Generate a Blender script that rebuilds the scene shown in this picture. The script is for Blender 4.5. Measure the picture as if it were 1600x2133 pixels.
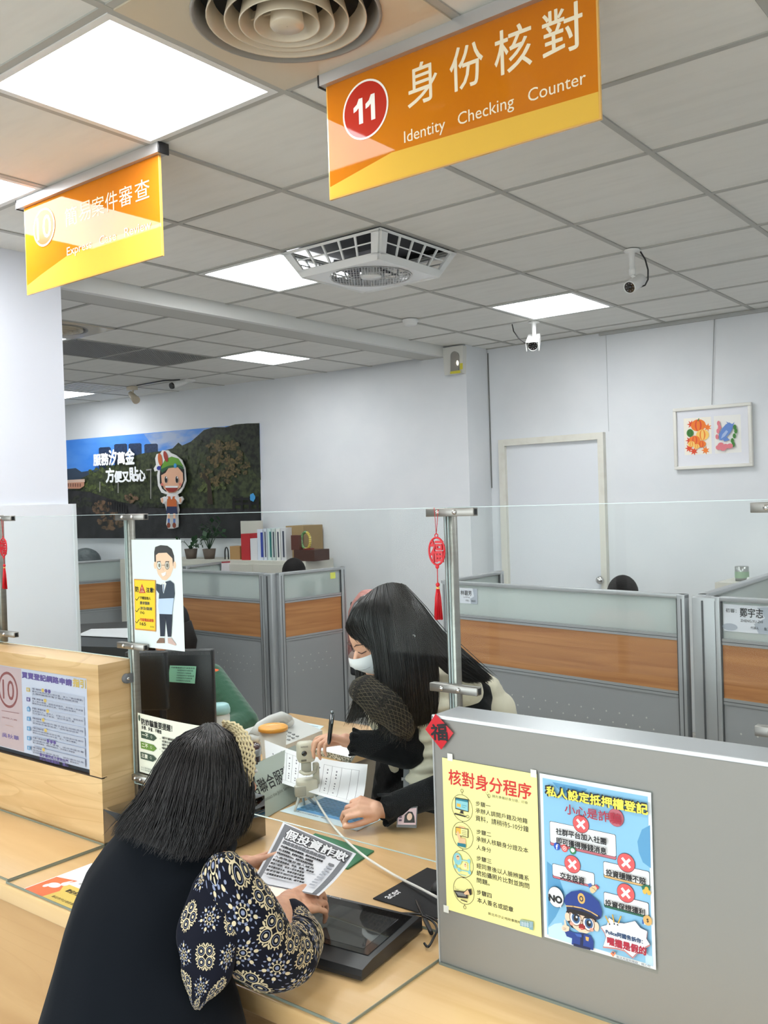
import bpy, bmesh, math, random
from mathutils import Vector, Matrix, noise as mnoise

for _o in list(bpy.data.objects):
    bpy.data.objects.remove(_o, do_unlink=True)
SC = bpy.context.scene
COL = SC.collection

# ------------------------------------------------------------------ camera
F_PX, YAW, PITCH, ROLL = 1938.9, -0.666891, -0.01133, -0.031284
EYE = Vector((0.0, 0.0, 1.67))
CEIL = 2.853                     # underside of the main ceiling grid
CLOW = 2.778                     # underside of the lower ceiling at the back
DESK = 0.748                     # counter top


def cam_axes():
    f = Vector((math.sin(YAW) * math.cos(PITCH), math.cos(YAW) * math.cos(PITCH), math.sin(PITCH)))
    r = Vector((math.cos(YAW), -math.sin(YAW), 0))
    u = r.cross(f)
    c, s = math.cos(ROLL), math.sin(ROLL)
    return c * r + s * u, -s * r + c * u, f


CR, CU, CF = cam_axes()
cam = bpy.data.objects.new('camera', bpy.data.cameras.new('camera'))
COL.objects.link(cam)
cam.matrix_world = Matrix(((CR.x, CU.x, -CF.x, EYE.x), (CR.y, CU.y, -CF.y, EYE.y),
                           (CR.z, CU.z, -CF.z, EYE.z), (0, 0, 0, 1)))
cam.data.sensor_fit = 'HORIZONTAL'
cam.data.sensor_width = 36
cam.data.lens = F_PX / 1600 * 36
cam.data.clip_start = 0.02
SC.camera = cam

# ------------------------------------------------------------------ light and exposure
SC.view_settings.view_transform = 'Standard'
SC.view_settings.look = 'None'
SC.view_settings.gamma = 1
SC.view_settings.exposure = 0.2
LAMP_POWER = 17.0                 # emission of the ceiling panels
DAY_POWER = 6.5                 # overcast daylight in the shop front windows
world = bpy.data.worlds.new('overcast_day')
SC.world = world
world.use_nodes = True
_wn = world.node_tree
_bg = _wn.nodes['Background']
_tc = _wn.nodes.new('ShaderNodeTexCoord')
_sx = _wn.nodes.new('ShaderNodeSeparateXYZ')
_rp = _wn.nodes.new('ShaderNodeValToRGB')
_rp.color_ramp.elements[0].position = 0.46
_rp.color_ramp.elements[0].color = (0.5, 0.5, 0.5, 1)
_rp.color_ramp.elements[1].position = 0.56
_rp.color_ramp.elements[1].color = (0.86, 0.94, 1.0, 1)
_ma = _wn.nodes.new('ShaderNodeMath')
_ma.operation = 'MULTIPLY_ADD'
_ma.inputs[1].default_value = 0.5
_ma.inputs[2].default_value = 0.5
_wn.links.new(_tc.outputs['Generated'], _sx.inputs[0])
_wn.links.new(_sx.outputs['Z'], _ma.inputs[0])
_wn.links.new(_ma.outputs[0], _rp.inputs[0])
_wn.links.new(_rp.outputs[0], _bg.inputs['Color'])
_bg.inputs['Strength'].default_value = DAY_POWER
SC.cycles.max_bounces = 8
SC.cycles.transparent_max_bounces = 24
SC.cycles.caustics_reflective = False
SC.cycles.caustics_refractive = False
SC.cycles.sample_clamp_indirect = 6
for _k in range(2):              # light portals: they only guide daylight sampling through the window openings
    _pl = bpy.data.lights.new('window_portal', 'AREA')
    _pl.shape = 'RECTANGLE'
    _pl.size, _pl.size_y = 3.3, 2.3
    _pl.cycles.is_portal = True
    _po = bpy.data.objects.new('window_portal', _pl)
    COL.objects.link(_po)
    _po.location = (-3.4 + 3.6 * _k, -3.02, 1.45)
    _po.rotation_euler = (math.radians(90), 0, 0)


# ------------------------------------------------------------------ projection helpers (a photo point on a real plane)
def ray(u, v):
    return CR * ((u - 800) / F_PX) - CU * ((v - 1066.5) / F_PX) + CF


def atz(u, v, z):
    d = ray(u, v)
    return EYE + d * ((z - EYE.z) / d.z)


def aty(u, v, y):
    d = ray(u, v)
    return EYE + d * (y / d.y)


def atx(u, v, x):
    d = ray(u, v)
    return EYE + d * (x / d.x)


def atd(u, v, depth):
    return EYE + ray(u, v) * depth


def V(*a):
    return Vector(a)


# ------------------------------------------------------------------ materials
def lin(c):
    def g(x):
        x /= 255.0
        return x / 12.92 if x <= 0.04045 else ((x + 0.055) / 1.055) ** 2.4
    if isinstance(c, str):
        c = tuple(int(c[i:i + 2], 16) for i in (0, 2, 4))
    return (g(c[0]), g(c[1]), g(c[2]), 1.0)


_mats = {}


def mat(name, col=(200, 200, 200), rough=0.5, metal=0.0, coat=0.0, spec=0.5, alpha=None, noise=None, bump=None, sheen=0.0, emit=None):
    if name in _mats:
        return _mats[name]
    m = bpy.data.materials.new(name)
    m.use_nodes = True
    nt = m.node_tree
    b = nt.nodes['Principled BSDF']
    b.inputs['Base Color'].default_value = lin(col)
    b.inputs['Roughness'].default_value = rough
    b.inputs['Metallic'].default_value = metal
    b.inputs['Specular IOR Level'].default_value = spec
    b.inputs['Coat Weight'].default_value = coat
    b.inputs['Coat Roughness'].default_value = 0.02
    if sheen:
        b.inputs['Sheen Weight'].default_value = sheen
    if emit:
        b.inputs['Emission Color'].default_value = lin(emit[0])
        b.inputs['Emission Strength'].default_value = emit[1]
    tc = None
    if noise:          # (scale xyz, second colour, low, high)
        tc = nt.nodes.new('ShaderNodeTexCoord')
        mp = nt.nodes.new('ShaderNodeMapping')
        s = noise[0]
        mp.inputs['Scale'].default_value = s if isinstance(s, tuple) else (s, s, s)
        nz = nt.nodes.new('ShaderNodeTexNoise')
        nz.inputs['Scale'].default_value = 1
        nz.inputs['Detail'].default_value = 5
        rp = nt.nodes.new('ShaderNodeValToRGB')
        rp.color_ramp.elements[0].position = noise[2]
        rp.color_ramp.elements[1].position = noise[3]
        rp.color_ramp.elements[0].color = lin(noise[1])
        rp.color_ramp.elements[1].color = lin(col)
        nt.links.new(tc.outputs['Object'], mp.inputs[0])
        nt.links.new(mp.outputs[0], nz.inputs['Vector'])
        nt.links.new(nz.outputs['Fac'], rp.inputs[0])
        nt.links.new(rp.outputs[0], b.inputs['Base Color'])
    if bump:           # (scale, strength, distance)
        tc = tc or nt.nodes.new('ShaderNodeTexCoord')
        mp2 = nt.nodes.new('ShaderNodeMapping')
        s = bump[0]
        mp2.inputs['Scale'].default_value = s if isinstance(s, tuple) else (s, s, s)
        n2 = nt.nodes.new('ShaderNodeTexNoise')
        n2.inputs['Scale'].default_value = 1
        n2.inputs['Detail'].default_value = 3
        bp = nt.nodes.new('ShaderNodeBump')
        bp.inputs['Strength'].default_value = bump[1]
        bp.inputs['Distance'].default_value = bump[2]
        nt.links.new(tc.outputs['Object'], mp2.inputs[0])
        nt.links.new(mp2.outputs[0], n2.inputs['Vector'])
        nt.links.new(n2.outputs['Fac'], bp.inputs['Height'])
        nt.links.new(bp.outputs[0], b.inputs['Normal'])
    _mats[name] = m
    return m


def wood(name, light, dark, grain=(1.2, 18, 18), rough=0.35, coat=0.0, contrast=(0.35, 0.7), lines=0.35):
    m = bpy.data.materials.new(name)
    m.use_nodes = True
    nt = m.node_tree
    b = nt.nodes['Principled BSDF']
    b.inputs['Roughness'].default_value = rough
    b.inputs['Coat Weight'].default_value = coat
    b.inputs['Coat Roughness'].default_value = 0.05
    tc = nt.nodes.new('ShaderNodeTexCoord')
    mp = nt.nodes.new('ShaderNodeMapping')
    mp.inputs['Scale'].default_value = grain
    n1 = nt.nodes.new('ShaderNodeTexNoise')
    n1.inputs['Scale'].default_value = 1.0
    n1.inputs['Detail'].default_value = 6
    n1.inputs['Distortion'].default_value = 0.9
    n2 = nt.nodes.new('ShaderNodeTexNoise')
    n2.inputs['Scale'].default_value = 0.28
    n2.inputs['Detail'].default_value = 2
    rings = nt.nodes.new('ShaderNodeMath')      # contour lines of a stretched noise read as growth rings
    rings.operation = 'MULTIPLY'
    rings.inputs[1].default_value = 26
    fr = nt.nodes.new('ShaderNodeMath')
    fr.operation = 'FRACT'
    rl = nt.nodes.new('ShaderNodeValToRGB')
    rl.color_ramp.elements[0].position = 0.0
    rl.color_ramp.elements[0].color = (0, 0, 0, 1)
    rl.color_ramp.elements[1].position = 0.16
    rl.color_ramp.elements[1].color = (1, 1, 1, 1)
    rp = nt.nodes.new('ShaderNodeValToRGB')
    rp.color_ramp.elements[0].position = contrast[0]
    rp.color_ramp.elements[1].position = contrast[1]
    rp.color_ramp.elements[0].color = lin(dark)
    rp.color_ramp.elements[1].color = lin(light)
    mx = nt.nodes.new('ShaderNodeMix')
    mx.data_type = 'RGBA'
    inv = nt.nodes.new('ShaderNodeMath')
    inv.operation = 'MULTIPLY_ADD'
    inv.inputs[1].default_value = -lines
    inv.inputs[2].default_value = lines
    L = nt.links.new
    L(tc.outputs['Object'], mp.inputs[0])
    L(mp.outputs[0], n1.inputs['Vector'])
    L(mp.outputs[0], n2.inputs['Vector'])
    L(n1.outputs['Fac'], rp.inputs[0])
    L(n2.outputs['Fac'], rings.inputs[0])
    L(rings.outputs[0], fr.inputs[0])
    L(fr.outputs[0], rl.inputs[0])
    L(rl.outputs[0], inv.inputs[0])
    L(inv.outputs[0], mx.inputs[0])
    L(rp.outputs[0], mx.inputs[6])
    mx.inputs[7].default_value = lin(dark)
    L(mx.outputs[2], b.inputs['Base Color'])
    _mats[name] = m
    return m


def glassy(name, tint=(240, 250, 246), refl=0.3, frost=0.0, frost_col=(215, 228, 226)):
    """A thin clear sheet: light goes straight through, the surface mirrors by Fresnel; frost blends in a milky scattering body."""
    m = bpy.data.materials.new(name)
    m.use_nodes = True
    nt = m.node_tree
    nt.nodes.remove(nt.nodes['Principled BSDF'])
    out = nt.nodes['Material Output']
    tr = nt.nodes.new('ShaderNodeBsdfTransparent')
    tr.inputs['Color'].default_value = lin(tint)
    gl = nt.nodes.new('ShaderNodeBsdfGlossy')
    gl.inputs['Roughness'].default_value = 0.0 if not frost else 0.12
    mul = nt.nodes.new('ShaderNodeMath')
    mul.operation = 'MULTIPLY'
    mul.inputs[1].default_value = refl
    fr = nt.nodes.new('ShaderNodeFresnel')      # the same mirror strength on both faces of the sheet
    ge = nt.nodes.new('ShaderNodeNewGeometry')
    ior = nt.nodes.new('ShaderNodeMath')
    ior.operation = 'MULTIPLY_ADD'
    ior.inputs[1].default_value = 1 / 1.45 - 1.45
    ior.inputs[2].default_value = 1.45
    nt.links.new(ge.outputs['Backfacing'], ior.inputs[0])
    nt.links.new(ior.outputs[0], fr.inputs['IOR'])
    mx = nt.nodes.new('ShaderNodeMixShader')
    body = tr
    if frost:
        rf = nt.nodes.new('ShaderNodeBsdfRefraction')
        rf.inputs['Roughness'].default_value = 0.3
        rf.inputs['IOR'].default_value = 1.12
        rf.inputs['Color'].default_value = lin(tint)
        df = nt.nodes.new('ShaderNodeBsdfDiffuse')
        df.inputs['Color'].default_value = lin(frost_col)
        tl = nt.nodes.new('ShaderNodeBsdfTranslucent')
        tl.inputs['Color'].default_value = lin(frost_col)
        m1 = nt.nodes.new('ShaderNodeMixShader')
        m1.inputs[0].default_value = 0.5
        nt.links.new(df.outputs[0], m1.inputs[1])
        nt.links.new(tl.outputs[0], m1.inputs[2])
        m2 = nt.nodes.new('ShaderNodeMixShader')
        m2.inputs[0].default_value = frost
        nt.links.new(rf.outputs[0], m2.inputs[1])
        nt.links.new(m1.outputs[0], m2.inputs[2])
        body = m2
    nt.links.new(fr.outputs[0], mul.inputs[0])
    nt.links.new(mul.outputs[0], mx.inputs[0])
    nt.links.new(body.outputs[0], mx.inputs[1])
    nt.links.new(gl.outputs[0], mx.inputs[2])
    nt.links.new(mx.outputs[0], out.inputs['Surface'])
    _mats[name] = m
    return m


# ------------------------------------------------------------------ mesh builder
class MB:
    def __init__(s):
        s.bm = bmesh.new()
        s.mats = []

    def _m(s, m):
        if m is None:
            return 0
        if m not in s.mats:
            s.mats.append(m)
        return s.mats.index(m)

    def face(s, pts, m=None, smooth=False):
        f = s.bm.faces.new([s.bm.verts.new(p) for p in pts])
        f.material_index = s._m(m)
        f.smooth = smooth
        return f

    def box(s, x0, x1, y0, y1, z0, z1, m=None, bev=0.0, mtx=None, seg=2):
        mi = s._m(m)
        c = Vector(((x0 + x1) / 2, (y0 + y1) / 2, (z0 + z1) / 2))
        r = bmesh.ops.create_cube(s.bm, size=1.0)
        vs = r['verts']
        for v in vs:
            v.co = Vector((v.co.x * (x1 - x0), v.co.y * (y1 - y0), v.co.z * (z1 - z0))) + c
        es = list({e for v in vs for e in v.link_edges})
        fs = list({f for v in vs for f in v.link_faces})
        if bev:
            rr = bmesh.ops.bevel(s.bm, geom=es, offset=bev, segments=seg, profile=0.5, affect='EDGES')
            fs = list(set(rr['faces']) | {f for f in fs if f.is_valid})
            vs = list({v for f in fs for v in f.verts})
            fs = list({f for v in vs for f in v.link_faces})
            for f in fs:
                f.smooth = True
        for f in fs:
            f.material_index = mi
        if mtx is not None:
            for v in {v for f in fs for v in f.verts}:
                v.co = mtx @ v.co
        return s

    def ring_loft(s, rings, m=None, cap=True, closed=True, smooth=True):
        mi = s._m(m)
        rows = [[s.bm.verts.new(p) for p in r] for r in rings]
        n = len(rows[0])
        for a, b in zip(rows, rows[1:]):
            for i in range(n if closed else n - 1):
                j = (i + 1) % n
                try:
                    f = s.bm.faces.new((a[i], a[j], b[j], b[i]))
                except ValueError:
                    continue
                f.material_index = mi
                f.smooth = smooth
        if cap and closed:
            for r, rev in ((rows[0], True), (rows[-1], False)):
                try:
                    f = s.bm.faces.new(list(reversed(r)) if rev else r)
                    f.material_index = mi
                except ValueError:
                    pass
        return s

    def tube(s, pts, rad, m=None, n=8, cap=True, flat=None):
        pts = [Vector(p) for p in pts]
        if not hasattr(rad, '__len__'):
            rad = [rad] * len(pts)
        t0 = (pts[1] - pts[0]).normalized()
        up = Vector((0, 0, 1)) if abs(t0.z) < 0.9 else Vector((1, 0, 0))
        nrm = (up - t0 * up.dot(t0)).normalized()
        rings = []
        for i, p in enumerate(pts):
            t = (pts[min(i + 1, len(pts) - 1)] - pts[max(i - 1, 0)])
            if t.length < 1e-9:
                t = t0
            t.normalize()
            nrm = nrm - t * nrm.dot(t)
            if nrm.length < 1e-6:
                nrm = t.orthogonal()
            nrm.normalize()
            bi = t.cross(nrm)
            fl = flat or 1.0
            rings.append([p + (nrm * math.cos(2 * math.pi * k / n) * fl + bi * math.sin(2 * math.pi * k / n)) * rad[i] for k in range(n)])
        return s.ring_loft(rings, m, cap)

    def cyl(s, p0, p1, r0, r1=None, m=None, n=24, cap=True):
        p0, p1 = Vector(p0), Vector(p1)
        r1 = r0 if r1 is None else r1
        return s.tube([p0, p1], [r0, r1], m, n, cap)

    def lathe(s, prof, m=None, origin=(0, 0, 0), axis=(0, 0, 1), n=32, cap=False):
        o, a = Vector(origin), Vector(axis).normalized()
        e1 = a.orthogonal().normalized()
        e2 = a.cross(e1)
        rings = [[o + a * h + (e1 * math.cos(2 * math.pi * k / n) + e2 * math.sin(2 * math.pi * k / n)) * max(r, 1e-5) for k in range(n)] for r, h in prof]
        return s.ring_loft(rings, m, cap)

    def ell(s, c, r, m=None, mtx=None, sub=3):
        mi = s._m(m)
        rr = bmesh.ops.create_icosphere(s.bm, subdivisions=sub, radius=1.0)
        c = Vector(c)
        r = r if hasattr(r, '__len__') else (r, r, r)
        for v in rr['verts']:
            p = Vector((v.co.x * r[0], v.co.y * r[1], v.co.z * r[2]))
            if mtx is not None:
                p = mtx @ p
            v.co = p + c
        for f in {f for v in rr['verts'] for f in v.link_faces}:
            f.material_index = mi
            f.smooth = True
        return s

    def prism(s, poly, vec, m=None):
        """Extrude a planar polygon (list of 3-D points) along vec."""
        mi = s._m(m)
        vec = Vector(vec)
        a = [s.bm.verts.new(Vector(p)) for p in poly]
        b = [s.bm.verts.new(Vector(p) + vec) for p in poly]
        fs = [s.bm.faces.new(a), s.bm.faces.new(list(reversed(b)))]
        for i in range(len(a)):
            j = (i + 1) % len(a)
            fs.append(s.bm.faces.new((a[j], a[i], b[i], b[j])))
        for f in fs:
            f.material_index = mi
        return s

    def build(s, name, m=None, parent=None, loc=None, fix=True):
        me = bpy.data.meshes.new(name)
        if fix:
            bmesh.ops.recalc_face_normals(s.bm, faces=s.bm.faces[:])
        off = Vector(loc) if loc is not None else Vector((0, 0, 0))
        if parent is not None and loc is None:
            q = parent
            while q is not None:
                off = off + q.location
                q = q.parent
        for v in s.bm.verts:
            v.co -= off
        s.bm.to_mesh(me)
        s.bm.free()
        for x in (s.mats if s.mats else [m]):
            if x is not None:
                me.materials.append(x)
        o = bpy.data.objects.new(name, me)
        COL.objects.link(o)
        if parent is not None:
            o.parent = parent
        else:
            o.location = off
        return o


def thing(name, label, cat, loc=(0, 0, 0), group=None):
    o = bpy.data.objects.new(name, None)
    o.empty_display_size = 0.05
    COL.objects.link(o)
    o.location = loc
    return tag(o, label, cat, group)


def tag(o, label, cat, group=None, kind=None):
    o['label'] = label
    o['category'] = cat
    if group:
        o['group'] = group
    if kind:
        o['kind'] = kind
    return o


def struct(o):
    o['kind'] = 'structure'
    return o


def copy_tree(o, parent=None):
    c = o.copy()
    COL.objects.link(c)
    c.parent = parent
    for ch in [x for x in bpy.data.objects if x.parent == o]:
        copy_tree(ch, c)
    return c


# ------------------------------------------------------------------ printed matter: flat shapes and lettering laid on a sheet
_txt = {}


def text_geo(s):
    if s not in _txt:
        c = bpy.data.curves.new('lettering', 'FONT')
        c.body = s
        c.size = 1.0
        c.resolution_u = 3
        o = bpy.data.objects.new('lettering', c)
        COL.objects.link(o)
        me = bpy.data.meshes.new_from_object(o.evaluated_get(bpy.context.evaluated_depsgraph_get()))
        vs = [(v.co.x, v.co.y) for v in me.vertices]
        fs = [tuple(p.vertices) for p in me.polygons]
        bpy.data.objects.remove(o, do_unlink=True)
        bpy.data.curves.remove(c)
        bpy.data.meshes.remove(me)
        xs = [v[0] for v in vs] or [0, 1]
        ys = [v[1] for v in vs] or [0, 1]
        _txt[s] = (vs, fs, (min(xs), min(ys), max(xs), max(ys)))
    return _txt[s]


def homography(src, dst):
    """3x3 matrix taking four src points to four dst points (plain Gaussian elimination)."""
    A = []
    for (x, y), (X, Y) in zip(src, dst):
        A.append([x, y, 1, 0, 0, 0, -X * x, -X * y, X])
        A.append([0, 0, 0, x, y, 1, -Y * x, -Y * y, Y])
    n = 8
    for i in range(n):
        p = max(range(i, n), key=lambda r: abs(A[r][i]))
        A[i], A[p] = A[p], A[i]
        for r in range(n):
            if r != i:
                k = A[r][i] / A[i][i]
                for c in range(i, n + 1):
                    A[r][c] -= k * A[i][c]
    h = [A[i][n] / A[i][i] for i in range(n)] + [1.0]

    def f(x, y):
        w = h[6] * x + h[7] * y + 1
        return ((h[0] * x + h[1] * y + h[2]) / w, (h[3] * x + h[4] * y + h[5]) / w)
    return f


class Art:
    """Flat print. Sheet coordinates: x right, y DOWN, in metres from the top-left corner; place(x, y, h) gives the point in the room."""

    def __init__(s, place, dz=0.00025, conv=None, start=0.0003):
        s.place, s.dz, s.n, s.start = place, dz, 0, start
        s.conv = conv or (lambda x, y: (x, y))
        s.parts = {}
        s.cur = 'print'

    def part(s, name):
        s.cur = name
        return s

    def _add(s, pts, faces, m):
        mb = s.parts.setdefault(s.cur, MB())
        mi = mb._m(m)
        h = s.start + s.dz * s.n
        vs = [mb.bm.verts.new(s.place(x, y, h)) for x, y in pts]
        for f in faces:
            try:
                q = mb.bm.faces.new([vs[i] for i in f])
                q.material_index = mi
            except ValueError:
                pass

    def up(s, k=1):
        s.n += k
        return s

    def poly(s, pts, m, raw=False):
        s.up()
        p = pts if raw else [s.conv(*q) for q in pts]
        s._add(p, [tuple(range(len(p)))], m)

    def rect(s, x0, y0, x1, y1, m):
        a, b = s.conv(x0, y0), s.conv(x1, y1)
        s.poly([a, (b[0], a[1]), b, (a[0], b[1])], m, True)

    def rrect(s, x0, y0, x1, y1, r, m, grow=0.0):
        a, b = s.conv(x0, y0), s.conv(x1, y1)
        X0, Y0, X1, Y1 = a[0] - grow, a[1] - grow, b[0] + grow, b[1] + grow
        r = min(r + grow, (X1 - X0) / 2, (Y1 - Y0) / 2)
        pts = []
        for cx, cy, a0 in ((X1 - r, Y1 - r, 0), (X0 + r, Y1 - r, 90), (X0 + r, Y0 + r, 180), (X1 - r, Y0 + r, 270)):
            for k in range(6):
                t = math.radians(a0 + 18 * k)
                pts.append((cx + r * math.cos(t), cy + r * math.sin(t)))
        s.poly(pts, m, True)

    def ell(s, x, y, rx, ry, m, n=28, a0=0, a1=360, rot=0):
        c = s.conv(x, y)
        pts = []
        full = abs(a1 - a0) >= 360
        for k in range(n if full else n + 1):
            t = math.radians(a0 + (a1 - a0) * k / n)
            dx, dy = rx * math.cos(t), ry * math.sin(t)
            cr, sr = math.cos(rot), math.sin(rot)
            pts.append((c[0] + dx * cr - dy * sr, c[1] + dx * sr + dy * cr))
        s.poly(pts, m, True)

    def ring(s, x, y, rx, ry, w, m, n=36):
        s.up()
        c = s.conv(x, y)
        pts, fs = [], []
        for k in range(n):
            t = 2 * math.pi * k / n
            pts.append((c[0] + rx * math.cos(t), c[1] + ry * math.sin(t)))
            pts.append((c[0] + (rx - w) * math.cos(t), c[1] + (ry - w) * math.sin(t)))
        for k in range(n):
            j = (k + 1) % n
            fs.append((2 * k, 2 * j, 2 * j + 1, 2 * k + 1))
        s._add(pts, fs, m)

    def line(s, pts, w, m):
        s.up()
        P = [Vector(s.conv(*q)) for q in pts]
        for a, b in zip(P, P[1:]):
            d = (b - a)
            if d.length < 1e-9:
                continue
            d.normalize()
            nx = Vector((-d.y, d.x)) * w / 2
            e = d * w * 0.3
            s._add([tuple(a - e + nx), tuple(b + e + nx), tuple(b + e - nx), tuple(a - e - nx)], [(0, 1, 2, 3)], m)

    def text(s, t, x0, y0, x1, y1, m, bold=0.0, shift=(0, 0)):
        """Lettering whose ink fills the box (x0, y0)-(x1, y1)."""
        a, b = s.conv(x0, y0), s.conv(x1, y1)
        s.textbox(t, a[0] + shift[0], a[1] + shift[1], b[0] + shift[0], b[1] + shift[1], m, bold)

    def textbox(s, t, X0, Y0, X1, Y1, m, bold=0.0, slant=0.0):
        vs, fs, bb = text_geo(t)
        if not vs:
            return
        sx, sy = (X1 - X0) / (bb[2] - bb[0]), (Y1 - Y0) / max(bb[3] - bb[1], 1e-6)
        offs = [(0, 0)]
        if bold:
            offs = [(bold * math.cos(k * math.pi / 4), bold * math.sin(k * math.pi / 4)) for k in range(8)] if bold > 0.0009 else [(-bold, 0), (bold, 0), (0, bold), (0, -bold)]
        for ox, oy in offs:
            s.n += 1 if len(offs) == 1 else 0.12
            s._add([(X0 + (x - bb[0]) * sx + ox + slant * (y - bb[1]) * sy, Y1 - (y - bb[1]) * sy + oy) for x, y in vs], fs, m)

    def quad_text(s, t, tl, tr, br, bl, m, bold=0.0):
        """Lettering stretched to four points given in the sheet's photo coordinates."""
        vs, fs, bb = text_geo(t)
        P = [Vector(s.conv(*q)) for q in (tl, tr, br, bl)]
        offs = [(0, 0)] if not bold else [(-bold, 0), (bold, 0), (0, bold), (0, -bold)]
        for ox, oy in offs:
            s.n += 1 if len(offs) == 1 else 0.12
            o = []
            for x, y in vs:
                a = (x - bb[0]) / (bb[2] - bb[0])
                b = 1 - (y - bb[1]) / (bb[3] - bb[1])
                p = (P[0] * (1 - a) + P[1] * a) * (1 - b) + (P[3] * (1 - a) + P[2] * a) * b
                o.append((p.x + ox, p.y + oy))
            s._add(o, fs, m)

    def build(s, parent, names=None):
        return [mb.build(k, None, parent, fix=False) for k, mb in s.parts.items()]


def plane_place(o, ux, uy, n):
    """Sheet placement on a flat plane: origin o is the top-left corner, ux right, uy down, n outward."""
    o, ux, uy, n = Vector(o), Vector(ux), Vector(uy), Vector(n)
    return lambda x, y, h: o + ux * x + uy * y + n * h


def smooth_by_angle(o, ang=35):
    for p in o.data.polygons:
        p.use_smooth = True
    try:
        o.data.set_sharp_from_angle(angle=math.radians(ang))
    except Exception:
        pass
    return o
# ================================================================== palette
WHITE_WALL = mat('wall_paint', (226, 229, 232), 0.75, bump=(140, 0.08, 0.002), noise=(3.0, (219, 223, 227), 0.3, 0.7))
COLUMN_PAINT = mat('column_paint', (222, 226, 236), 0.7)
TILE = mat('ceiling_tile', (226, 226, 221), 0.9, noise=((4, 22, 4), (221, 221, 216), 0.3, 0.55), bump=((60, 200, 60), 0.08, 0.001))
RAIL = mat('ceiling_rail', (172, 172, 166), 0.55)
VOID = mat('ceiling_void', (40, 40, 40), 0.9)
WHITE_PL = mat('white_plastic', (225, 226, 224), 0.35)
BEIGE_PL = mat('beige_plastic', (205, 194, 172), 0.3, coat=0.4)
GREY_PL = mat('grey_plastic', (150, 151, 152), 0.45)
BLACK_PL = mat('black_plastic', (24, 24, 26), 0.35)
BLACK_GLOSS = mat('black_gloss', (12, 11, 11), 0.06, coat=0.6)
STEEL = mat('brushed_steel', (150, 148, 143), 0.42, 1.0, noise=((4, 4, 90), (165, 163, 158), 0.3, 0.7))
CHROME = mat('polished_steel', (215, 215, 215), 0.12, 1.0)
ALU = mat('satin_aluminium', (196, 198, 200), 0.4, 0.75)
ALU_DARK = mat('aluminium_groove', (92, 94, 97), 0.5, 0.5)
PAPER = mat('white_paper', (238, 239, 242), 0.65)
INK = mat('black_ink', (28, 28, 32), 0.7)
GLASS = glassy('clear_acrylic', (253, 255, 254), 0.11)
EDGE = mat('acrylic_edge', (205, 222, 220), 0.2)

MATGLASS = glassy('mat_glass', (255, 255, 255), 0.12)

# ================================================================== floor and walls
XL, XR, YF, YB = -9.4, 2.2, -3.1, 6.37
FLOOR = mat('floor_terrazzo', (206, 203, 196), 0.35, noise=(60, (168, 164, 158), 0.42, 0.6))
struct(MB().box(XL, XR, YF, YB + 0.3, -0.05, 0).build('floor', FLOOR))
struct(MB().box(-3.93, XR, YB, YB + 0.15, 0, CEIL + 0.1).build('wall_back', WHITE_WALL))
struct(MB().box(XR, XR + 0.12, YF, YB + 0.15, 0, CEIL + 0.1).build('wall_right', WHITE_WALL))
struct(MB().box(XL - 0.12, XL, YF, YB + 0.15, 0, CEIL + 0.1).build('wall_left', WHITE_WALL))
# the mural wall runs a few degrees off the door wall and ends in the corner pier
MA, MBP = Vector((-9.4, 5.585, 0)), Vector((-3.916, 6.05, 0))
MDIR = (MBP - MA).normalized()
MNRM = Vector((MDIR.y, -MDIR.x, 0))
mw = MB()
mw.prism([MA, MBP, Vector((-3.916, YB + 0.1, 0)), Vector((-9.4, YB + 0.1, 0))], (0, 0, CEIL + 0.05), WHITE_WALL)
struct(mw.build('wall_mural'))
crk = MB()
crk.box(-3.914, -3.906, YB - 0.006, YB - 0.001, 1.75, CEIL - 0.03, mat('corner_crack', (120, 122, 120), 0.9))  # thin dark strip drawn for the crack in the corner
crk.box(-2.905, -2.901, YB - 0.004, YB, 2.13, CEIL - 0.02, mat('paint_seam', (196, 200, 203), 0.9))
struct(crk.build('trim_2'))
tr1 = MB()
tr1.box(-2.95, XR, YB - 0.025, YB, CEIL - 0.022, CEIL, mat('cable_trunking', (176, 178, 176), 0.6))
struct(tr1.build('trim_1'))


def on_mural(u, v, off=0.0):
    d = ray(u, v)
    t = (MA + MNRM * off - EYE).dot(MNRM) / d.dot(MNRM)
    return EYE + d * t


# shop front behind the viewer: two big windows, daylight comes through them
fw = MB()
fw.box(XL, XR, YF - 0.12, YF, 0, 0.3, WHITE_WALL)
fw.box(XL, XR, YF - 0.12, YF, 2.6, CEIL + 0.1, WHITE_WALL)
for a, b in ((XL, -5.05), (-1.75, -1.45), (1.85, XR)):
    fw.box(a, b, YF - 0.12, YF, 0.3, 2.6, WHITE_WALL)
struct(fw.build('wall_front'))
for k, (a, b) in enumerate(((-5.05, -1.75), (-1.45, 1.85))):
    w = MB()
    for x in (a + 0.03, a + 1.1, a + 2.2, b - 0.03):
        w.box(x - 0.03, x + 0.03, YF - 0.08, YF - 0.03, 0.3, 2.6, ALU)
    for z in (0.33, 1.95, 2.57):
        w.box(a, b, YF - 0.08, YF - 0.03, z - 0.03, z + 0.03, ALU)
    w.box(a, b, YF - 0.058, YF - 0.052, 0.3, 2.6, GLASS)
    struct(w.build('window_%d' % (k + 1)))

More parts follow.
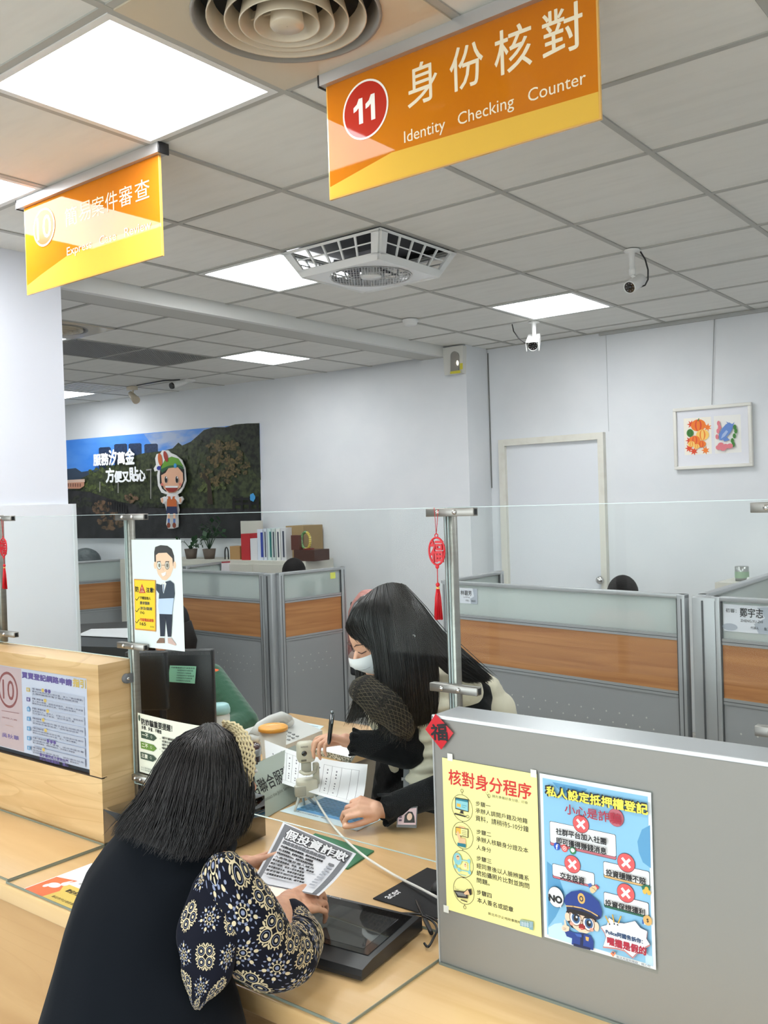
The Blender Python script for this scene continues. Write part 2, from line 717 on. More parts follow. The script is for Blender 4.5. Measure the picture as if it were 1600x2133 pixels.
# square column beside counter ten, with its white notice board
struct(MB().box(-4.75, -3.9, 1.75, 2.54, 0, CLOW + 0.1).build('column', COLUMN_PAINT))
nb = MB()
nb.box(-3.9, -3.885, 1.8, 2.568, 0.35, 1.705, mat('board_white', (224, 228, 235), 0.4))
nb.box(-3.886, -3.878, 2.552, 2.568, 0.35, 1.705, mat('board_edge', (206, 212, 216), 0.4))
tag(nb.build('notice_board', loc=(-3.89, 2.2, 0.35)), 'blank white board fixed low on the square column behind counter ten', 'board')

# ================================================================== main ceiling: loose tiles on a T-bar grid
GX, GY, GS = -2.453, 3.154, 0.6
HOLES = {(0, -3), (-2, 0), (-1, 3), (-2, -3), (1, -3), (-1, 0), (3, -6), (-1, -7), (3, 0), (5, -3), (4, 3)}
tiles, grid = MB(), MB()
rng = random.Random(4)
i0, i1 = -12, 8
for i in range(i0, i1):
    for j in range(-11, 6):
        xa, ya = GX + GS * i, GY + GS * j
        xb, yb = xa + GS, ya + GS
        if ya > 2.5 and xb < -4.05:
            continue
        xa, xb = max(xa, XL, -4.08 if ya > 2.5 else -99), min(xb, XR)
        ya, yb = max(ya, YF), min(yb, YB)
        if xb - xa < 0.05 or yb - ya < 0.03 or (i, j) in HOLES:
            continue
        dz = rng.uniform(0, 0.0015)
        tiles.box(xa + 0.010, xb - 0.0145, ya + 0.0135, yb - 0.010, CEIL + 0.004 + dz, CEIL + 0.02, TILE)
for i in range(i0, i1 + 1):
    x = GX + GS * i
    if x < XL or x > XR:
        continue
    grid.box(x - 0.0115, x + 0.0115, YF, YB if x > -4.08 else 2.54, CEIL - 0.0005, CEIL + 0.006, RAIL)
for j in range(-11, 6):
    y = GY + GS * j
    grid.box(XL if y < 2.5 else -4.08, XR, y - 0.0115, y + 0.0115, CEIL, CEIL + 0.006, RAIL)
grid.box(-4.08, XR, YB - 0.02, YB, CEIL - 0.001, CEIL + 0.012, RAIL)
ceil = struct(tiles.build('ceiling'))
struct(grid.build('ceiling_grid', None, ceil))
struct(MB().box(XL, XR, YF, YB, CEIL + 0.06, CEIL + 0.1).build('ceiling_dark_sheet', VOID, ceil))  # dark sheet behind the tile gaps: unlit void put into its colour

# dropped ceiling over the back office, with the step between the two levels
LXS = [-4.3, -4.79, -5.25, -5.83, -6.42, -7.0, -7.56, -8.12, -8.7, -9.4]
LYS = [2.54, 2.98, 3.5, 4.08, 4.69, 5.3, 5.95]
LHOLES = {(1, 4), (2, 1), (1, 1), (2, 2), (2, 3), (6, 4), (5, 4)}
lt, lg = MB(), MB()
lt.box(-4.29, -4.12, 2.54, 6.1, CLOW, CLOW + 0.02, mat('plaster_soffit', (196, 197, 192), 0.85))
for a in range(len(LXS) - 1):
    for b in range(len(LYS) - 1):
        if (a, b) in LHOLES:
            continue
        lt.box(LXS[a + 1] + 0.01, LXS[a] - 0.013, LYS[b] + 0.012, LYS[b + 1] - 0.01, CLOW + 0.004, CLOW + 0.02, TILE)
for x in LXS:
    lg.box(x - 0.011, x + 0.011, 2.54, 6.1, CLOW, CLOW + 0.006, RAIL)
for y in LYS[1:-1]:
    lg.box(-9.4, -4.3, y - 0.011, y + 0.011, CLOW, CLOW + 0.006, RAIL)
lc = struct(lt.build('ceiling_lower'))
struct(lg.build('ceiling_grid', None, lc))
struct(MB().box(-9.4, -4.12, 2.54, 6.1, CLOW + 0.05, CLOW + 0.07).build('ceiling_dark_sheet', VOID, lc))  # same dark sheet, the darkness above the tiles is its colour
bk = MB()
bk.box(-4.12, -4.08, 2.5, 6.12, CLOW, CEIL + 0.03, mat('bulkhead_paint', (222, 224, 222), 0.8))
bk.box(-9.4, -4.12, 2.5, 2.54, CLOW, CEIL + 0.03, mat('bulkhead_paint'))
struct(bk.build('beam'))

# ------------------------------------------------------------------ ceiling light panels
LAMP = bpy.data.materials.new('lit_diffuser')
LAMP.use_nodes = True
_b = LAMP.node_tree.nodes['Principled BSDF']
_b.inputs['Base Color'].default_value = (0.9, 0.9, 0.9, 1)
_b.inputs['Emission Color'].default_value = (0.97, 0.985, 1.0, 1)
_b.inputs['Emission Strength'].default_value = LAMP_POWER


def light_panel(x0, x1, y0, y1, z, label):
    t = thing('ceiling_light', label, 'light', ((x0 + x1) / 2, (y0 + y1) / 2, z), 'square ceiling light panels')
    f = MB()
    w = 0.022
    for a, b, c, d in ((x0, x1, y0, y0 + w), (x0, x1, y1 - w, y1), (x0, x0 + w, y0 + w, y1 - w), (x1 - w, x1, y0 + w, y1 - w)):
        f.box(a, b, c, d, z - 0.002, z + 0.012, WHITE_PL)
    f.build('light_frame', None, t)
    MB().box(x0 + w, x1 - w, y0 + w, y1 - w, z + 0.001, z + 0.006, LAMP).build('diffuser', None, t)
    return t


def cell(i, j):
    return (GX + GS * i + 0.012, GX + GS * (i + 1) - 0.012, GY + GS * j + 0.012, GY + GS * (j + 1) - 0.012)


light_panel(*cell(0, -3), CEIL, 'largest bright square ceiling light, between the round air vent and the orange sign numbered ten')
light_panel(*cell(-2, -3), CEIL, 'square ceiling light behind the top rail of the orange sign numbered ten')
light_panel(*cell(-2, 0), CEIL, 'square ceiling light next to the white ceiling fan')
light_panel(*cell(-1, 3), CEIL, 'square ceiling light right above the white camera near the door wall')
for c in ((3, -6), (-1, -7), (3, 0), (5, -3), (4, 3)):  # added lamps out of view, put in to brighten the room
    light_panel(*cell(*c), CEIL, 'added unseen square ceiling light that brightens the public hall')
light_panel(-5.24, -4.80, 4.70, 5.29, CLOW, 'square ceiling light in the dropped ceiling above the landscape mural')
light_panel(-8.11, -7.57, 4.70, 5.29, CLOW, 'square ceiling light cut off by the column, far back over the mural')
light_panel(-5.82, -5.26, 2.99, 3.49, CLOW, 'sliver of a lit ceiling panel beside the small vent at the column')


# ------------------------------------------------------------------ round air diffusers
def air_vent(x0, x1, y0, y1, z, label, segs=48):
    cx, cy = (x0 + x1) / 2, (y0 + y1) / 2
    t = thing('air_vent', label, 'vent', (cx, cy, z), 'round ceiling air vents')
    R = (x1 - x0) / 2
    p = MB()
    # square glossy plate with a round opening
    n = segs
    ang = [2 * math.pi * k / n for k in range(n)]
    inner = [Vector((cx + 0.80 * R * math.cos(a), cy + 0.80 * R * math.sin(a), z - 0.004)) for a in ang]
    outer = []
    for a in ang:
        c, s_ = math.cos(a), math.sin(a)
        k = 1 / max(abs(c), abs(s_))
        outer.append(Vector((cx + (x1 - x0) / 2 * c * k, cy + (y1 - y0) / 2 * s_ * k, z - 0.004)))
    top = [v + Vector((0, 0, 0.012)) for v in outer]
    p.ring_loft([top, outer, inner], BEIGE_PL, cap=False, smooth=False)
    p.lathe([(0.80 * R, z - 0.004), (0.80 * R, z - 0.010), (0.775 * R, z - 0.010), (0.74 * R, z + 0.03), (0.74 * R, z + 0.055)], mat('vent_collar', (140, 138, 132), 0.4), (cx, cy, 0), n=n)
    p.build('vent_plate', None, t)
    # nested cones, lower the nearer the middle
    for k, (r, h) in enumerate(((0.66, -0.012), (0.51, -0.018), (0.39, -0.024), (0.265, -0.028))):
        c = MB()
        rr = r * R
        c.lathe([(rr - 0.050 * R, z + 0.035), (rr, z + h), (rr + 0.012 * R, z + h - 0.002), (rr + 0.012 * R, z + h + 0.002), (rr - 0.035 * R, z + 0.037)], BEIGE_PL, (cx, cy, 0), n=n)
        c.build('cone_ring', None, t)
    d = MB()
    d.lathe([(0.001, z - 0.030), (0.135 * R, z - 0.031), (0.145 * R, z - 0.027), (0.12 * R, z + 0.03)], BEIGE_PL, (cx, cy, 0), n=n)
    d.build('centre_disc', None, t)
    s = MB()
    for a in (0.2, 0.2 + math.pi / 2, 0.2 + math.pi, 0.2 + 1.5 * math.pi):
        c, s_ = math.cos(a), math.sin(a)
        s.box(0.1 * R, 0.68 * R, -0.003, 0.003, 0.012, 0.03, BEIGE_PL, mtx=Matrix.Translation((cx, cy, z)) @ Matrix.Rotation(a, 4, 'Z'))
    s.box(cx - 0.74 * R, cx + 0.74 * R, cy - 0.74 * R, cy + 0.74 * R, z + 0.052, z + 0.058, VOID)
    s.build('spokes', None, t)
    return t


air_vent(*cell(1, -3), CEIL, 'large round beige air vent in its glossy square plate above sign eleven')
air_vent(-5.24, -4.80, 2.99, 3.49, CLOW, 'small round air vent in the dropped ceiling, half hidden behind the column')


def perforated(x0, x1, y0, y1, label):
    t = MB()
    m = mat('perforated_metal', (168, 168, 164), 0.5, 0.3)
    n = 26
    for k in range(n):
        a = x0 + (x1 - x0) * k / n
        t.box(a, a + (x1 - x0) / n * 0.55, y0, y1, CLOW + 0.002, CLOW + 0.004, m)
        b = y0 + (y1 - y0) * k / n
        t.box(x0, x1, b, b + (y1 - y0) / n * 0.55, CLOW + 0.002, CLOW + 0.004, m)
    o = t.build('perforated_panel', loc=((x0 + x1) / 2, (y0 + y1) / 2, CLOW))
    tag(o, label, 'panel', 'perforated return air panels')


perforated(-5.82, -5.26, 3.51, 4.07, 'perforated ceiling panel nearest the column, cut off by it')
perforated(-5.82, -5.26, 4.09, 4.68, 'whole perforated ceiling panel between the mural light and its twin')
sv = thing('slotted_vent', 'slotted air grille in the dropped ceiling in front of the far cut off light', 'vent', (-7.28, 4.99, CLOW))
m_ = MB()
for k in range(9):
    m_.box(-7.54, -7.02, 4.72 + 0.062 * k, 4.75 + 0.062 * k, CLOW, CLOW + 0.01, WHITE_PL)
m_.build('slats', None, sv)
m_ = MB()
m_.box(-7.55, -7.01, 4.70, 4.715, CLOW - 0.004, CLOW + 0.01, WHITE_PL)
m_.box(-7.55, -7.01, 5.275, 5.29, CLOW - 0.004, CLOW + 0.01, WHITE_PL)
m_.box(-7.55, -7.53, 4.70, 5.29, CLOW - 0.004, CLOW + 0.01, WHITE_PL)
m_.box(-7.03, -7.01, 4.70, 5.29, CLOW - 0.004, CLOW + 0.01, WHITE_PL)
m_.build('vent_frame', None, sv)

# ------------------------------------------------------------------ box fan hanging from the ceiling
x0, x1, y0, y1 = cell(-1, 0)
cx, cy = (x0 + x1) / 2, (y0 + y1) / 2
fan = thing('ceiling_fan', 'white box shaped ceiling fan with grilled sides and a round grille underneath', 'fan', (cx, cy, CEIL))
ZT, ZB2, INS = CEIL - 0.004, CEIL - 0.118, 0.062
FANW = mat('fan_plastic', (218, 221, 221), 0.22, coat=0.3)


def fan_pt(side, a, b):
    """side 0..3, a along 0..1, b down 0..1 on the sloping side."""
    h = 0.5 * (x1 - x0) - INS * b
    p = Vector((-h + 2 * h * a, -h, 0))
    p = Matrix.Rotation(side * math.pi / 2, 3, 'Z') @ p
    return Vector((cx + p.x, cy + p.y, ZT + (ZB2 - ZT) * b))


fr = MB()
for sd in range(4):
    nrm = (fan_pt(sd, 0, 1) - fan_pt(sd, 0, 0)).cross(fan_pt(sd, 1, 0) - fan_pt(sd, 0, 0)).normalized() * 0.012

    def bar(a0, b0, a1, b1, th=1.0):
        q = [fan_pt(sd, a0, b0), fan_pt(sd, a1, b0), fan_pt(sd, a1, b1), fan_pt(sd, a0, b1)]
        fr.prism(q, nrm * th, FANW)
    bar(0, 0, 1, 0.09)
    bar(0, 0.74, 1, 1.0)
    bar(0, 0.05, 0.075, 0.8)
    bar(0.925, 0.05, 1, 0.8)
    for k in range(1, 5):
        a = 0.075 + 0.85 * k / 5
        bar(a - 0.009, 0.05, a + 0.009, 0.8, 0.6)
    bar(0.05, 0.385, 0.95, 0.43, 0.4)
fr.build('fan_housing', None, fan)
bp = MB()
hb = 0.5 * (x1 - x0) - INS
RG = hb * 0.865
n = 64
ang = [2 * math.pi * k / n for k in range(n)]
inn = [Vector((cx + RG * math.cos(a), cy + RG * math.sin(a), ZB2)) for a in ang]
out = []
for a in ang:
    k = 1 / max(abs(math.cos(a)), abs(math.sin(a)))
    out.append(Vector((cx + hb * math.cos(a) * k, cy + hb * math.sin(a) * k, ZB2)))
bp.ring_loft([[v + Vector((0, 0, 0.01)) for v in out], out, inn, [v + Vector((0, 0, 0.03)) for v in inn]], FANW, cap=False, smooth=False)
bp.build('bottom_plate', None, fan)
gr = MB()
gm = mat('fan_grille', (196, 198, 200), 0.4)
GM = Matrix.Translation((cx, cy, 0)) @ Matrix.Rotation(-YAW, 4, 'Z')
for k in range(-14, 15):
    xx = k * RG / 14.6
    hh = math.sqrt(max(RG * RG - xx * xx, 0))
    gr.box(xx - 0.0013, xx + 0.0013, -hh, hh, ZB2 - 0.002, ZB2 + 0.001, gm, mtx=GM)
for k in range(-4, 5):
    yy = k * RG / 4.6
    hh = math.sqrt(max(RG * RG - yy * yy, 0))
    gr.box(-hh, hh, yy - 0.0013, yy + 0.0013, ZB2 + 0.001, ZB2 + 0.003, gm, mtx=GM)
gr.lathe([(RG, ZB2 - 0.003), (RG - 0.006, ZB2 - 0.004), (RG - 0.008, ZB2 + 0.004)], gm, (cx, cy, 0), n=64)
gr.build('grille', None, fan)
hu = MB()
hu.lathe([(0.0, ZB2 - 0.008), (0.045, ZB2 - 0.007), (0.052, ZB2), (0.05, ZB2 + 0.05), (0.0, ZB2 + 0.05)], FANW, (cx, cy, 0), n=32)
hu.build('hub', None, fan)
for k in range(5):
    b_ = MB()
    a = k * 2 * math.pi / 5 + 0.3
    M_ = Matrix.Translation((cx, cy, ZB2 + 0.045)) @ Matrix.Rotation(a, 4, 'Z') @ Matrix.Rotation(0.5, 4, 'X')
    b_.box(0.05, 0.185, -0.035, 0.04, -0.002, 0.002, mat('fan_blade', (96, 98, 108), 0.3), bev=0.0015, mtx=M_)
    b_.build('blade', None, fan)
bx_ = MB()
bx_.box(cx - 0.05, cx + 0.05, cy - 0.05, cy + 0.05, ZT - 0.05, ZT + 0.0, mat('fan_motor', (150, 152, 160), 0.4), bev=0.006)
bx_.box(cx - 0.27, cx + 0.27, cy - 0.27, cy + 0.27, CEIL + 0.03, CEIL + 0.035, mat('fan_cavity', (52, 54, 58), 0.7))
bx_.build('motor_box', None, fan)


# ------------------------------------------------------------------ small ceiling devices
sd_ = MB()
p_ = atz(855, 666, CEIL)
sd_.lathe([(0.052, CEIL), (0.052, CEIL - 0.012), (0.047, CEIL - 0.016), (0.042, CEIL - 0.034), (0.03, CEIL - 0.04), (0.0, CEIL - 0.041)], WHITE_PL, (p_.x, p_.y, 0), n=32)
tag(sd_.build('smoke_detector', loc=(p_.x, p_.y, CEIL)), 'round white smoke detector on the ceiling between the fan and the emergency lamp', 'detector')


def bullet_camera(base, ball, tail, lens, rad, label, cable, shroud=False):
    t = thing('security_camera', label, 'camera', base, 'white bullet security cameras')
    b = MB()
    b.lathe([(0.038, 0), (0.038, -0.006), (0.015, -0.012), (0.013, -0.09), (0.016, -0.092), (0.016, -0.12), (0.0, -0.122)], WHITE_PL, base, n=24)
    b.tube([Vector(base) + Vector((0, 0, -0.12)), Vector(ball)], 0.007, CHROME, 10)
    b.build('bracket', None, t)
    d = (Vector(lens) - Vector(tail)).normalized()
    c = MB()
    L = (Vector(lens) - Vector(tail)).length
    c.lathe([(0.0, 0), (rad * 0.85, 0.002), (rad, 0.012), (rad, L - 0.008), (rad * 0.97, L), (rad * 0.86, L), (rad * 0.86, L - 0.008)], WHITE_PL, tail, d, n=28)
    if shroud:
        up = Vector((0, 0, 1))
        sdv = d.cross(up).normalized()
        upv = sdv.cross(d)
        for sgn in (-1, 1):
            c.prism([Vector(tail) + sdv * sgn * rad * 1.05 + upv * rad * 0.9, Vector(lens) + d * 0.03 + sdv * sgn * rad * 1.1 + upv * rad * 0.9,
                     Vector(lens) + d * 0.02 + sdv * sgn * rad * 1.1 - upv * rad * 0.8, Vector(tail) + sdv * sgn * rad * 1.05], sdv * 0.004 * sgn, WHITE_PL)
        c.prism([Vector(tail) - sdv * rad * 1.1 + upv * rad * 1.05, Vector(lens) + d * 0.035 - sdv * rad * 1.15 + upv * rad * 1.05,
                 Vector(lens) + d * 0.035 + sdv * rad * 1.15 + upv * rad * 1.05, Vector(tail) + sdv * rad * 1.1 + upv * rad * 1.05], upv * 0.004, WHITE_PL)
    c.tube([Vector(ball), (Vector(tail) + Vector(lens)) / 2 + Vector((0, 0, rad * 0.8))], 0.009, WHITE_PL, 10)
    c.build('camera_body', None, t)
    l = MB()
    l.lathe([(0.0, L - 0.005), (rad * 0.86, L - 0.005)], BLACK_GLOSS, tail, d, n=28)
    l.lathe([(0.0, L + 0.002), (rad * 0.3, L), (rad * 0.36, L - 0.005)], BLACK_GLOSS, tail, d, n=20)
    e1 = d.orthogonal().normalized()
    e2 = d.cross(e1)
    for k in range(8):
        a = k * math.pi / 4
        q = Vector(tail) + d * (L - 0.004) + (e1 * math.cos(a) + e2 * math.sin(a)) * rad * 0.6
        l.ell(q, rad * 0.1, mat('infrared_led', (150, 140, 150), 0.2), sub=1)
    l.build('lens', None, t)
    w = MB()
    w.tube(cable, 0.004, BLACK_PL, 8)
    w.build('cable', None, t)
    return t


b1 = atz(1316, 521, CEIL)
d1 = (b1 - EYE).dot(CF)
bullet_camera(b1, atd(1316, 573, d1), atd(1336, 582, d1 + 0.05), atd(1311, 599, d1 - 0.05), 0.031,
              'white bullet camera with a looping black cable under the ceiling tiles near the picture',
              [atd(1334, 524, d1), atd(1344, 540, d1), atd(1350, 562, d1), atd(1350, 582, d1), atd(1344, 594, d1), atd(1334, 598, d1 + 0.03)])
b2 = atz(1112, 671, CEIL)
d2 = (b2 - EYE).dot(CF)
bullet_camera(b2, atd(1112, 703, d2), atd(1114, 708, d2 + 0.06), atd(1110, 721, d2 - 0.05), 0.036,
              'white shrouded bullet camera below the lit panel by the door wall',
              [atz(1067, 676, CEIL), atd(1070, 690, d2), atd(1080, 704, d2), atd(1096, 716, d2), atd(1104, 718, d2)], True)
# spot lamp and little dome camera over the mural
b3 = atz(275, 805, CLOW)
d3 = (b3 - EYE).dot(CF)
sp = thing('spotlight', 'small beige spotlight with a tilted head on the ceiling above the mural', 'spotlight', b3)
m_ = MB()
m_.box(b3.x - 0.045, b3.x + 0.045, b3.y - 0.03, b3.y + 0.03, CLOW - 0.035, CLOW, BEIGE_PL, bev=0.004)
m_.tube([atd(277, 812, d3), atd(277, 822, d3)], 0.007, BEIGE_PL, 8)
m_.build('lamp_base', None, sp)
m_ = MB()
m_.cyl(atd(272, 820, d3 + 0.03), atd(284, 834, d3 - 0.06), 0.024, 0.036, BEIGE_PL, 20)
m_.build('lamp_head', None, sp)
b4 = atz(393, 791, CLOW)
d4 = (b4 - EYE).dot(CF)
dc = thing('dome_camera', 'tiny white camera with a black round lens on the ceiling above the mural', 'camera', b4)
m_ = MB()
m_.ell(atd(394, 792, d4), (0.055, 0.055, 0.02), WHITE_PL)
m_.cyl(atd(394, 793, d4), atd(360, 803, d4 - 0.1), 0.018, 0.03, WHITE_PL, 20)
m_.build('camera_body', None, dc)
m_ = MB()
m_.cyl(atd(360.5, 803, d4 - 0.098), atd(356, 804, d4 - 0.115), 0.03, 0.026, BLACK_GLOSS, 20)
m_.build('lens', None, dc)
m_ = MB()
m_.tube([atz(285, 803, CLOW - 0.004), atz(340, 793, CLOW - 0.004), atz(375, 791, CLOW - 0.004)], 0.005, BLACK_PL, 6)
tag(m_.build('ceiling_cable', loc=b3), 'thin black cable along the ceiling between spotlight and tiny camera', 'cable')

# emergency lamp on the pier
el = thing('emergency_lamp', 'white wall emergency lamp with an arched window and yellow stickers, high on the pier', 'lamp', on_mural(950, 780))


def mur(u, v, o):
    return on_mural(u, v, o)


m_ = MB()
q = [mur(930, 727, 0), mur(972, 721, 0), mur(971, 778, 0), mur(934, 783, 0)]
m_.prism(q, MNRM * 0.06, mat('lamp_case', (214, 214, 208), 0.4))
m_.build('lamp_case', None, el)
m_ = MB()
arch = [mur(940, 776, 0.061)]
for k in range(9):
    a = math.pi * k / 8
    arch.append(mur(948.5 - 8.5 * math.cos(a), 742 - 10 * math.sin(a), 0.061))
arch.append(mur(957, 774, 0.061))
m_.prism(arch, MNRM * 0.012, mat('lamp_window', (140, 136, 130), 0.1, coat=1.0))
m_.build('lamp_window', None, el)
m_ = MB()
m_.ell(mur(953, 756, 0.076), (0.007, 0.007, 0.018), mat('lit_bulb', (255, 250, 235), 0.3, emit=((255, 246, 225), 6)))
m_.build('bulb', None, el)
m_ = MB()
m_.prism([mur(938, 774, 0.0735), mur(959, 771, 0.0735), mur(959, 777, 0.0735), mur(938, 779, 0.0735)], MNRM * 0.001, mat('sticker_yellow', (206, 196, 60), 0.6))
m_.prism([mur(958, 757, 0.0735), mur(964, 756, 0.0735), mur(964, 769, 0.0735), mur(958, 770, 0.0735)], MNRM * 0.001, mat('sticker_yellow'))
m_.build('sticker', None, el)

# ------------------------------------------------------------------ door
FRAME = mat('door_frame_cream', (222, 221, 211), 0.5, noise=(14, (214, 211, 200), 0.25, 0.5))
DLEAF = mat('door_leaf', (223, 227, 232), 0.5)
dx0, dx1, dzt = -3.815, -2.93, 2.125
df = MB()
df.box(dx0, dx0 + 0.055, YB - 0.045, YB, 0, dzt, FRAME)
df.box(dx1 - 0.045, dx1, YB - 0.045, YB, 0, dzt, FRAME)
df.box(dx0 + 0.055, dx1 - 0.045, YB - 0.045, YB, dzt - 0.05, dzt, FRAME)
door = struct(MB().box(dx0 + 0.055, dx1 - 0.045, YB - 0.012, YB - 0.001, 0.01, dzt - 0.05, DLEAF).build('door_1', loc=(-3.37, YB, 0)))
struct(df.build('door_frame', None, door))
kb = aty(1253, 1208, YB - 0.03)
m_ = MB()
m_.lathe([(0.03, 0.0), (0.03, 0.006), (0.012, 0.01), (0.012, 0.025), (0.027, 0.035), (0.03, 0.048), (0.024, 0.062), (0.0, 0.066)], CHROME, (kb.x, YB - 0.012, kb.z), (0, -1, 0), n=28)
struct(m_.build('door_knob', None, door))

# ------------------------------------------------------------------ framed painting on the door wall
pc = [aty(u, v, YB - 0.03) for u, v in ((1402, 851), (1565, 838), (1568, 972), (1408, 978))]
px0, px1, pz1, pz0 = pc[0].x, pc[1].x, (pc[0].z + pc[1].z) / 2, (pc[2].z + pc[3].z) / 2
pic = thing('framed_painting', 'white framed painting of orange pumpkins and a blue dolphin, hung on a wire', 'picture', ((px0 + px1) / 2, YB, pz0))
m_ = MB()
fwid = 0.022
for a, b, c, d in ((px0, px1, pz1 - fwid, pz1), (px0, px1, pz0, pz0 + fwid), (px0, px0 + fwid, pz0 + fwid, pz1 - fwid), (px1 - fwid, px1, pz0 + fwid, pz1 - fwid)):
    m_.box(a, b, YB - 0.038, YB - 0.004, c, d, mat('frame_white', (226, 225, 218), 0.35), bev=0.003)
m_.build('picture_frame', None, pic)
m_ = MB()
m_.box(px0 + fwid, px1 - fwid, YB - 0.022, YB - 0.012, pz0 + fwid, pz1 - fwid, mat('mat_board', (226, 228, 234), 0.6))
m_.build('mat_board', None, pic)
PY = YB - 0.022


def conv_y(o, Y):
    def f(u, v):
        p = aty(u, v, Y)
        return (p.x - o.x, o.z - p.z)
    return f


def place_y(o, Y, sgn=-1):
    return lambda x, y, h: Vector((o.x + x, Y + sgn * h, o.z - y))


oP = Vector((px0, PY, pz1))
A = Art(place_y(oP, PY), 0.0003, conv_y(oP, PY))
A.part('artwork')
A.poly([(1424, 872), (1481, 868), (1483, 945), (1427, 948)], mat('art_paper_a', (243, 238, 226), 0.7))
A.poly([(1487, 867), (1543, 863), (1545, 942), (1490, 945)], mat('art_paper_b', (236, 236, 232), 0.7))
OR, YE, RD, GRN = mat('art_orange', (240, 128, 48), 0.7), mat('art_yellow', (250, 205, 110), 0.7), mat('art_red', (225, 80, 50), 0.7), mat('art_green', (70, 130, 60), 0.7)
BLU, BL2, PNK = mat('art_blue', (105, 140, 205), 0.7), mat('art_blue_pale', (170, 190, 225), 0.7), mat('art_pink', (225, 130, 140), 0.7)
k_ = 0.0034
rr_ = random.Random(8)
for (u, v) in ((1440, 884), (1474, 890), (1436, 934), (1470, 938), (1437, 918), (1446, 940)):
    pts = []
    for q in range(14):
        a = q * 2 * math.pi / 14
        r = 9 if q % 2 else 4
        pts.append((u + r * math.cos(a), v + r * math.sin(a)))
    A.poly(pts, RD if rr_.random() < .5 else OR)
for (u, v, rx, ry, m) in ((1455, 886, 15, 12, OR), (1438, 902, 7, 8, GRN), (1464, 906, 13, 11, YE), (1448, 917, 11, 9, OR), (1441, 925, 7, 6, YE), (1462, 925, 9, 7, OR), (1452, 930, 6, 5, YE)):
    A.ell(u, v, rx * k_, ry * k_, m)
    A.ell(u, v, rx * k_ * 0.45, ry * k_ * 0.95, RD if m is OR else OR if m is YE else mat('art_green_d', (40, 90, 45), 0.7))
    A.ell(u, v, rx * k_ * 0.25, ry * k_ * 0.9, m)
A.line([(1455, 877), (1457, 872)], 0.006, GRN)
body = [(1500, 917), (1499, 905), (1505, 893), (1513, 884), (1520, 880), (1527, 884), (1527, 893), (1522, 902), (1514, 911), (1505, 917)]
A.poly(body, BLU)
A.poly([(1503, 914), (1506, 905), (1514, 896), (1518, 899), (1511, 909)], BL2)
A.poly([(1524, 886), (1531, 879), (1527, 891)], BLU)
A.poly([(1519, 884), (1513, 878), (1522, 882)], BLU)
A.poly([(1512, 908), (1521, 916), (1510, 920), (1506, 913)], BLU)
for (u, v) in ((1498, 882), (1500, 890), (1497, 898), (1495, 910), (1534, 898), (1531, 908), (1527, 918), (1532, 890), (1529, 926)):
    A.ell(u, v, 3 * k_, 5 * k_, GRN if u > 1500 else PNK)
for (u, v) in ((1503, 927), (1513, 930), (1522, 929), (1499, 932), (1508, 934)):
    A.ell(u, v, 6 * k_, 5 * k_, PNK)
A.build(pic)
m_ = MB()
m_.tube([aty(1483, 843, YB - 0.012), aty(1488, 662, YB - 0.012)], 0.0022, GREY_PL, 6)
m_.build('hanging_wire', None, pic)
# ================================================================== landscape mural on the back wall, with a cut-out figure
def conv_m(o, off=0.0):
    def f(u, v):
        p = on_mural(u, v, off)
        d = p - o
        return (d.dot(MDIR), o.z - p.z)
    return f


def place_m(o):
    return lambda x, y, h: Vector((o.x, o.y, o.z - y)) + MDIR * x + MNRM * h


TH = 0.02
m0 = on_mural(128, 918, TH)
mr = on_mural(541, 881.5, TH)
mzb = on_mural(300, 1121, TH).z
mural = thing('landscape_mural', 'long wall mural of a wooded hillside, blue sky and four towers with white slogan', 'mural', on_mural(340, 1121))
m_ = MB()
mtop = (m0.z + mr.z) / 2
a_, b_ = on_mural(128, 918, 0), on_mural(541, 881, 0)
m_.prism([Vector((a_.x, a_.y, mtop)), Vector((b_.x, b_.y, mtop)), Vector((b_.x, b_.y, mzb)), Vector((a_.x, a_.y, mzb))], MNRM * TH, mat('mural_board', (222, 222, 222), 0.6))
m_.build('mural_board', None, mural)
oM = on_mural(128, 918, TH)
oM.z = mtop
A = Art(place_m(oM), 0.0003, conv_m(oM, TH))
A.part('landscape_print')
SKY = mat('print_sky', (62, 136, 232), 0.5, noise=((1.6, 1.6, 5), (96, 160, 240), 0.35, 0.65))
CLOUD = mat('print_cloud', (170, 186, 214), 0.5, noise=((3, 3, 9), (84, 146, 228), 0.38, 0.62))
HILLF = mat('print_far_hill', (48, 66, 88), 0.5)
TOWER = mat('print_tower', (38, 60, 96), 0.5, noise=((40, 40, 60), (28, 46, 76), 0.4, 0.6))
WOODS = mat('print_woods', (66, 76, 46), 0.5, noise=(24, (28, 34, 24), 0.36, 0.62))
WOODS2 = mat('print_woods_light', (92, 104, 54), 0.5, noise=(34, (44, 56, 32), 0.36, 0.6))
WOODS3 = mat('print_woods_dark', (48, 54, 40), 0.5, noise=(28, (20, 24, 20), 0.38, 0.6))
TREE = mat('print_tree', (112, 96, 58), 0.5, noise=(40, (54, 54, 36), 0.36, 0.62))
PATH = mat('print_path', (44, 44, 46), 0.5, noise=(12, (26, 27, 28), 0.4, 0.6))
X1m = 541
A.poly([(128, 918), (541, 881.5), (545, 1121), (146, 1121)], SKY)
A.poly([(300, 904), (470, 888), (440, 930), (390, 935), (330, 945)], CLOUD)
A.poly([(140, 977), (158, 975), (170, 983), (190, 980), (215, 974), (215, 1010), (140, 1010)], HILLF)
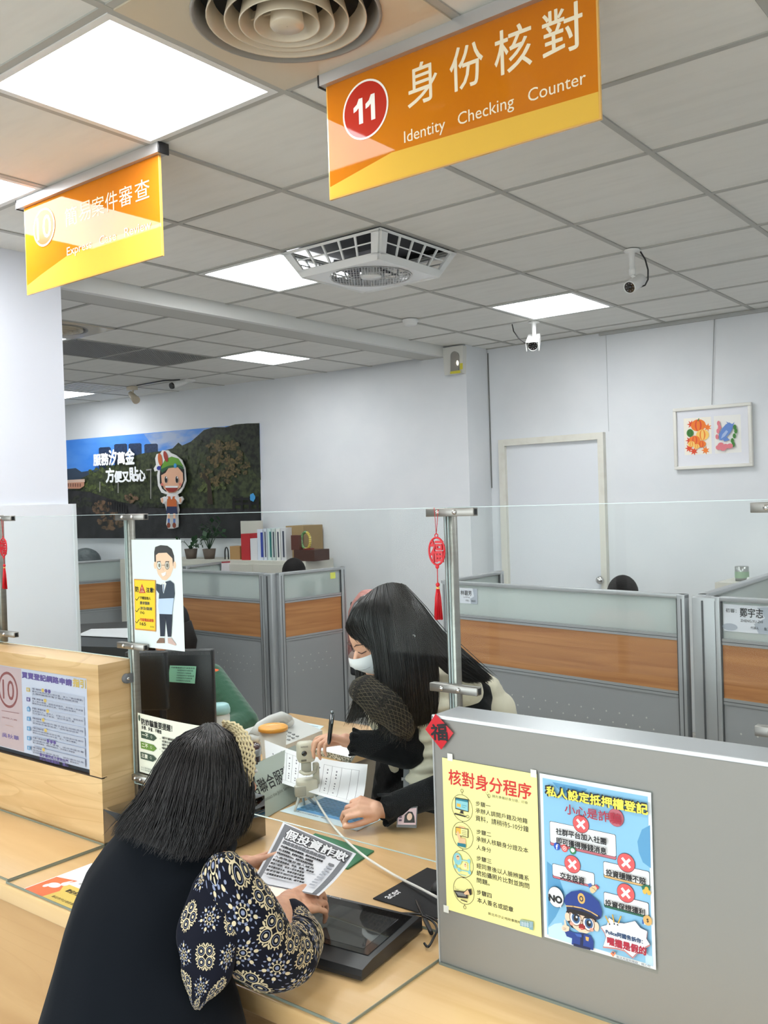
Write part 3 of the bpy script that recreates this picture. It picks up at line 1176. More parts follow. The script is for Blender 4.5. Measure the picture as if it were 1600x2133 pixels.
for (u0, v0, u1, v1) in ((206, 934, 231, 990), (238, 927, 265, 970), (268, 926, 295, 965), (301, 927, 329, 965)):
    A.poly([(u0, v0), (u0 + 3, v0 - 2), (u1 - 3, v0 - 3), (u1, v0 - 1), (u1 + 1, v1), (u0 + 1, v1)], TOWER)
hill = [(172, 995), (200, 982), (230, 972), (262, 960), (285, 948), (300, 944), (335, 940), (360, 934), (372, 922), (380, 928), (398, 920), (412, 908), (425, 896), (445, 890), (470, 890), (490, 884), (515, 882), (541, 881.5), (545, 1121), (146, 1121), (142, 1015)]
A.poly(hill, WOODS)
A.poly([(408, 912), (425, 897), (445, 891), (470, 891), (490, 885), (515, 883), (540, 882), (544, 1000), (530, 985), (520, 960), (500, 930), (480, 905), (450, 905), (430, 925)], WOODS3)
r2 = random.Random(11)


def blobs(cx, cy, rx, ry, n, rad, m):
    for k in range(int(n * 1.3)):
        a = r2.uniform(0, 2 * math.pi)
        q = math.sqrt(r2.random())
        pts = []
        sz_ = rad * r2.uniform(0.3, 0.8)
        for t in range(9):
            b = t * 2 * math.pi / 9
            rr = sz_ * r2.uniform(0.6, 1.15)
            pts.append((cx + rx * q * math.cos(a) + rr * math.cos(b), cy + ry * q * math.sin(a) + rr * math.sin(b) * 0.8))
        A.poly(pts, m)
        A.n -= 0.9


blobs(240, 985, 60, 14, 26, 8, WOODS2)
blobs(200, 1015, 40, 12, 16, 8, WOODS2)
blobs(270, 1010, 50, 12, 20, 9, WOODS)
blobs(330, 975, 50, 25, 26, 10, WOODS)
blobs(420, 960, 45, 40, 40, 11, WOODS)
blobs(470, 940, 40, 25, 30, 10, TREE)
blobs(455, 985, 46, 32, 46, 10, TREE)
blobs(500, 970, 24, 18, 18, 8, TREE)
blobs(440, 1015, 30, 12, 16, 9, WOODS2)
A.poly([(434, 1000), (440, 1000), (446, 1050), (434, 1050)], mat('print_trunk', (52, 42, 30), 0.5))
A.line([(438, 1010), (426, 990)], 0.04, mat('print_trunk'))
A.poly([(140, 1020), (190, 1025), (250, 1045), (330, 1058), (545, 1060), (545, 1121), (146, 1121)], PATH)
blobs(170, 1045, 26, 10, 16, 9, WOODS3)
blobs(275, 1038, 12, 9, 14, 7, mat('print_bush', (112, 88, 66), 0.5, noise=(25, (58, 50, 36), 0.4, 0.6)))
blobs(215, 1058, 20, 14, 18, 8, mat('print_bush'))
blobs(232, 1085, 24, 20, 24, 9, mat('print_bush'))
blobs(330, 1050, 60, 6, 18, 8, WOODS3)
A.line([(225, 1042), (262, 1050), (268, 1066)], 0.02, mat('print_fence', (20, 20, 22), 0.5))
for k in range(9):
    A.line([(226 + 5 * k, 1040 + 1.6 * k), (227 + 5 * k, 1058 + 1.2 * k)], 0.014, mat('print_fence'))
A.line([(488, 1040), (541, 1038)], 0.022, mat('print_fence'))
A.line([(488, 1050), (541, 1048)], 0.022, mat('print_fence'))
for u in (490, 507, 524, 540):
    A.line([(u, 1036), (u, 1060)], 0.03, mat('print_fence'))
A.poly([(141, 1000), (179, 998), (179, 1012), (170, 1018), (141, 1018)], mat('print_pink_house', (196, 142, 116), 0.5))
A.line([(141, 1003), (179, 1001)], 0.03, mat('print_house_roof', (214, 186, 168), 0.5))
for k in range(6):
    A.line([(146 + 5 * k, 1008), (146 + 5 * k, 1013)], 0.018, mat('print_window', (120, 80, 66), 0.5))
for u, v0, v1 in ((212, 1004, 1024), (250, 1005, 1026), (318, 978, 1038)):
    A.line([(u, v0), (u, v1)], 0.012, mat('print_lamp_post', (150, 150, 146), 0.5))
A.line([(309, 979), (319, 978)], 0.014, mat('print_lamp_post'))
FLW = mat('print_flower', (70, 160, 220), 0.5)
for k in range(5):
    a = k * 2 * math.pi / 5
    A.ell(530 + 3 * math.cos(a), 1036 + 4 * math.sin(a), 0.016, 0.022, FLW, 10)
A.part('slogan')
A.n += 6
WT = mat('white_lettering', (238, 242, 244), 0.5)
for ch, u0, v0, u1, v1 in (('服', 199, 948, 215, 969), ('務', 215, 945, 231, 968), ('汐', 231, 938, 248, 968), ('萬', 249, 943, 265, 966), ('金', 265, 936, 285, 966),
                           ('方', 225, 976, 243, 1004), ('便', 243, 982, 259, 1004), ('又', 259, 984, 274, 1003), ('貼', 274, 974, 293, 1002), ('心', 292, 980, 308, 1001)):
    A.text(ch, u0, v0, u1, v1, WT, bold=0.006)
A.build(mural)

# cut-out of a smiling child in a feathered green cap, fixed to the mural's lower edge
oC = on_mural(357, 940, 0.045)
cut = thing('cutout_figure', 'flat cut-out of a smiling cartoon child in a green feathered cap on the mural', 'cutout', on_mural(358, 1100, 0.04))
m_ = MB()
sil = [(345, 938), (352, 938), (358, 944), (368, 948), (380, 958), (387, 975), (388, 990), (389, 1002), (384, 1016), (378, 1026), (371, 1030), (374, 1036), (381, 1034), (384, 1040), (378, 1050), (372, 1050), (374, 1062), (372, 1074), (373, 1088), (372, 1098), (362, 1101), (352, 1101), (348, 1092), (350, 1074), (348, 1060), (345, 1050), (338, 1046), (336, 1038), (344, 1034), (348, 1036), (350, 1030), (338, 1026), (331, 1012), (329, 990), (331, 980), (324, 982), (322, 976), (327, 968), (325, 955), (328, 946), (336, 944), (340, 938)]
m_.prism([on_mural(u, v, 0.05) for u, v in sil], MNRM * 0.012, mat('cutout_white', (236, 236, 234), 0.5))
m_.build('backing', None, cut)
A = Art(place_m(oC), 0.0008, conv_m(oC, 0.045))
A.place = lambda x, y, h, o=on_mural(357, 940, 0.0624): Vector((o.x, o.y, o.z - y)) + MDIR * x + MNRM * h
A.conv = conv_m(on_mural(357, 940, 0.0624), 0.0624)
A.part('figure_print')
SKIN2 = mat('print_skin', (232, 182, 150), 0.5)
HAIRP = mat('print_hair', (32, 28, 28), 0.5)
A.poly([(333, 990), (334, 972), (342, 962), (360, 958), (376, 964), (384, 978), (385, 1000), (380, 1014), (372, 1022), (345, 1024), (338, 1018), (333, 1006)], HAIRP)
A.poly([(336, 990), (345, 985), (352, 974), (370, 972), (381, 985), (382, 1002), (376, 1016), (366, 1026), (352, 1027), (342, 1018), (337, 1004)], SKIN2)
A.poly([(334, 978), (344, 957), (358, 951), (372, 955), (383, 972), (372, 968), (352, 970)], mat('print_cap', (104, 160, 52), 0.5))
A.poly([(334, 978), (352, 970), (372, 968), (383, 973), (383, 978), (371, 973), (352, 975), (338, 985)], mat('print_cap_band', (46, 96, 60), 0.5))
A.ell(334, 957, 0.028, 0.062, mat('print_feather', (206, 104, 52), 0.5), rot=-0.15)
A.ell(346, 951, 0.026, 0.055, mat('print_feather_red', (160, 52, 40), 0.5), rot=-0.35)
A.ell(332, 975, 0.03, 0.02, mat('print_bow', (46, 62, 150), 0.5))
A.ell(366, 970, 0.02, 0.022, FLW)
for u in (347, 370):
    A.ell(u, 999, 0.02, 0.034, mat('print_eye_white', (238, 238, 238), 0.5))
    A.ell(u, 999, 0.017, 0.032, mat('print_eye', (22, 18, 18), 0.5))
    A.ell(u + 1, 995, 0.006, 0.009, mat('print_eye_white'))
A.poly([(346, 1013), (373, 1013), (370, 1021), (363, 1025), (354, 1025), (348, 1020)], mat('print_mouth', (150, 50, 40), 0.5))
A.poly([(346, 1012), (373, 1012), (372, 1016), (347, 1016)], mat('print_eye_white'))
for u in (340, 378):
    A.ell(u, 1009, 0.018, 0.015, mat('print_blush', (222, 130, 116), 0.5))
A.poly([(351, 1034), (369, 1034), (371, 1056), (350, 1056)], mat('print_vest', (196, 102, 48), 0.5))
A.poly([(357, 1033), (363, 1033), (361, 1040), (359, 1040)], mat('print_shirt', (230, 230, 232), 0.5))
A.poly([(350, 1055), (371, 1055), (373, 1071), (349, 1071)], mat('print_skirt', (40, 52, 86), 0.5))
for a, b in (((351, 1036), (342, 1046)), ((369, 1036), (378, 1046))):
    A.line([a, b], 0.03, mat('print_shirt'))
A.ell(341, 1042, 0.015, 0.025, SKIN2)
A.ell(379, 1042, 0.015, 0.025, SKIN2)
for u in (355, 367):
    A.line([(u, 1071), (u, 1084)], 0.028, SKIN2)
    A.line([(u, 1082), (u, 1089)], 0.03, mat('print_sock', (90, 120, 180), 0.5))
    A.ell(u, 1094, 0.024, 0.026, mat('print_shoe', (132, 62, 40), 0.5))
A.build(cut)

# ================================================================== hanging acrylic signs
ORANGE = mat('sign_orange', (202, 120, 26), 0.03, coat=0.0, spec=0.14, noise=((2.2, 2.2, 2.2), (192, 108, 26), 0.35, 0.65))
YELLOW = mat('sign_yellow', (222, 178, 74), 0.03, coat=0.0, spec=0.14)
LETTER = mat('sign_lettering', (240, 228, 200), 0.5, spec=0.08)
REDC = mat('sign_red', (186, 54, 40), 0.05, spec=0.25)
WHITEC = mat('sign_white', (244, 240, 232), 0.25, spec=0.08)
SIGNEDGE = mat('sign_edge', (226, 176, 92), 0.15, coat=0.6)
YS = 1.956


def hanging_sign(rail_u, xs, ztop, zbot, label):
    t = thing('hanging_sign', label, 'sign', ((xs[0] + xs[1]) / 2, YS, CEIL), 'orange counter signs under the ceiling')
    r = MB()
    r.box(rail_u[0], rail_u[1], YS - 0.018, YS + 0.022, CEIL - 0.034, CEIL - 0.001, ALU)
    r.build('rail', None, t)
    for x in rail_u:
        e = MB()
        s_ = -1 if x == rail_u[0] else 1
        e.box(min(x, x + 0.006 * s_), max(x, x + 0.006 * s_), YS - 0.019, YS + 0.023, CEIL - 0.037, CEIL - 0.0005, BLACK_PL, bev=0.001)
        e.build('end_cap', None, t)
    p = MB()
    p.box(xs[0], xs[1], YS, YS + 0.008, zbot, ztop, SIGNEDGE)
    p.build('acrylic_panel', None, t)
    o = Vector((xs[0], YS, ztop))
    A = Art(place_y(o, YS), 0.0002, conv_y(o, YS))
    A.part('sign_print')
    w, h = xs[1] - xs[0], ztop - zbot
    A.poly([(0.004, 0), (w - 0.004, 0), (w - 0.004, h - 0.003), (0.004, h - 0.003)], ORANGE, True)
    return t, A, o, w, h


s11, A, o, w, h = hanging_sign((-1.706, -0.872), (-1.697, -0.889), CEIL - 0.033, 2.508, 'large orange hanging sign with a red circle numbered 11, for identity checks')
p1, p2 = A.conv(689, 402), A.conv(1250, 190)
A.poly([(0.004, h - 0.035), (0.22, h - 0.075), (w - 0.004, p2[1]), (w - 0.004, h - 0.003), (0.004, h - 0.003)], YELLOW, True)
A.part('lettering')
zt = A.conv(855, 138)[1]
zb = A.conv(849, 227)[1]
for ch, u0, v0, u1, v1 in (('身', 849, 180, 911, 170), ('份', 938, 160, 1007, 140), ('核', 1031, 130, 1108, 100), ('對', 1131, 90, 1214, 60)):
    A.textbox(ch, A.conv(u0, v0)[0], zt, A.conv(u1, v1)[0], zb, LETTER, bold=0.0008)
e0, e1 = A.conv(842, 274), A.conv(841, 297)
A.textbox('Identity   Checking   Counter', e0[0], e0[1], A.conv(1221, 160)[0], e1[1] + 0.012, LETTER)
A.part('number_badge')
c = (761.5, 228.5)
A.ell(c[0], c[1], 0.0785, 0.0785, WHITEC, 48)
A.ell(c[0], c[1], 0.073, 0.073, REDC, 48)
cc = A.conv(*c)
for dx in (-0.040, 0.002):
    A.poly([(cc[0] + dx + q, cc[1] + r) for q, r in ((0.019, -0.034), (0.032, -0.034), (0.032, 0.034), (0.018, 0.034), (0.018, -0.010), (0.010, -0.004), (0.0, -0.001), (0.0, -0.014), (0.012, -0.021))], WHITEC, True)
A.build(s11)

s10, A, o, w, h = hanging_sign((-3.247, -2.406), (-3.226, -2.424), CEIL - 0.033, 2.492, 'orange hanging sign with a pale circle numbered 10, hung beside the largest ceiling light')
A.poly([(0.004, h - 0.035), (0.10, h - 0.06), (0.3, h - 0.105), (0.55, h - 0.112), (w - 0.004, h - 0.105), (w - 0.004, h - 0.003), (0.004, h - 0.003)], YELLOW, True)
A.part('lettering')
zt = A.conv(135, 436)[1]
zb = A.conv(137, 474)[1]
for ch, u0, u1 in (('簡', 136, 161), ('易', 165, 190), ('案', 192, 218), ('件', 220, 246), ('審', 249, 277), ('查', 282, 313)):
    vm = 455 - 0.30 * (u0 - 136)
    A.textbox(ch, A.conv(u0, vm)[0], zt, A.conv(u1, vm)[0], zb, LETTER)
e0, e1 = A.conv(140, 516), A.conv(140, 533)
A.textbox('Express   Case   Review', e0[0], e0[1], A.conv(316, 478)[0], e1[1] + 0.01, LETTER)
A.part('number_badge')
c = (92.5, 473.5)
A.ell(c[0], c[1], 0.070, 0.070, WHITEC, 48)
A.ell(c[0], c[1], 0.063, 0.063, mat('sign_orange_red', (214, 104, 60), 0.25, spec=0.08), 48)
cc = A.conv(*c)
A.textbox('10', cc[0] - 0.046, cc[1] - 0.042, cc[0] + 0.046, cc[1] + 0.042, WHITEC)
A.build(s10)

# ================================================================== cubicle partitions
PW = wood('partition_wood', (196, 140, 90), (166, 110, 66), (1.4, 1.4, 34), 0.45, contrast=(0.3, 0.7), lines=0.22)
PGREY = mat('partition_grey', (150, 152, 154), 0.6)
FROST = glassy('frosted_glass', (246, 252, 251), 0.6, 0.72, (242, 250, 248))
PFRAME = mat('partition_frame', (178, 181, 184), 0.38, 0.5)
Z1, Z2, Z3 = 1.2, 1.0, 0.735


def partition(p0, p1, label, post0=True, post1=True, holes=True, low=0.04):
    p0, p1 = Vector((p0[0], p0[1], 0)), Vector((p1[0], p1[1], 0))
    d = p1 - p0
    L = d.length
    M_ = Matrix.Translation(p0) @ Matrix.Rotation(math.atan2(d.y, d.x), 4, 'Z')
    t = thing('partition_screen', label, 'partition', (p0 + p1) / 2, 'cubicle partitions')
    f = MB()
    f.box(0, L, -0.02, 0.02, Z1 - 0.02, Z1, PFRAME, bev=0.003, mtx=M_)
    for z in (Z2, Z3):
        f.box(0.02, L - 0.02, -0.016, 0.016, z - 0.014, z + 0.014, PFRAME, mtx=M_)
        f.box(0.02, L - 0.02, -0.0165, 0.0165, z - 0.002, z + 0.001, ALU_DARK, mtx=M_)
    f.box(0.02, L - 0.02, -0.016, 0.016, 0.02, 0.06, PFRAME, mtx=M_)
    for on, x, sg in ((post0, 0.0, 1), (post1, L, -1)):
        if on:
            f.box(min(x, x + 0.04 * sg), max(x, x + 0.04 * sg), -0.022, 0.022, 0.0, Z1, PFRAME, bev=0.004, mtx=M_)
            f.box(min(x + 0.014 * sg, x + 0.019 * sg), max(x + 0.014 * sg, x + 0.019 * sg), -0.0226, 0.0226, 0.0, Z1 - 0.02, ALU_DARK, mtx=M_)
            f.box(min(x + 0.041 * sg, x + 0.045 * sg), max(x + 0.041 * sg, x + 0.045 * sg), -0.018, 0.018, 0.0, Z1 - 0.02, ALU_DARK, mtx=M_)
    f.build('frame', None, t)
    MB().box(0.04, L - 0.04, -0.004, 0.004, Z2 + 0.014, Z1 - 0.02, FROST, mtx=M_).build('glass_panel', None, t)
    MB().box(0.04, L - 0.04, -0.011, 0.011, Z3 + 0.014, Z2 - 0.014, PW, mtx=M_).build('wood_panel', None, t)
    g = MB()
    g.box(0.04, L - 0.04, -0.011, 0.011, 0.06, Z3 - 0.014, PGREY, mtx=M_)
    if holes:
        hm = mat('panel_hole', (196, 196, 192), 0.5)
        n_ = int((L - 0.2) / 0.075)
        for k in range(n_):
            for r_ in range(3):
                x = 0.12 + 0.075 * k + (0.037 if r_ % 2 else 0)
                g.lathe([(0.0, 0), (0.0045, 0)], hm, M_ @ Vector((x, -0.0118, 0.60 - 0.05 * r_)), M_.to_3x3() @ Vector((0, -1, 0)), n=8)
    g.build('lower_panel', None, t)
    return t, M_, L


pr1, MR1, LR1 = partition((-3.08, 4.46), (-1.56, 4.21), 'wide partition with wood band facing the counter, behind the glass post')
partition((-3.10, 4.48), (-3.12, 5.16), 'short side partition running back from the one with the first nameplate', False, True)
pr2, MR2, LR2 = partition((-1.43, 4.185), (0.15, 3.93), 'partition with wood band cut off by the picture edge, second nameplate on it')
partition((-1.50, 4.23), (-1.53, 5.45), 'side partition running back toward the painting, between the two nameplates', True, True, False)
pl1, ML1, LL1 = partition((-6.15, 4.67), (-4.66, 4.56), 'partition with wood band behind the suited man poster')
pl2, ML2, LL2 = partition((-4.56, 4.58), (-4.49, 5.20), 'narrow partition angled back from the middle corner post, papers on its glass')
q0, q1 = atz(384, 1179, 1.2), atz(614, 1156, 1.2)
partition((q0.x, q0.y), (q1.x - 0.02, 5.40), 'rear partition below the file binders, a calendar pinned on it', True, True, False)
q0, q1 = atz(140, 1171, 1.2), atz(285, 1162, 1.2)
partition((q0.x, q0.y), (q1.x, min(q1.y, 5.6)), 'far partition with wood band seen through the glass beside the column', True, True, False)
m_ = MB()
m_.box(-1.52, -1.41, 4.16, 4.235, 0, Z1 - 0.004, PFRAME, bev=0.006)
m_.box(-1.475, -1.468, 4.155, 4.24, 0, Z1 - 0.02, ALU_DARK)
tag(m_.build('corner_post', loc=(-1.465, 4.2, 0)), 'grey aluminium corner post joining the two nameplate partitions', 'post')
m_ = MB()
m_.box(-4.655, -4.575, 4.535, 4.60, 0, Z1 - 0.004, PFRAME, bev=0.006)
m_.box(-4.62, -4.612, 4.53, 4.60, 0, Z1 - 0.02, ALU_DARK)
tag(m_.build('corner_post', loc=(-4.615, 4.57, 0)), 'grey aluminium corner post between the poster partition and the narrow one', 'post')


def sheet_on(M_, x0, z1, w, h, y=-0.0065, m=PAPER, th=0.0008):
    """A paper sheet on the counter side of a partition; returns mesh builder and Art in sheet coordinates."""
    mb = MB()
    mb.box(x0, x0 + w, y - th, y, z1 - h, z1, m, mtx=M_)
    R3 = M_.to_3x3()
    A = Art(plane_place(M_ @ Vector((x0, y - th, z1)), R3 @ Vector((1, 0, 0)), Vector((0, 0, -1)), R3 @ Vector((0, -1, 0))), 0.0004)
    return mb, A


# nameplates and notes on the glass of the partitions
PALE = mat('nameplate_paper', (222, 226, 234), 0.5)
PALEG = mat('nameplate_grey', (176, 184, 196), 0.5)
mb, A = sheet_on(MR1, 0.125, 1.165, 0.135, 0.088, m=PALE)
npl = mb.build('nameplate', loc=MR1 @ Vector((0.12, -0.006, 1.08)))
tag(npl, 'white paper nameplate taped on the glass just beside the steel post', 'nameplate', 'paper nameplates on the partition glass')
A.part('lettering')
A.poly([(0.10, 0.0), (0.135, 0.0), (0.135, 0.088), (0.085, 0.088), (0.08, 0.06), (0.11, 0.045)], PALEG, True)
A.textbox('林碧芳', 0.008, 0.014, 0.093, 0.042, INK, 0.0004)
A.textbox('Lin Bi Fang', 0.03, 0.048, 0.078, 0.058, INK)
A.textbox('代理人', 0.045, 0.066, 0.075, 0.076, INK)
A.textbox('楊書賢', 0.09, 0.066, 0.122, 0.077, INK)
A.build(npl)
mb, A = sheet_on(MR2, 0.05, 1.168, 0.235, 0.12, m=PALE)
npl = mb.build('nameplate', loc=MR2 @ Vector((0.17, -0.006, 1.06)))
tag(npl, 'white paper nameplate on the partition glass nearest the picture edge', 'nameplate', 'paper nameplates on the partition glass')
A.part('lettering')
A.poly([(0.155, 0.008), (0.222, 0.0), (0.235, 0.0), (0.235, 0.12), (0.16, 0.12), (0.14, 0.08), (0.19, 0.05)], PALEG, True)
A.ell(0.03, 0.1, 0.035, 0.016, PALEG)
A.textbox('初審：', 0.012, 0.018, 0.062, 0.036, INK)
A.textbox('鄭宇志', 0.078, 0.012, 0.182, 0.052, INK, 0.0005)
A.textbox('ZHENG,YU-ZHI', 0.08, 0.062, 0.18, 0.075, INK)
A.textbox('代理人', 0.125, 0.09, 0.162, 0.102, INK)
A.textbox('詹玉燕', 0.185, 0.09, 0.226, 0.104, INK)
A.build(npl)
mb, A = sheet_on(ML2, 0.20, 1.13, 0.15, 0.115, y=0.012, m=mat('mint_paper', (206, 228, 218), 0.6))
tag(mb.build('note_sheet', loc=ML2 @ Vector((0.27, 0.01, 1.07))), 'pale mint paper behind the narrow partition glass, nearest the corner post', 'note', 'notes on the narrow partition')
mb, A = sheet_on(ML2, 0.405, 1.145, 0.145, 0.125, y=0.012, m=mat('mint_paper'))
np2 = mb.build('note_sheet', loc=ML2 @ Vector((0.47, 0.01, 1.08)))
tag(np2, 'white paper with a yellow sticky tab on the narrow partition glass', 'note', 'notes on the narrow partition')
mb, A = sheet_on(ML2, 0.485, 1.165, 0.05, 0.045, y=-0.006, m=mat('sticky_yellow', (226, 232, 110), 0.6))
mb.build('sticky_tab', None, np2)
mb, A = sheet_on(ML1, 0.86, 1.165, 0.11, 0.15, y=0.012, m=mat('dark_blue_card', (70, 88, 108), 0.6))
tag(mb.build('wall_card', loc=ML1 @ Vector((0.9, 0.01, 1.1))), 'dark blue card seen through frosted glass behind the suited man poster partition', 'card')

# ================================================================== back office: cabinet row with what stands on it
CAB = mat('cabinet_white', (212, 210, 200), 0.5)
cab = thing('filing_cabinet', 'low white filing cabinet along the mural wall carrying binders and plants', 'cabinet', (-6.6, 5.45, 0))
zc_ = 1.205
CA, CB = on_mural(250, 1160, 0.42), on_mural(636, 1160, 0.42)
CA, CB = Vector((CA.x, CA.y, 0)), Vector((CB.x, CB.y, 0))
m_ = MB()
m_.prism([CA, CB, CB - MNRM * 0.38, CA - MNRM * 0.38], (0, 0, zc_), CAB)
m_.build('cabinet_body', None, cab)
nd = 4
for k in range(nd):
    a = CA + (CB - CA) * ((k + 0.02) / nd)
    b = CA + (CB - CA) * ((k + 0.98) / nd)
    dd = MB()
    dd.prism([a + V(0, 0, 0.05), b + V(0, 0, 0.05), b + V(0, 0, zc_ - 0.03), a + V(0, 0, zc_ - 0.03)], MNRM * 0.012, CAB)
    d_o = dd.build('cabinet_door', None, cab)
    hh = MB()
    q = a + (b - a) * 0.9
    hh.prism([q + V(0, 0, 0.62), q + (b - a).normalized() * 0.015 + V(0, 0, 0.62), q + (b - a).normalized() * 0.015 + V(0, 0, 0.74), q + V(0, 0, 0.74)], MNRM * 0.03, ALU)
    hh.build('door_handle', None, d_o)


def on_cab(u, off=0.22):
    """point on the cabinet top under photo column u."""
    p = on_mural(u, 1150, off)
    return Vector((p.x, p.y, zc_))


def mbox(mb, u0, u1, h, off, dep, m, z0=None, lean=0.0):
    a, b = on_cab(u0, off), on_cab(u1, off)
    z0 = zc_ if z0 is None else z0
    a.z = b.z = z0
    t = MNRM * -dep
    mb.prism([a, b, b + t, a + t], V(0, 0, h), m)


PXM = 8.1 / 1939
for k, (u0, u1, h, col, lab) in enumerate((
        (503, 521, 0.225, (186, 42, 48), 'red file binder at the near end of the binder row'),
        (522, 537, 0.185, (222, 222, 226), 'white slumped folder between the red binder and the blue spined ones'),
        (537, 549, 0.262, (214, 220, 234), 'white binder with a wide blue spine stripe'),
        (550, 557, 0.268, (206, 212, 224), 'thin white binder directly after the blue striped one'),
        (558, 566, 0.268, (206, 222, 222), 'white binder with a teal edge in the middle of the row'),
        (567, 575, 0.266, (196, 208, 206), 'grey green binder right of the teal edged one'),
        (576, 585, 0.266, (226, 226, 224), 'white binder second from the carton'),
        (586, 597, 0.272, (210, 210, 214), 'white binder with black spine label touching the carton'))):
    m_ = MB()
    mbox(m_, u0, u1 - 0.6, h, 0.36, 0.24, mat('binder_%d' % k, col, 0.5))
    b_o = m_.build('file_binder', loc=on_cab((u0 + u1) / 2, 0.3))
    tag(b_o, lab, 'binder', 'file binders on the cabinet')
    if k >= 2:
        m_ = MB()
        st = (mat('spine_blue', (54, 72, 160), 0.5), mat('spine_dark', (60, 66, 84), 0.5), mat('spine_teal', (40, 120, 116), 0.5))[0 if k == 2 else 2 if k == 4 else 1]
        a, b = u0 + (u1 - u0) * (0.55 if k in (2, 4) else 0.3), u0 + (u1 - u0) * (0.95 if k in (2, 4) else 0.6)
        mbox(m_, a, b, h * 0.8, 0.3615, 0.001, st, zc_ + h * 0.1)
        m_.build('spine_label', None, b_o)
m_ = MB()
mbox(m_, 503, 545, 0.33, 0.12, 0.03, mat('pale_folder', (206, 206, 196), 0.6))
tag(m_.build('flat_folder', loc=on_cab(520, 0.1)), 'tall pale folder standing at the wall behind the red binder', 'folder')
m_ = MB()
mbox(m_, 597, 634, 0.285, 0.28, 0.26, mat('cardboard', (158, 134, 96), 0.8))
tag(m_.build('cardboard_box', loc=on_cab(616, 0.2)), 'tall brown carton at the end of the binder row', 'box')
m_ = MB()
mbox(m_, 479, 500, 0.115, 0.3, 0.1, mat('cardboard_light', (178, 140, 92), 0.8))
tag(m_.build('cardboard_box', loc=on_cab(490, 0.25)), 'small tan carton between the potted plant and the red binder', 'box')
m_ = MB()
mbox(m_, 612, 655, 0.09, 0.41, 0.2, mat('dark_brown_case', (74, 46, 38), 0.5))
tag(m_.build('wooden_case', loc=on_cab(634, 0.35)), 'dark brown wooden case at the end of the cabinet top', 'case')
m_ = MB()
mbox(m_, 607, 624, 0.12, 0.40, 0.06, mat('red_brown_block', (92, 52, 44), 0.5), zc_ + 0.0905)
tag(m_.build('plaque', loc=on_cab(615, 0.4) + V(0, 0, 0.09)), 'small red brown plaque standing on the dark wooden case', 'plaque')
tr = thing('ring_trophy', 'ring shaped glass trophy with green and gold rim beside the small plaque', 'trophy', on_cab(638, 0.36) + V(0, 0, 0.09))
m_ = MB()
c0 = on_cab(638, 0.36) + V(0, 0, 0.09 + 0.075)
ring = [c0 + MDIR * (0.045 * math.cos(a)) + V(0, 0, 0.07 * math.sin(a)) for a in [2 * math.pi * k / 28 for k in range(28)]]
for k in range(28):
    m_.tube([ring[k], ring[(k + 1) % 28]], 0.012, mat('trophy_green', (96, 140, 84), 0.15, coat=1) if 5 < k < 20 else mat('trophy_gold', (196, 176, 74), 0.2, coat=1), 8)
m_.build('ring', None, tr)
m_ = MB()
mbox(m_, 632, 647, 0.012, 0.38, 0.05, mat('trophy_base', (120, 40, 36), 0.3), zc_ + 0.0905)
m_.build('trophy_base', None, tr)


def potted_plant(u, n, hmax, label, seed, name='potted_plant'):
    r_ = random.Random(seed)
    b = on_cab(u, 0.26)
    t = thing(name, label, 'plant', b, 'plants on the cabinet')
    p = MB()
    p.lathe([(0.0, 0), (0.045, 0), (0.06, 0.09), (0.055, 0.09), (0.05, 0.08), (0.0, 0.08)], mat('plant_pot', (96, 84, 74), 0.6), b, n=20)
    p.build('pot', None, t)
    lf, st = MB(), MB()
    LM = mat('plant_leaf', (46, 82, 48), 0.4, noise=(30, (30, 58, 36), 0.3, 0.7))
    for k in range(n):
        a = r_.uniform(0, 2 * math.pi)
        ln = r_.uniform(0.3, 1.0)
        top = b + V(0, 0, 0.09) + MDIR * (math.cos(a) * 0.16 * ln) - MNRM * (math.sin(a) * 0.08) + V(0, 0, hmax * r_.uniform(0.35, 1.0))
        mid = (b + V(0, 0, 0.085) + top) / 2 + V(0, 0, 0.03)
        st.tube([b + V(0, 0, 0.08), mid, top], [0.004, 0.003, 0.002], LM, 5)
        d = (top - mid).normalized()
        for q in range(5):
            c = mid.lerp(top, q / 4)
            sd = d.cross(V(r_.uniform(-1, 1), r_.uniform(-1, 1), r_.uniform(-.4, 1))).normalized()
            ll = r_.uniform(0.045, 0.075)
            e = c + (sd + d * 0.4).normalized() * ll
            wv = d.cross(sd).normalized() * ll * 0.32
            mm = (c + e) / 2
            lf.face([c, mm + wv, e, mm - wv], LM)
    st.build('stem', None, t)
    lf.build('foliage', None, t, fix=False)
    return t


potted_plant(436, 9, 0.27, 'leafy dark green potted plant on the cabinet behind the rear partition', 3)
potted_plant(398, 4, 0.08, 'tiny plant just showing over the rear partition beside the taller one', 5)
m_ = MB()
hd = on_cab(472, 0.3)
ringp = [hd + MDIR * (0.02 * math.cos(a)) + V(0, 0, 0.05 + 0.055 * math.sin(a)) for a in [math.pi * k / 10 for k in range(11)]]
m_.tube([hd + MDIR * 0.02] + ringp + [hd - MDIR * 0.02], 0.006, BLACK_PL, 8)
tag(m_.build('black_hook', loc=hd), 'small black arched handle beside the tan carton', 'handle')
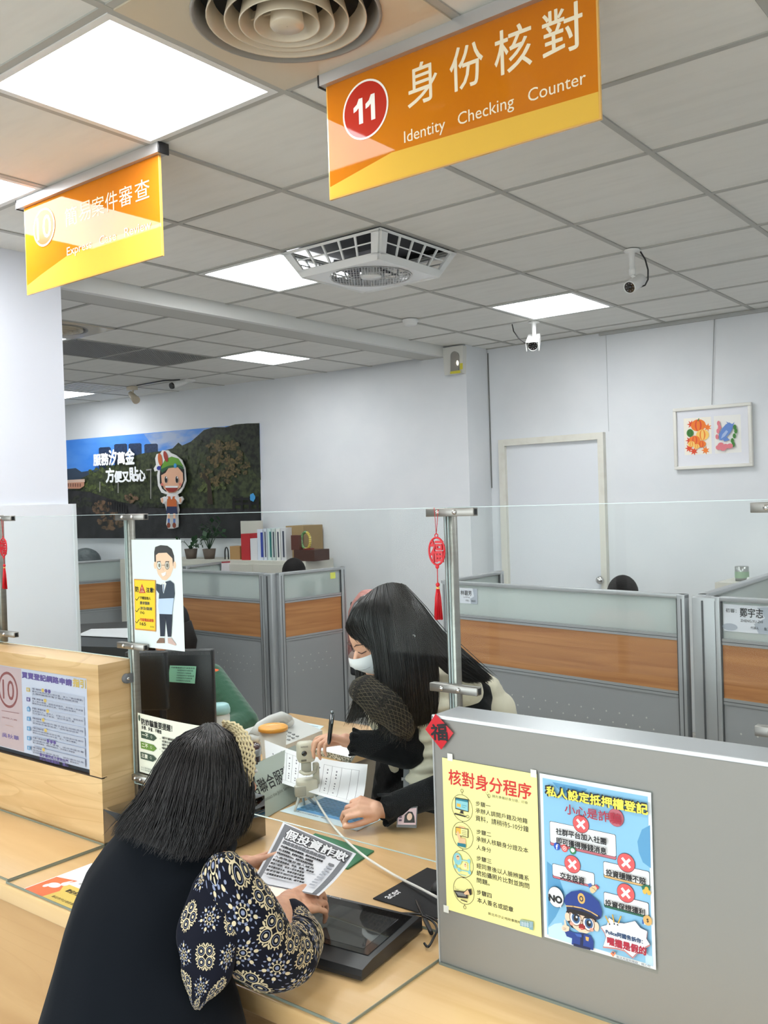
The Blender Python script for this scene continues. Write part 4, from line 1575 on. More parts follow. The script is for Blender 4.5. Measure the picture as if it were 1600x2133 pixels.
# calendar and photo pinned on the rear partition
for nm, u0, u1, v0, v1, col, lab, ct in (('pinned_calendar', 461, 511, 1170, 1190, (228, 226, 232), 'white calendar with a red header pinned on the rear partition', 'calendar'),
                                         ('pinned_photo', 516, 545, 1181, 1190, (92, 78, 72), 'small dark photo pinned beside the calendar on the rear partition', 'photo')):
    qa, qb = atz(u0, v0, 1.17), atz(u1, v0 - 2, 1.17)
    q0, q1 = atz(384, 1179, 1.2), atz(614, 1156, 1.2)
    dd = Vector((q1.x - 0.02 - q0.x, 5.40 - q0.y, 0)).normalized()
    nn = Vector((dd.y, -dd.x, 0))

    def onp(u, v):
        d = ray(u, v)
        p0_ = Vector((q0.x, q0.y, 0)) + nn * 0.03
        t = (p0_ - EYE).dot(nn) / d.dot(nn)
        return EYE + d * t
    m_ = MB()
    m_.prism([onp(u0, v0), onp(u1, v0 - 3), onp(u1, v1 + 22), onp(u0, v1 + 24)], nn * 0.002, mat(nm, col, 0.6))
    pc_ = m_.build(nm, loc=onp((u0 + u1) / 2, v1))
    tag(pc_, lab, ct)
    m_ = MB()
    if nm == 'pinned_calendar':
        m_.prism([onp(u0, v0) + nn * 0.002, onp(u1, v0 - 3) + nn * 0.002, onp(u1, v0 + 0) + nn * 0.002, onp(u0, v0 + 3) + nn * 0.002], nn * 0.001, mat('calendar_red', (176, 58, 70), 0.6))
        m_.build('header', None, pc_)
    else:
        m_.prism([onp(u0 + 11, v0) + nn * 0.002, onp(u1, v0 - 2) + nn * 0.002, onp(u1, v1 + 6) + nn * 0.002, onp(u0 + 11, v1 + 8) + nn * 0.002], nn * 0.001, mat('photo_tone', (196, 150, 120), 0.6))
        m_.build('portrait', None, pc_)

# shelf goods past the far partition: dark covered machine and papers on a dark desk
cm = thing('covered_machine', 'machine under a dark grey dust cover beyond the far partition beside the column', 'machine', atz(178, 1166, 1.1))
m_ = MB()
c0 = on_mural(178, 1160, 0.25)
m_.ell(Vector((c0.x, c0.y, 1.17)), (0.17, 0.14, 0.13), mat('dust_cover', (84, 92, 94), 0.5, bump=(18, 0.8, 0.03)))
m_.ell(Vector((c0.x - 0.12, c0.y - 0.04, 1.13)), (0.14, 0.13, 0.11), mat('dust_cover'))
m_.build('dust_cover', None, cm)
m_ = MB()
m_.box(c0.x - 0.25, c0.x + 0.2, c0.y - 0.18, c0.y + 0.12, 0.0, 1.08, CAB)
m_.build('stand', None, cm)
# ================================================================== the counter
CW = wood('counter_wood', (228, 194, 144), (210, 170, 116), (1.1, 9, 9), 0.28, coat=0.25, contrast=(0.3, 0.72), lines=0.2)
CWF = wood('counter_front_wood', (204, 164, 114), (178, 136, 88), (1.1, 1.1, 7), 0.4, contrast=(0.3, 0.72), lines=0.25)
RW = wood('riser_wood', (226, 196, 148), (186, 148, 98), (1.6, 1.6, 16), 0.35, contrast=(0.25, 0.7), lines=0.5)
ctr = thing('service_counter', 'long pale wooden service counter the seated woman leans on', 'counter', (-1.5, 1.7, 0))
m_ = MB()
m_.box(-3.5, 0.5, 1.206, 2.22, DESK - 0.042, DESK, CW, bev=0.004)
m_.box(-2.89, -2.2, 2.221, 2.955, DESK - 0.03, DESK, CW, bev=0.004)
m_.build('counter_top', None, ctr)
m_ = MB()
m_.box(-3.5, 0.5, 1.245, 1.265, 0, DESK - 0.042, CWF)
m_.build('front_panel', None, ctr)
m_ = MB()
m_.box(-3.5, 0.5, 2.14, 2.16, 0.1, DESK - 0.042, mat('counter_inner', (150, 140, 126), 0.6))
m_.box(-2.87, -2.85, 2.222, 2.94, 0.0, DESK - 0.03, mat('counter_inner'))
m_.box(-2.24, -2.22, 2.222, 2.9, 0.0, DESK - 0.03, mat('counter_inner'))
m_.build('inner_panel', None, ctr)


def glass_sheet(x0, x1, y0, y1, z, th, label):
    m_ = MB()
    m_.box(x0, x1, y0, y1, z, z + th, MATGLASS)
    ed = mat('sheet_edge', (128, 136, 124), 0.25)
    e = 0.0018
    for a, b, c, d in ((x0 - e, x0, y0, y1), (x1, x1 + e, y0, y1), (x0, x1, y0 - e, y0), (x0, x1, y1, y1 + e)):
        m_.box(a, b, c, d, z, z + th, ed)
    o = m_.build('glass_mat', loc=((x0 + x1) / 2, (y0 + y1) / 2, z))
    tag(o, label, 'glass mat', 'clear glass mats on the counter')
    return o


glass_sheet(-3.45, -2.2, 1.225, 1.508, DESK + 0.0004, 0.005, 'clear glass mat on the counter before the wooden riser with the display')
glass_sheet(-2.19, -1.08, 1.215, 1.60, DESK + 0.0009, 0.005, 'clear glass mat over the flyer, in front of the black box and under the tablet')

# flyer under the glass
def sheet_thing(name, label, cat_, o, ux, uy, n, w, h, m=PAPER, th=0.0003, group=None):
    """thin flat sheet from its top-left corner o"""
    mb = MB()
    o, ux, uy, n = Vector(o), Vector(ux).normalized(), Vector(uy).normalized(), Vector(n).normalized()
    mb.prism([o, o + ux * w, o + ux * w + uy * h, o + uy * h], n * th, m)
    ob = mb.build(name, loc=o + ux * w / 2 + uy * h / 2)
    tag(ob, label, cat_, group)
    A = Art(plane_place(o + n * th, ux, uy, n), 0.00008, start=0.0001)
    return ob, A


fl, A = sheet_thing('flyer', 'white, yellow and orange flyer lying under the glass mat by the woman\'s elbow', 'flyer', (-2.123, 1.415, DESK + 0.0002), (1, 0, 0), (0, -1, 0), (0, 0, 1), 0.297, 0.197, th=0.0002)
A.dz = 0.00002
A.start = 0.00003
FY, FO = mat('flyer_yellow', (226, 196, 96), 0.6), mat('flyer_orange', (232, 116, 66), 0.6)
A.part('flyer_print')
A.rect(0.003, 0.115, 0.294, 0.194, FY)
A.poly([(0.003, 0.105), (0.072, 0.09), (0.066, 0.125), (0.088, 0.15), (0.08, 0.194), (0.003, 0.194)], FO)
A.ell(0.045, 0.138, 0.02, 0.013, PAPER)
A.ell(0.062, 0.118, 0.012, 0.011, PAPER)
A.ell(0.058, 0.106, 0.003, 0.011, PAPER, rot=0.4)
A.ell(0.068, 0.106, 0.003, 0.011, PAPER, rot=0.6)
A.ell(0.03, 0.15, 0.008, 0.01, PAPER)
for k in range(6):
    A.textbox('辦理登記案件請先備妥身分證明文件', 0.09, 0.02 + 0.0145 * k, 0.24 - 0.01 * (k % 3), 0.029 + 0.0145 * k, INK)
A.textbox('守護您的財產', 0.1, 0.003, 0.2, 0.016, INK)
A.textbox('歡迎多加利用線上申辦服務', 0.1, 0.13, 0.26, 0.145, INK, 0.0004)
A.textbox('新北市汐止地政事務所　關心您', 0.1, 0.172, 0.25, 0.182, INK)
A.build(fl)

# ------------------------------------------------------------------ wooden riser with the display of counter ten
RY = 1.518
rz = 1.243
ris = thing('counter_riser', 'pale wooden box on the counter that holds the display of counter ten', 'riser', (-2.8, 1.58, DESK))
sx1 = aty(183, 1500, RY).x
sz1, sz0 = aty(183, 1414, RY).z, aty(183, 1613, RY).z
m_ = MB()
xl, xr = -3.42, -2.216
m_.box(xl, xr, RY + 0.018, 1.636, DESK, rz, RW)
m_.box(xl, xr, RY, RY + 0.018, sz1, rz, RW)
m_.box(sx1, xr, RY, RY + 0.018, sz0, sz1, RW)
m_.box(xl, xr, RY, RY + 0.018, DESK, sz0 - 0.002, RW)
m_.build('riser_body', None, ris)
m_ = MB()
m_.box(xl, xr, RY - 0.0004, RY + 0.01, sz0 - 0.0035, sz0 - 0.0005, mat('panel_joint', (60, 46, 34), 0.8))
m_.build('panel_joint', None, ris)
cl = atx(262, 1413, xr)
m_ = MB()
m_.lathe([(0.0, 0.012), (0.008, 0.012), (0.0135, 0.010), (0.014, 0.0)], mat('clip_grey', (104, 106, 108), 0.4), (xr, cl.y, cl.z), (1, 0, 0), n=24)
m_.box(xr, xr + 0.011, cl.y, cl.y + 0.022, cl.z - 0.013, cl.z + 0.013, mat('clip_grey'))
m_.ell((xr + 0.012, cl.y, cl.z), (0.002, 0.005, 0.005), CHROME, sub=2)
m_.build('glass_clip', None, ris)

scr = thing('display_screen', 'flat display showing notice of counter ten, set into the wooden riser', 'display', ((sx1 - 0.35), RY, sz0))
sx0 = sx1 - 0.72
SCB = mat('screen_glass', (186, 192, 206), 0.12, coat=0.5, emit=((176, 184, 202), 0.10))
m_ = MB()
m_.box(sx0, sx1, RY + 0.010, RY + 0.017, sz0, sz1, mat('screen_bezel', (52, 54, 60), 0.4))
m_.build('bezel', None, scr)
m_ = MB()
m_.box(sx0 + 0.004, sx1 - 0.002, RY + 0.006, RY + 0.0105, sz0 + 0.012, sz1 - 0.002, SCB)
m_.build('screen', None, scr)
oS = Vector((sx0, RY + 0.006, sz1))
A = Art(place_y(oS, RY + 0.006), 0.0001, conv_y(oS, RY + 0.006), start=0.0002)
A.part('notice')
SPK, SRED, SPUR, SYEL = mat('screen_pink', (186, 168, 170), 0.2, coat=0.5), mat('screen_brown', (132, 82, 82), 0.3), mat('screen_purple', (96, 84, 140), 0.3), mat('screen_gold', (198, 172, 96), 0.3)
SBL, SGR, STX = mat('screen_blue', (96, 148, 190), 0.3), mat('screen_grey', (172, 178, 192), 0.3), mat('screen_text', (104, 104, 122), 0.3)
c1 = A.conv(48, 1500)[0]
A.rect(-60, 1375, 48, 1580, SPK) if False else A.poly([(0.18, 0.004), (c1, 0.004), (c1, sz1 - sz0 - 0.014), (0.18, sz1 - sz0 - 0.014)], SPK, True)
cc = A.conv(17, 1437)
A.ring(17, 1437, 0.056, 0.056, 0.008, SRED, 48)
A.textbox('10', cc[0] - 0.031, cc[1] - 0.03, cc[0] + 0.034, cc[1] + 0.03, SRED, 0.0006)


def sline(t, u0, v0, u1, v1, m, bold=0.0):
    a, b = A.conv(u0, v0), A.conv(u1, v1)
    A.textbox(t, a[0], a[1], b[0], b[1], m, bold)


sline('服務人員', 5, 1492, 36, 1502, SRED)
sline('吳秋華', 4, 1525, 40, 1543, SPUR, 0.0003)
A.line([(4, 1480), (40, 1486)], 0.0015, SRED)
A.line([(12, 1510), (28, 1514)], 0.0018, mat('screen_text_warm', (170, 138, 128), 0.3))
sline('買賣登記網路申請', 46, 1399, 150, 1429, SPUR, 0.0011)
sline('指引', 152, 1413, 179, 1434, SYEL, 0.0011)
yy = [1420, 1446, 1470, 1491, 1507, 1527, 1551]
body = ('備妥公私契約或公契文書，登入「數位櫃臺」', '登入數位櫃臺、網路申請案件，依序輸入申請書', '登錄權利人、義務人、代理人及土地、建物資料',
        '上傳附繳證件電子檔及相關憑證', '繳納申請規費或登記費，收到通知後補件', '完成案件電子簽章、送出申請文書', '查詢案件最新進度、領取審核結果')
b0 = A.conv(66, 1430)
b1 = A.conv(176, 1450)
rowh = (A.conv(100, 1575)[1] - A.conv(100, 1432)[1]) / 7
for k in range(7):
    y0 = b0[1] + 0.002 + rowh * k
    A.poly([(b0[0], y0), (b1[0], y0), (b1[0], y0 + rowh * 0.84), (b0[0], y0 + rowh * 0.84)], SGR, True)
    hw = 0.05 + 0.012 * (k % 3)
    A.textbox('步驟%s準備申請' % '一二三四五六七'[k], b0[0] + 0.003, y0 + 0.001, b0[0] + hw, y0 + 0.0065, STX, 0.0002)
    nb_ = 3 if k in (0, 5) else 1
    for q in range(nb_):
        A.up()
        cxp = b0[0] + hw + 0.011 + 0.017 * q
        A._add([(cxp + 0.0075 * math.cos(t * math.pi / 9), y0 + 0.003 + 0.0055 * math.sin(t * math.pi / 9)) for t in range(18)], [tuple(range(18))], SYEL if q == 0 and k != 5 else SPUR)
    A.textbox(body[k], b0[0] + 0.003, y0 + 0.0085, b1[0] - 0.006, y0 + 0.0140, STX)
    A.textbox(body[(k + 3) % 7], b0[0] + 0.003, y0 + 0.0155, b1[0] - 0.03 - 0.01 * (k % 3), y0 + 0.0205, STX)
    ix = b0[0] - 0.018
    A.poly([(ix - 0.009, y0 + 0.006), (ix, y0), (ix + 0.009, y0 + 0.006), (ix + 0.007, y0 + 0.016), (ix - 0.007, y0 + 0.016)] if k == 2 else [(ix - 0.009, y0 + 0.003), (ix + 0.009, y0 + 0.003), (ix + 0.009, y0 + 0.015), (ix - 0.009, y0 + 0.015)], SBL if k > 1 else SPUR if k else SYEL, True)
    A.up()
    A._add([(ix + 0.004 * math.cos(t * math.pi / 5), y0 + 0.009 + 0.004 * math.sin(t * math.pi / 5)) for t in range(10)], [tuple(range(10))], SGR)
f0, f1 = A.conv(86, 1566), A.conv(146, 1590)
A.textbox('發步驟完成方便免出門', f0[0], f0[1] + 0.001, f1[0], f0[1] + 0.0105, SPUR, 0.0004)
A.textbox('汐止地政事務所　關心', f0[0], f0[1] + 0.013, f1[0], f0[1] + 0.022, SPUR, 0.0004)
A.build(scr)

# ------------------------------------------------------------------ grey side panel of counter eleven
PY_ = 1.497
PG = mat('panel_silver', (142, 140, 135), 0.42, 0.15)
PT = mat('panel_cap', (196, 200, 204), 0.3, 0.5)
pan = thing('divider_panel', 'thick silver grey divider panel standing on the counter, two posters on its face', 'panel', (-0.3, 1.55, DESK))
pxl, pzt = -1.071, 1.243
m_ = MB()
m_.box(pxl, 0.5, PY_ + 0.002, 1.592, DESK, pzt - 0.006, PG)
m_.build('panel_body', None, pan)
m_ = MB()
m_.box(pxl, 0.5, PY_ + 0.003, 1.592, pzt - 0.006, pzt, PT)
m_.build('top_cap', None, pan)
m_ = MB()
m_.box(pxl - 0.002, 0.5, PY_ - 0.001, PY_ + 0.003, pzt - 0.004, pzt + 0.002, mat('cap_edge', (226, 230, 232), 0.25))
m_.box(pxl - 0.003, pxl, PY_ - 0.001, 1.592, DESK, pzt, mat('panel_edge', (172, 174, 174), 0.3))
m_.box(pxl - 0.002, 0.5, PY_ - 0.003, PY_ + 0.002, DESK, DESK + 0.005, mat('panel_foot', (120, 128, 122), 0.4))
m_.build('edge_trim', None, pan)

# ------------------------------------------------------------------ steel posts and acrylic screens
YG = 1.632


def clamp(mb, x0, x1, z, y=1.62, hz=0.0085):
    mb.box(x0, x1, y - 0.016, y + 0.002, z - hz, z + hz, STEEL, bev=0.0008, seg=1)


def glass_post(x, z0, z1, clamps, label, bot=None):
    t = thing('glass_post', label, 'post', (x, YG + 0.02, z0), 'steel posts holding the acrylic screens')
    m_ = MB()
    m_.box(x - 0.011, x + 0.011, 1.6255, 1.647, z0, z1, STEEL, bev=0.0015, seg=1)
    m_.build('tube', None, t)
    for a, b, z in clamps:
        m_ = MB()
        clamp(m_, a, b, z)
        m_.box(b - 0.0004, b + 0.0006, 1.608, 1.618, z - 0.006, z + 0.006, BLACK_PL)
        m_.build('clamp_bar', None, t)
        for sx_ in (a + (b - a) * 0.27, a + (b - a) * 0.62):
            s = MB()
            s.lathe([(0.0, 0.006), (0.0035, 0.0055), (0.005, 0.003), (0.005, 0.0)], CHROME, (sx_, 1.604, z), (0, -1, 0), n=16)
            s.build('screw', None, t)
    return t


xa_, xb_ = aty(890, 1067, 1.61).x, aty(989, 1067, 1.61).x
xc_, xd_ = aty(898, 1430, 1.61).x, aty(997, 1440, 1.61).x
zt1, zt2 = aty(940, 1067, 1.61).z, aty(946, 1435, 1.61).z
xp = aty(941, 1250, YG).x
glass_post(xp, DESK, zt1 + 0.008, ((xa_, xb_, zt1), (xc_, xd_, zt2)), 'steel post with two clamp bars at the corner of the grey divider panel')
xq = aty(281, 1300, YG + 0.01).x
zq1, zq2, zq3 = aty(275, 1077, 1.61).z, aty(275, 1346, 1.61).z, aty(295, 1622, 1.61).z
glass_post(xq, DESK, zq1 + 0.008, ((aty(243, 1077, 1.61).x, aty(302, 1077, 1.61).x, zq1), (aty(247, 1345, 1.61).x, aty(302, 1348, 1.61).x, zq2), (aty(278, 1622, 1.61).x, aty(309, 1622, 1.61).x, zq3)), 'steel post beside the end of the wooden riser')
xs_ = aty(6, 1200, YG + 0.01).x
glass_post(xs_, rz, aty(6, 1078, 1.61).z + 0.008, ((xs_ - 0.03, aty(25, 1080, 1.61).x, aty(10, 1080, 1.61).z), (xs_ - 0.03, aty(32, 1320, 1.61).x, aty(10, 1320, 1.61).z)), 'steel post on the wooden riser at the picture edge')
xr2 = aty(1625, 1057, 1.61).x
glass_post(xr2, DESK, zt1 + 0.008, ((aty(1565, 1057, 1.61).x, xr2 + 0.05, aty(1590, 1057, 1.61).z), (aty(1574, 1522, 1.61).x, xr2 + 0.05, aty(1600, 1524, 1.61).z)), 'steel post at the picture edge past the second nameplate, mostly out of view')


def acrylic(x0, x1, z0, z1, label):
    m_ = MB()
    m_.box(x0, x1, YG - 0.012, YG - 0.007, z0, z1, GLASS)
    e = 0.0012
    for a, b, c, d in ((x0 - e, x0, z0, z1), (x1, x1 + e, z0, z1), (x0, x1, z1, z1 + e), (x0, x1, z0 - e, z0)):
        m_.box(a, b, YG - 0.0115, YG - 0.0075, c, d, EDGE)
    o = m_.build('acrylic_screen', loc=((x0 + x1) / 2, YG, z0))
    tag(o, label, 'screen', 'clear acrylic screens on the counter')
    return o


zg = aty(600, 1066, 1.62).z
acrylic(aty(-60, 1100, 1.62).x, xq - 0.006, rz + 0.004, zg + 0.004, 'clear acrylic screen standing on the wooden riser of counter ten')
acrylic(xq + 0.002, xp - 0.004, aty(700, 1741, 1.62).z, zg, 'clear acrylic screen between the two women, open at the bottom')
acrylic(xp + 0.004, xr2 + 0.3, aty(1300, 1523, 1.62).z, zg, 'clear acrylic screen above the grey divider panel')

# ------------------------------------------------------------------ red luck charms with tassels
RED = mat('charm_red', (206, 22, 36), 0.35)
REDD = mat('charm_thread', (190, 18, 28), 0.6)


def charm(cu, cv, Y, label, hang_v, knot_v, t0v, t1v, rot=0.0):
    c = aty(cu, cv, Y)
    t = thing('hanging_charm', label, 'charm', c, 'red luck charms with tassels')
    rx, rz_ = 0.0195, 0.0285
    m_ = MB()
    pts = [c + V(rx * math.cos(a), 0, rz_ * math.sin(a)) for a in [2 * math.pi * k / 40 for k in range(41)]]
    m_.tube(pts, 0.0022, RED, 8)
    m_.tube([c + V(0.004 * math.cos(a), 0, rz_ + 0.004 + 0.004 * math.sin(a)) for a in [2 * math.pi * k / 12 for k in range(13)]], 0.0012, RED, 6)
    m_.ell(c - V(0, 0, rz_ + 0.004), (0.0045, 0.003, 0.005), RED, sub=2)
    m_.build('ring', None, t)
    vs, fs, bb = text_geo('福')
    m_ = MB()
    for kk_, o in enumerate([(0, 0), (-0.0009, 0), (0.0009, 0), (0, 0.0009), (0, -0.0009)]):
        for yy_ in (-0.0018 - 0.00015 * kk_, 0.0018 + 0.00015 * kk_):
            V_ = [m_.bm.verts.new((c.x + o[0] + ((x - bb[0]) / (bb[2] - bb[0]) - 0.5) * 0.031, c.y + yy_, c.z + o[1] + ((y - bb[1]) / (bb[3] - bb[1]) - 0.5) * 0.046)) for x, y in vs]
            for f in fs:
                try:
                    m_.bm.faces.new([V_[i] for i in f])
                except ValueError:
                    pass
    m_.build('lettering', RED, t, fix=False)
    m_ = MB()
    h = aty(cu - 3, hang_v, Y - 0.01)
    m_.tube([h + V(-0.003, 0, 0), c + V(0, 0, rz_ + 0.007)], 0.0007, REDD, 5)
    m_.tube([h + V(0.007, 0, -0.004), c + V(0, 0, rz_ + 0.007)], 0.0007, REDD, 5)
    k1 = aty(cu + 2, t0v, Y)
    m_.tube([c - V(0, 0, rz_ + 0.006), k1], 0.001, REDD, 6)
    m_.build('thread', None, t)
    m_ = MB()
    m_.ell(k1, (0.0045, 0.0045, 0.005), RED, sub=2)
    m_.cyl(k1 - V(0, 0, 0.005), k1 - V(0, 0, 0.009), 0.0034, 0.0036, mat('charm_gold', (230, 176, 90), 0.4), 14)
    bot = aty(cu + 4, t1v, Y)
    r_ = random.Random(int(cu))
    for k in range(46):
        a = r_.uniform(0, 2 * math.pi)
        q = math.sqrt(r_.random())
        s_ = k1 - V(0, 0, 0.008) + V(0.003 * q * math.cos(a), 0.003 * q * math.sin(a), 0)
        e_ = Vector((bot.x + 0.0095 * q * math.cos(a), bot.y + 0.008 * q * math.sin(a), bot.z + r_.uniform(-0.002, 0.002)))
        m_.tube([s_, s_.lerp(e_, 0.3) + V(0.002 * q * math.cos(a), 0, 0), e_], 0.0009, RED, 4)
    m_.build('tassel', None, t)
    return t


charm(910, 1148, 1.600, 'red round luck charm hanging with its tassel beside the central steel post', 1057, 1120, 1218, 1290)
charm(7, 1140, 1.600, 'red luck charm and tassel cut off at the picture edge above the riser', 1082, 1115, 1178, 1226)

# red diamond on the divider corner
YD = PY_ - 0.004
dm = [aty(u, v, YD) for u, v in ((908, 1487), (945, 1527), (920, 1561), (887, 1519))]
m_ = MB()
m_.prism(dm, (0, -0.0015, 0), mat('diamond_red', (200, 24, 38), 0.35, coat=0.6))
dia = m_.build('luck_diamond', loc=(dm[3].x + 0.03, YD, dm[2].z))
tag(dia, 'red paper diamond with a black luck character on the divider panel corner', 'decoration')
A = Art(place_y(Vector((0, YD, 0)), YD - 0.0017), 0.0003, lambda u, v: (aty(u, v, YD).x, -aty(u, v, YD).z))
A.part('lettering')
A.quad_text('福', (898, 1509), (931, 1506), (934, 1543), (900, 1540), INK, 0.0011)
A.build(dia)
# ================================================================== posters
def zconv(x0, y0, k, Y, o):
    def f(x, y):
        p = aty(x0 + x * k, y0 + y * k, Y)
        return (p.x - o.x, o.z - p.z)
    return f


def T(A, t, xl, yt, yb, xr, m, bold=0.0, yr=None):
    """a horizontal line of text: left top / left bottom / right end as seen in the photo crop"""
    a, b = A.conv(xl, yt), A.conv(xl, yb)
    r = A.conv(xr, yt if yr is None else yr)
    A.textbox(t, a[0], a[1], r[0], b[1], m, bold)


# ------------------------------------------------------------------ yellow procedure sheet
YPF = PY_ - 0.001
oY = Vector((-1.051, YPF, 1.163))
yp = MB()
yp.box(-1.051, -0.841, YPF - 0.0006, YPF, 0.863, 1.163, mat('yellow_paper', (244, 236, 158), 0.65))
ypo = yp.build('procedure_poster', loc=(-0.946, YPF, 0.863))
tag(ypo, 'pale yellow sheet with red heading listing four identity check steps, on the divider panel', 'poster')
YA = YPF - 0.0006
A = Art(place_y(oY, YA), 0.00007, zconv(900, 1560, 0.18755, YA, oY), start=0.0001)
RH = mat('ink_red', (206, 50, 46), 0.6)
INK2 = mat('ink_soft', (52, 46, 40), 0.7)
TEAL, LTEAL, GOLD, SKINI = mat('ink_teal', (44, 122, 138), 0.6), mat('ink_pale_teal', (140, 200, 206), 0.6), mat('ink_gold', (240, 180, 70), 0.6), mat('ink_skin', (244, 190, 146), 0.6)
A.part('lettering')
T(A, '核對身分程序', 183, 222, 388, 1100, RH, 0.0007, 420)
T(A, '請先準備好身分證、印章', 668, 505, 537, 1062, INK2)
for t, xl, yt, yb, xr in (('步驟一', 485, 575, 630, 648), ('承辦人調閱戶籍及地籍', 484, 652, 708, 1056), ('資料，請稍待5-10分鐘', 484, 732, 797, 1068),
                          ('步驟二', 494, 888, 942, 656), ('承辦人核驗身分證及本', 492, 966, 1024, 1065), ('人身分', 494, 1062, 1116, 655),
                          ('步驟三', 495, 1182, 1236, 660), ('經同意後以人臉辨識系', 495, 1262, 1320, 1072), ('統拍攝照片比對並詢問', 497, 1342, 1402, 1076), ('問題。', 498, 1428, 1482, 640),
                          ('步驟四', 498, 1558, 1614, 660), ('本人簽名或認章', 503, 1644, 1702, 900)):
    T(A, t, xl, yt, yb, xr, INK2, 0.00012)
T(A, '新北市汐止地政事務所', 626, 1808, 1840, 985, INK2)
A.part('illustration')
cs = ((337, 655), (342, 962), (345, 1275), (355, 1575))
for c in cs:
    A.ring(c[0], c[1], 0.0243, 0.0262, 0.0008, INK2, 44)
for a, b in (((337, 480), (337, 500)), ((340, 800), (340, 812)), ((343, 1110), (343, 1126)), ((348, 1420), (350, 1432)), ((364, 1720), (366, 1740))):
    A.line([a, b], 0.0009, INK2)
A.ring(337, 462, 0.0033, 0.0035, 0.0008, INK2, 16)
A.ring(368, 1756, 0.0033, 0.0035, 0.0008, INK2, 16)
A.line([(640, 540), (612, 500)], 0.0008, INK2)
A.line([(600, 480), (608, 492)], 0.0006, INK2)
A.line([(622, 474), (622, 488)], 0.0006, INK2)
A.ring(638, 520, 0.003, 0.004, 0.0007, INK2, 14)
# step one: a desktop computer
A.poly([(262, 535), (412, 560), (412, 700), (264, 662)], INK2)
A.poly([(270, 545), (405, 568), (405, 690), (271, 652)], LTEAL)
A.poly([(270, 545), (405, 568), (405, 590), (270, 565)], TEAL)
A.poly([(282, 600), (325, 610), (325, 645), (282, 634)], GOLD)
A.line([(340, 620), (390, 632)], 0.0008, TEAL)
A.line([(340, 640), (375, 650)], 0.0008, TEAL)
A.poly([(322, 680), (352, 688), (352, 712), (370, 722), (306, 706), (322, 702)], INK2)
A.poly([(258, 706), (385, 742), (380, 756), (255, 722)], INK2)
A.ring(404, 748, 0.0035, 0.003, 0.0008, INK2, 14)
# step two: a hand holding an identity card
A.poly([(305, 980), (378, 995), (382, 1050), (300, 1040)], SKINI)
for k in range(4):
    A.poly([(305 + 18 * k, 850 + 4 * k), (318 + 18 * k, 852 + 4 * k), (318 + 18 * k, 890), (305 + 18 * k, 890)], SKINI)
A.poly([(270, 860), (410, 885), (408, 985), (270, 950)], INK2)
A.poly([(276, 868), (404, 891), (402, 977), (276, 944)], mat('yellow_paper'))
A.poly([(276, 868), (330, 878), (330, 940), (276, 928)], GOLD)
for k in range(4):
    A.line([(342, 900 + 18 * k), (394, 912 + 18 * k)], 0.0007, INK2)
A.poly([(285, 915), (300, 905), (318, 945), (330, 990), (305, 1000), (290, 960)], SKINI)
A.poly([(293, 1035), (385, 1052), (385, 1092), (293, 1070)], TEAL)
# step three: two faces matched
A.ell(295, 1215, 0.0096, 0.0116, LTEAL)
A.ell(298, 1200, 0.004, 0.005, SKINI)
A.poly([(284, 1190), (298, 1180), (312, 1192), (298, 1194)], INK2)
A.line([(340, 1230), (425, 1240), (430, 1360), (312, 1335), (270, 1300), (268, 1250)], 0.0018, LTEAL)
for c in ((420, 1240), (428, 1365), (312, 1335), (270, 1300)):
    A.ell(c[0], c[1], 0.0035, 0.004, LTEAL)
A.poly([(365, 1255), (400, 1262), (400, 1330), (365, 1320)], mat('ink_cream', (250, 244, 190), 0.6))
A.ell(382, 1285, 0.0028, 0.004, SKINI)
A.poly([(374, 1275), (384, 1268), (392, 1278)], INK2)
A.line([(306, 1382), (390, 1402)], 0.0011, LTEAL)
# step four: a hand signing on a tablet
A.poly([(256, 1562), (405, 1580), (412, 1655), (295, 1640)], INK2)
A.poly([(275, 1578), (385, 1592), (392, 1632), (305, 1620)], mat('ink_grey', (128, 128, 124), 0.6))
A.poly([(365, 1590), (410, 1560), (440, 1590), (420, 1612), (380, 1610)], SKINI)
A.poly([(412, 1552), (450, 1545), (455, 1610), (436, 1618)], INK2)
A.line([(362, 1592), (408, 1548)], 0.0012, INK2)
A.line([(336, 1666), (404, 1690)], 0.0018, INK2)
A.line([(268, 1515), (275, 1545), (310, 1555)], 0.0005, INK2)
# office building
BG = mat('ink_blue_grey', (126, 164, 176), 0.6)
A.poly([(990, 1898), (1095, 1920), (1095, 1980), (992, 1955)], BG)
A.poly([(1095, 1900), (1138, 1910), (1138, 2004), (1095, 1994)], BG)
A.poly([(1000, 1880), (1090, 1900), (1095, 1920), (990, 1898)], mat('ink_sage', (150, 170, 150), 0.6))
for k in range(3):
    A.line([(1000, 1912 + 14 * k), (1090, 1932 + 14 * k)], 0.0006, PAPER)
for x in (1020, 1050, 1075, 1110, 1125):
    A.line([(x, 1908), (x, 1968)], 0.0005, PAPER)
A.build(ypo)
for k, (u, v) in enumerate(((938, 1577), (1112, 1611), (930, 1893))):
    p = aty(u, v, YPF)
    tp = MB()
    tp.box(p.x - 0.006, p.x + 0.006, YPF - 0.0012, YPF - 0.0004, p.z - 0.007, p.z + 0.007, mat('clear_tape', (226, 226, 218), 0.35))
    tp.build('tape', None, ypo)

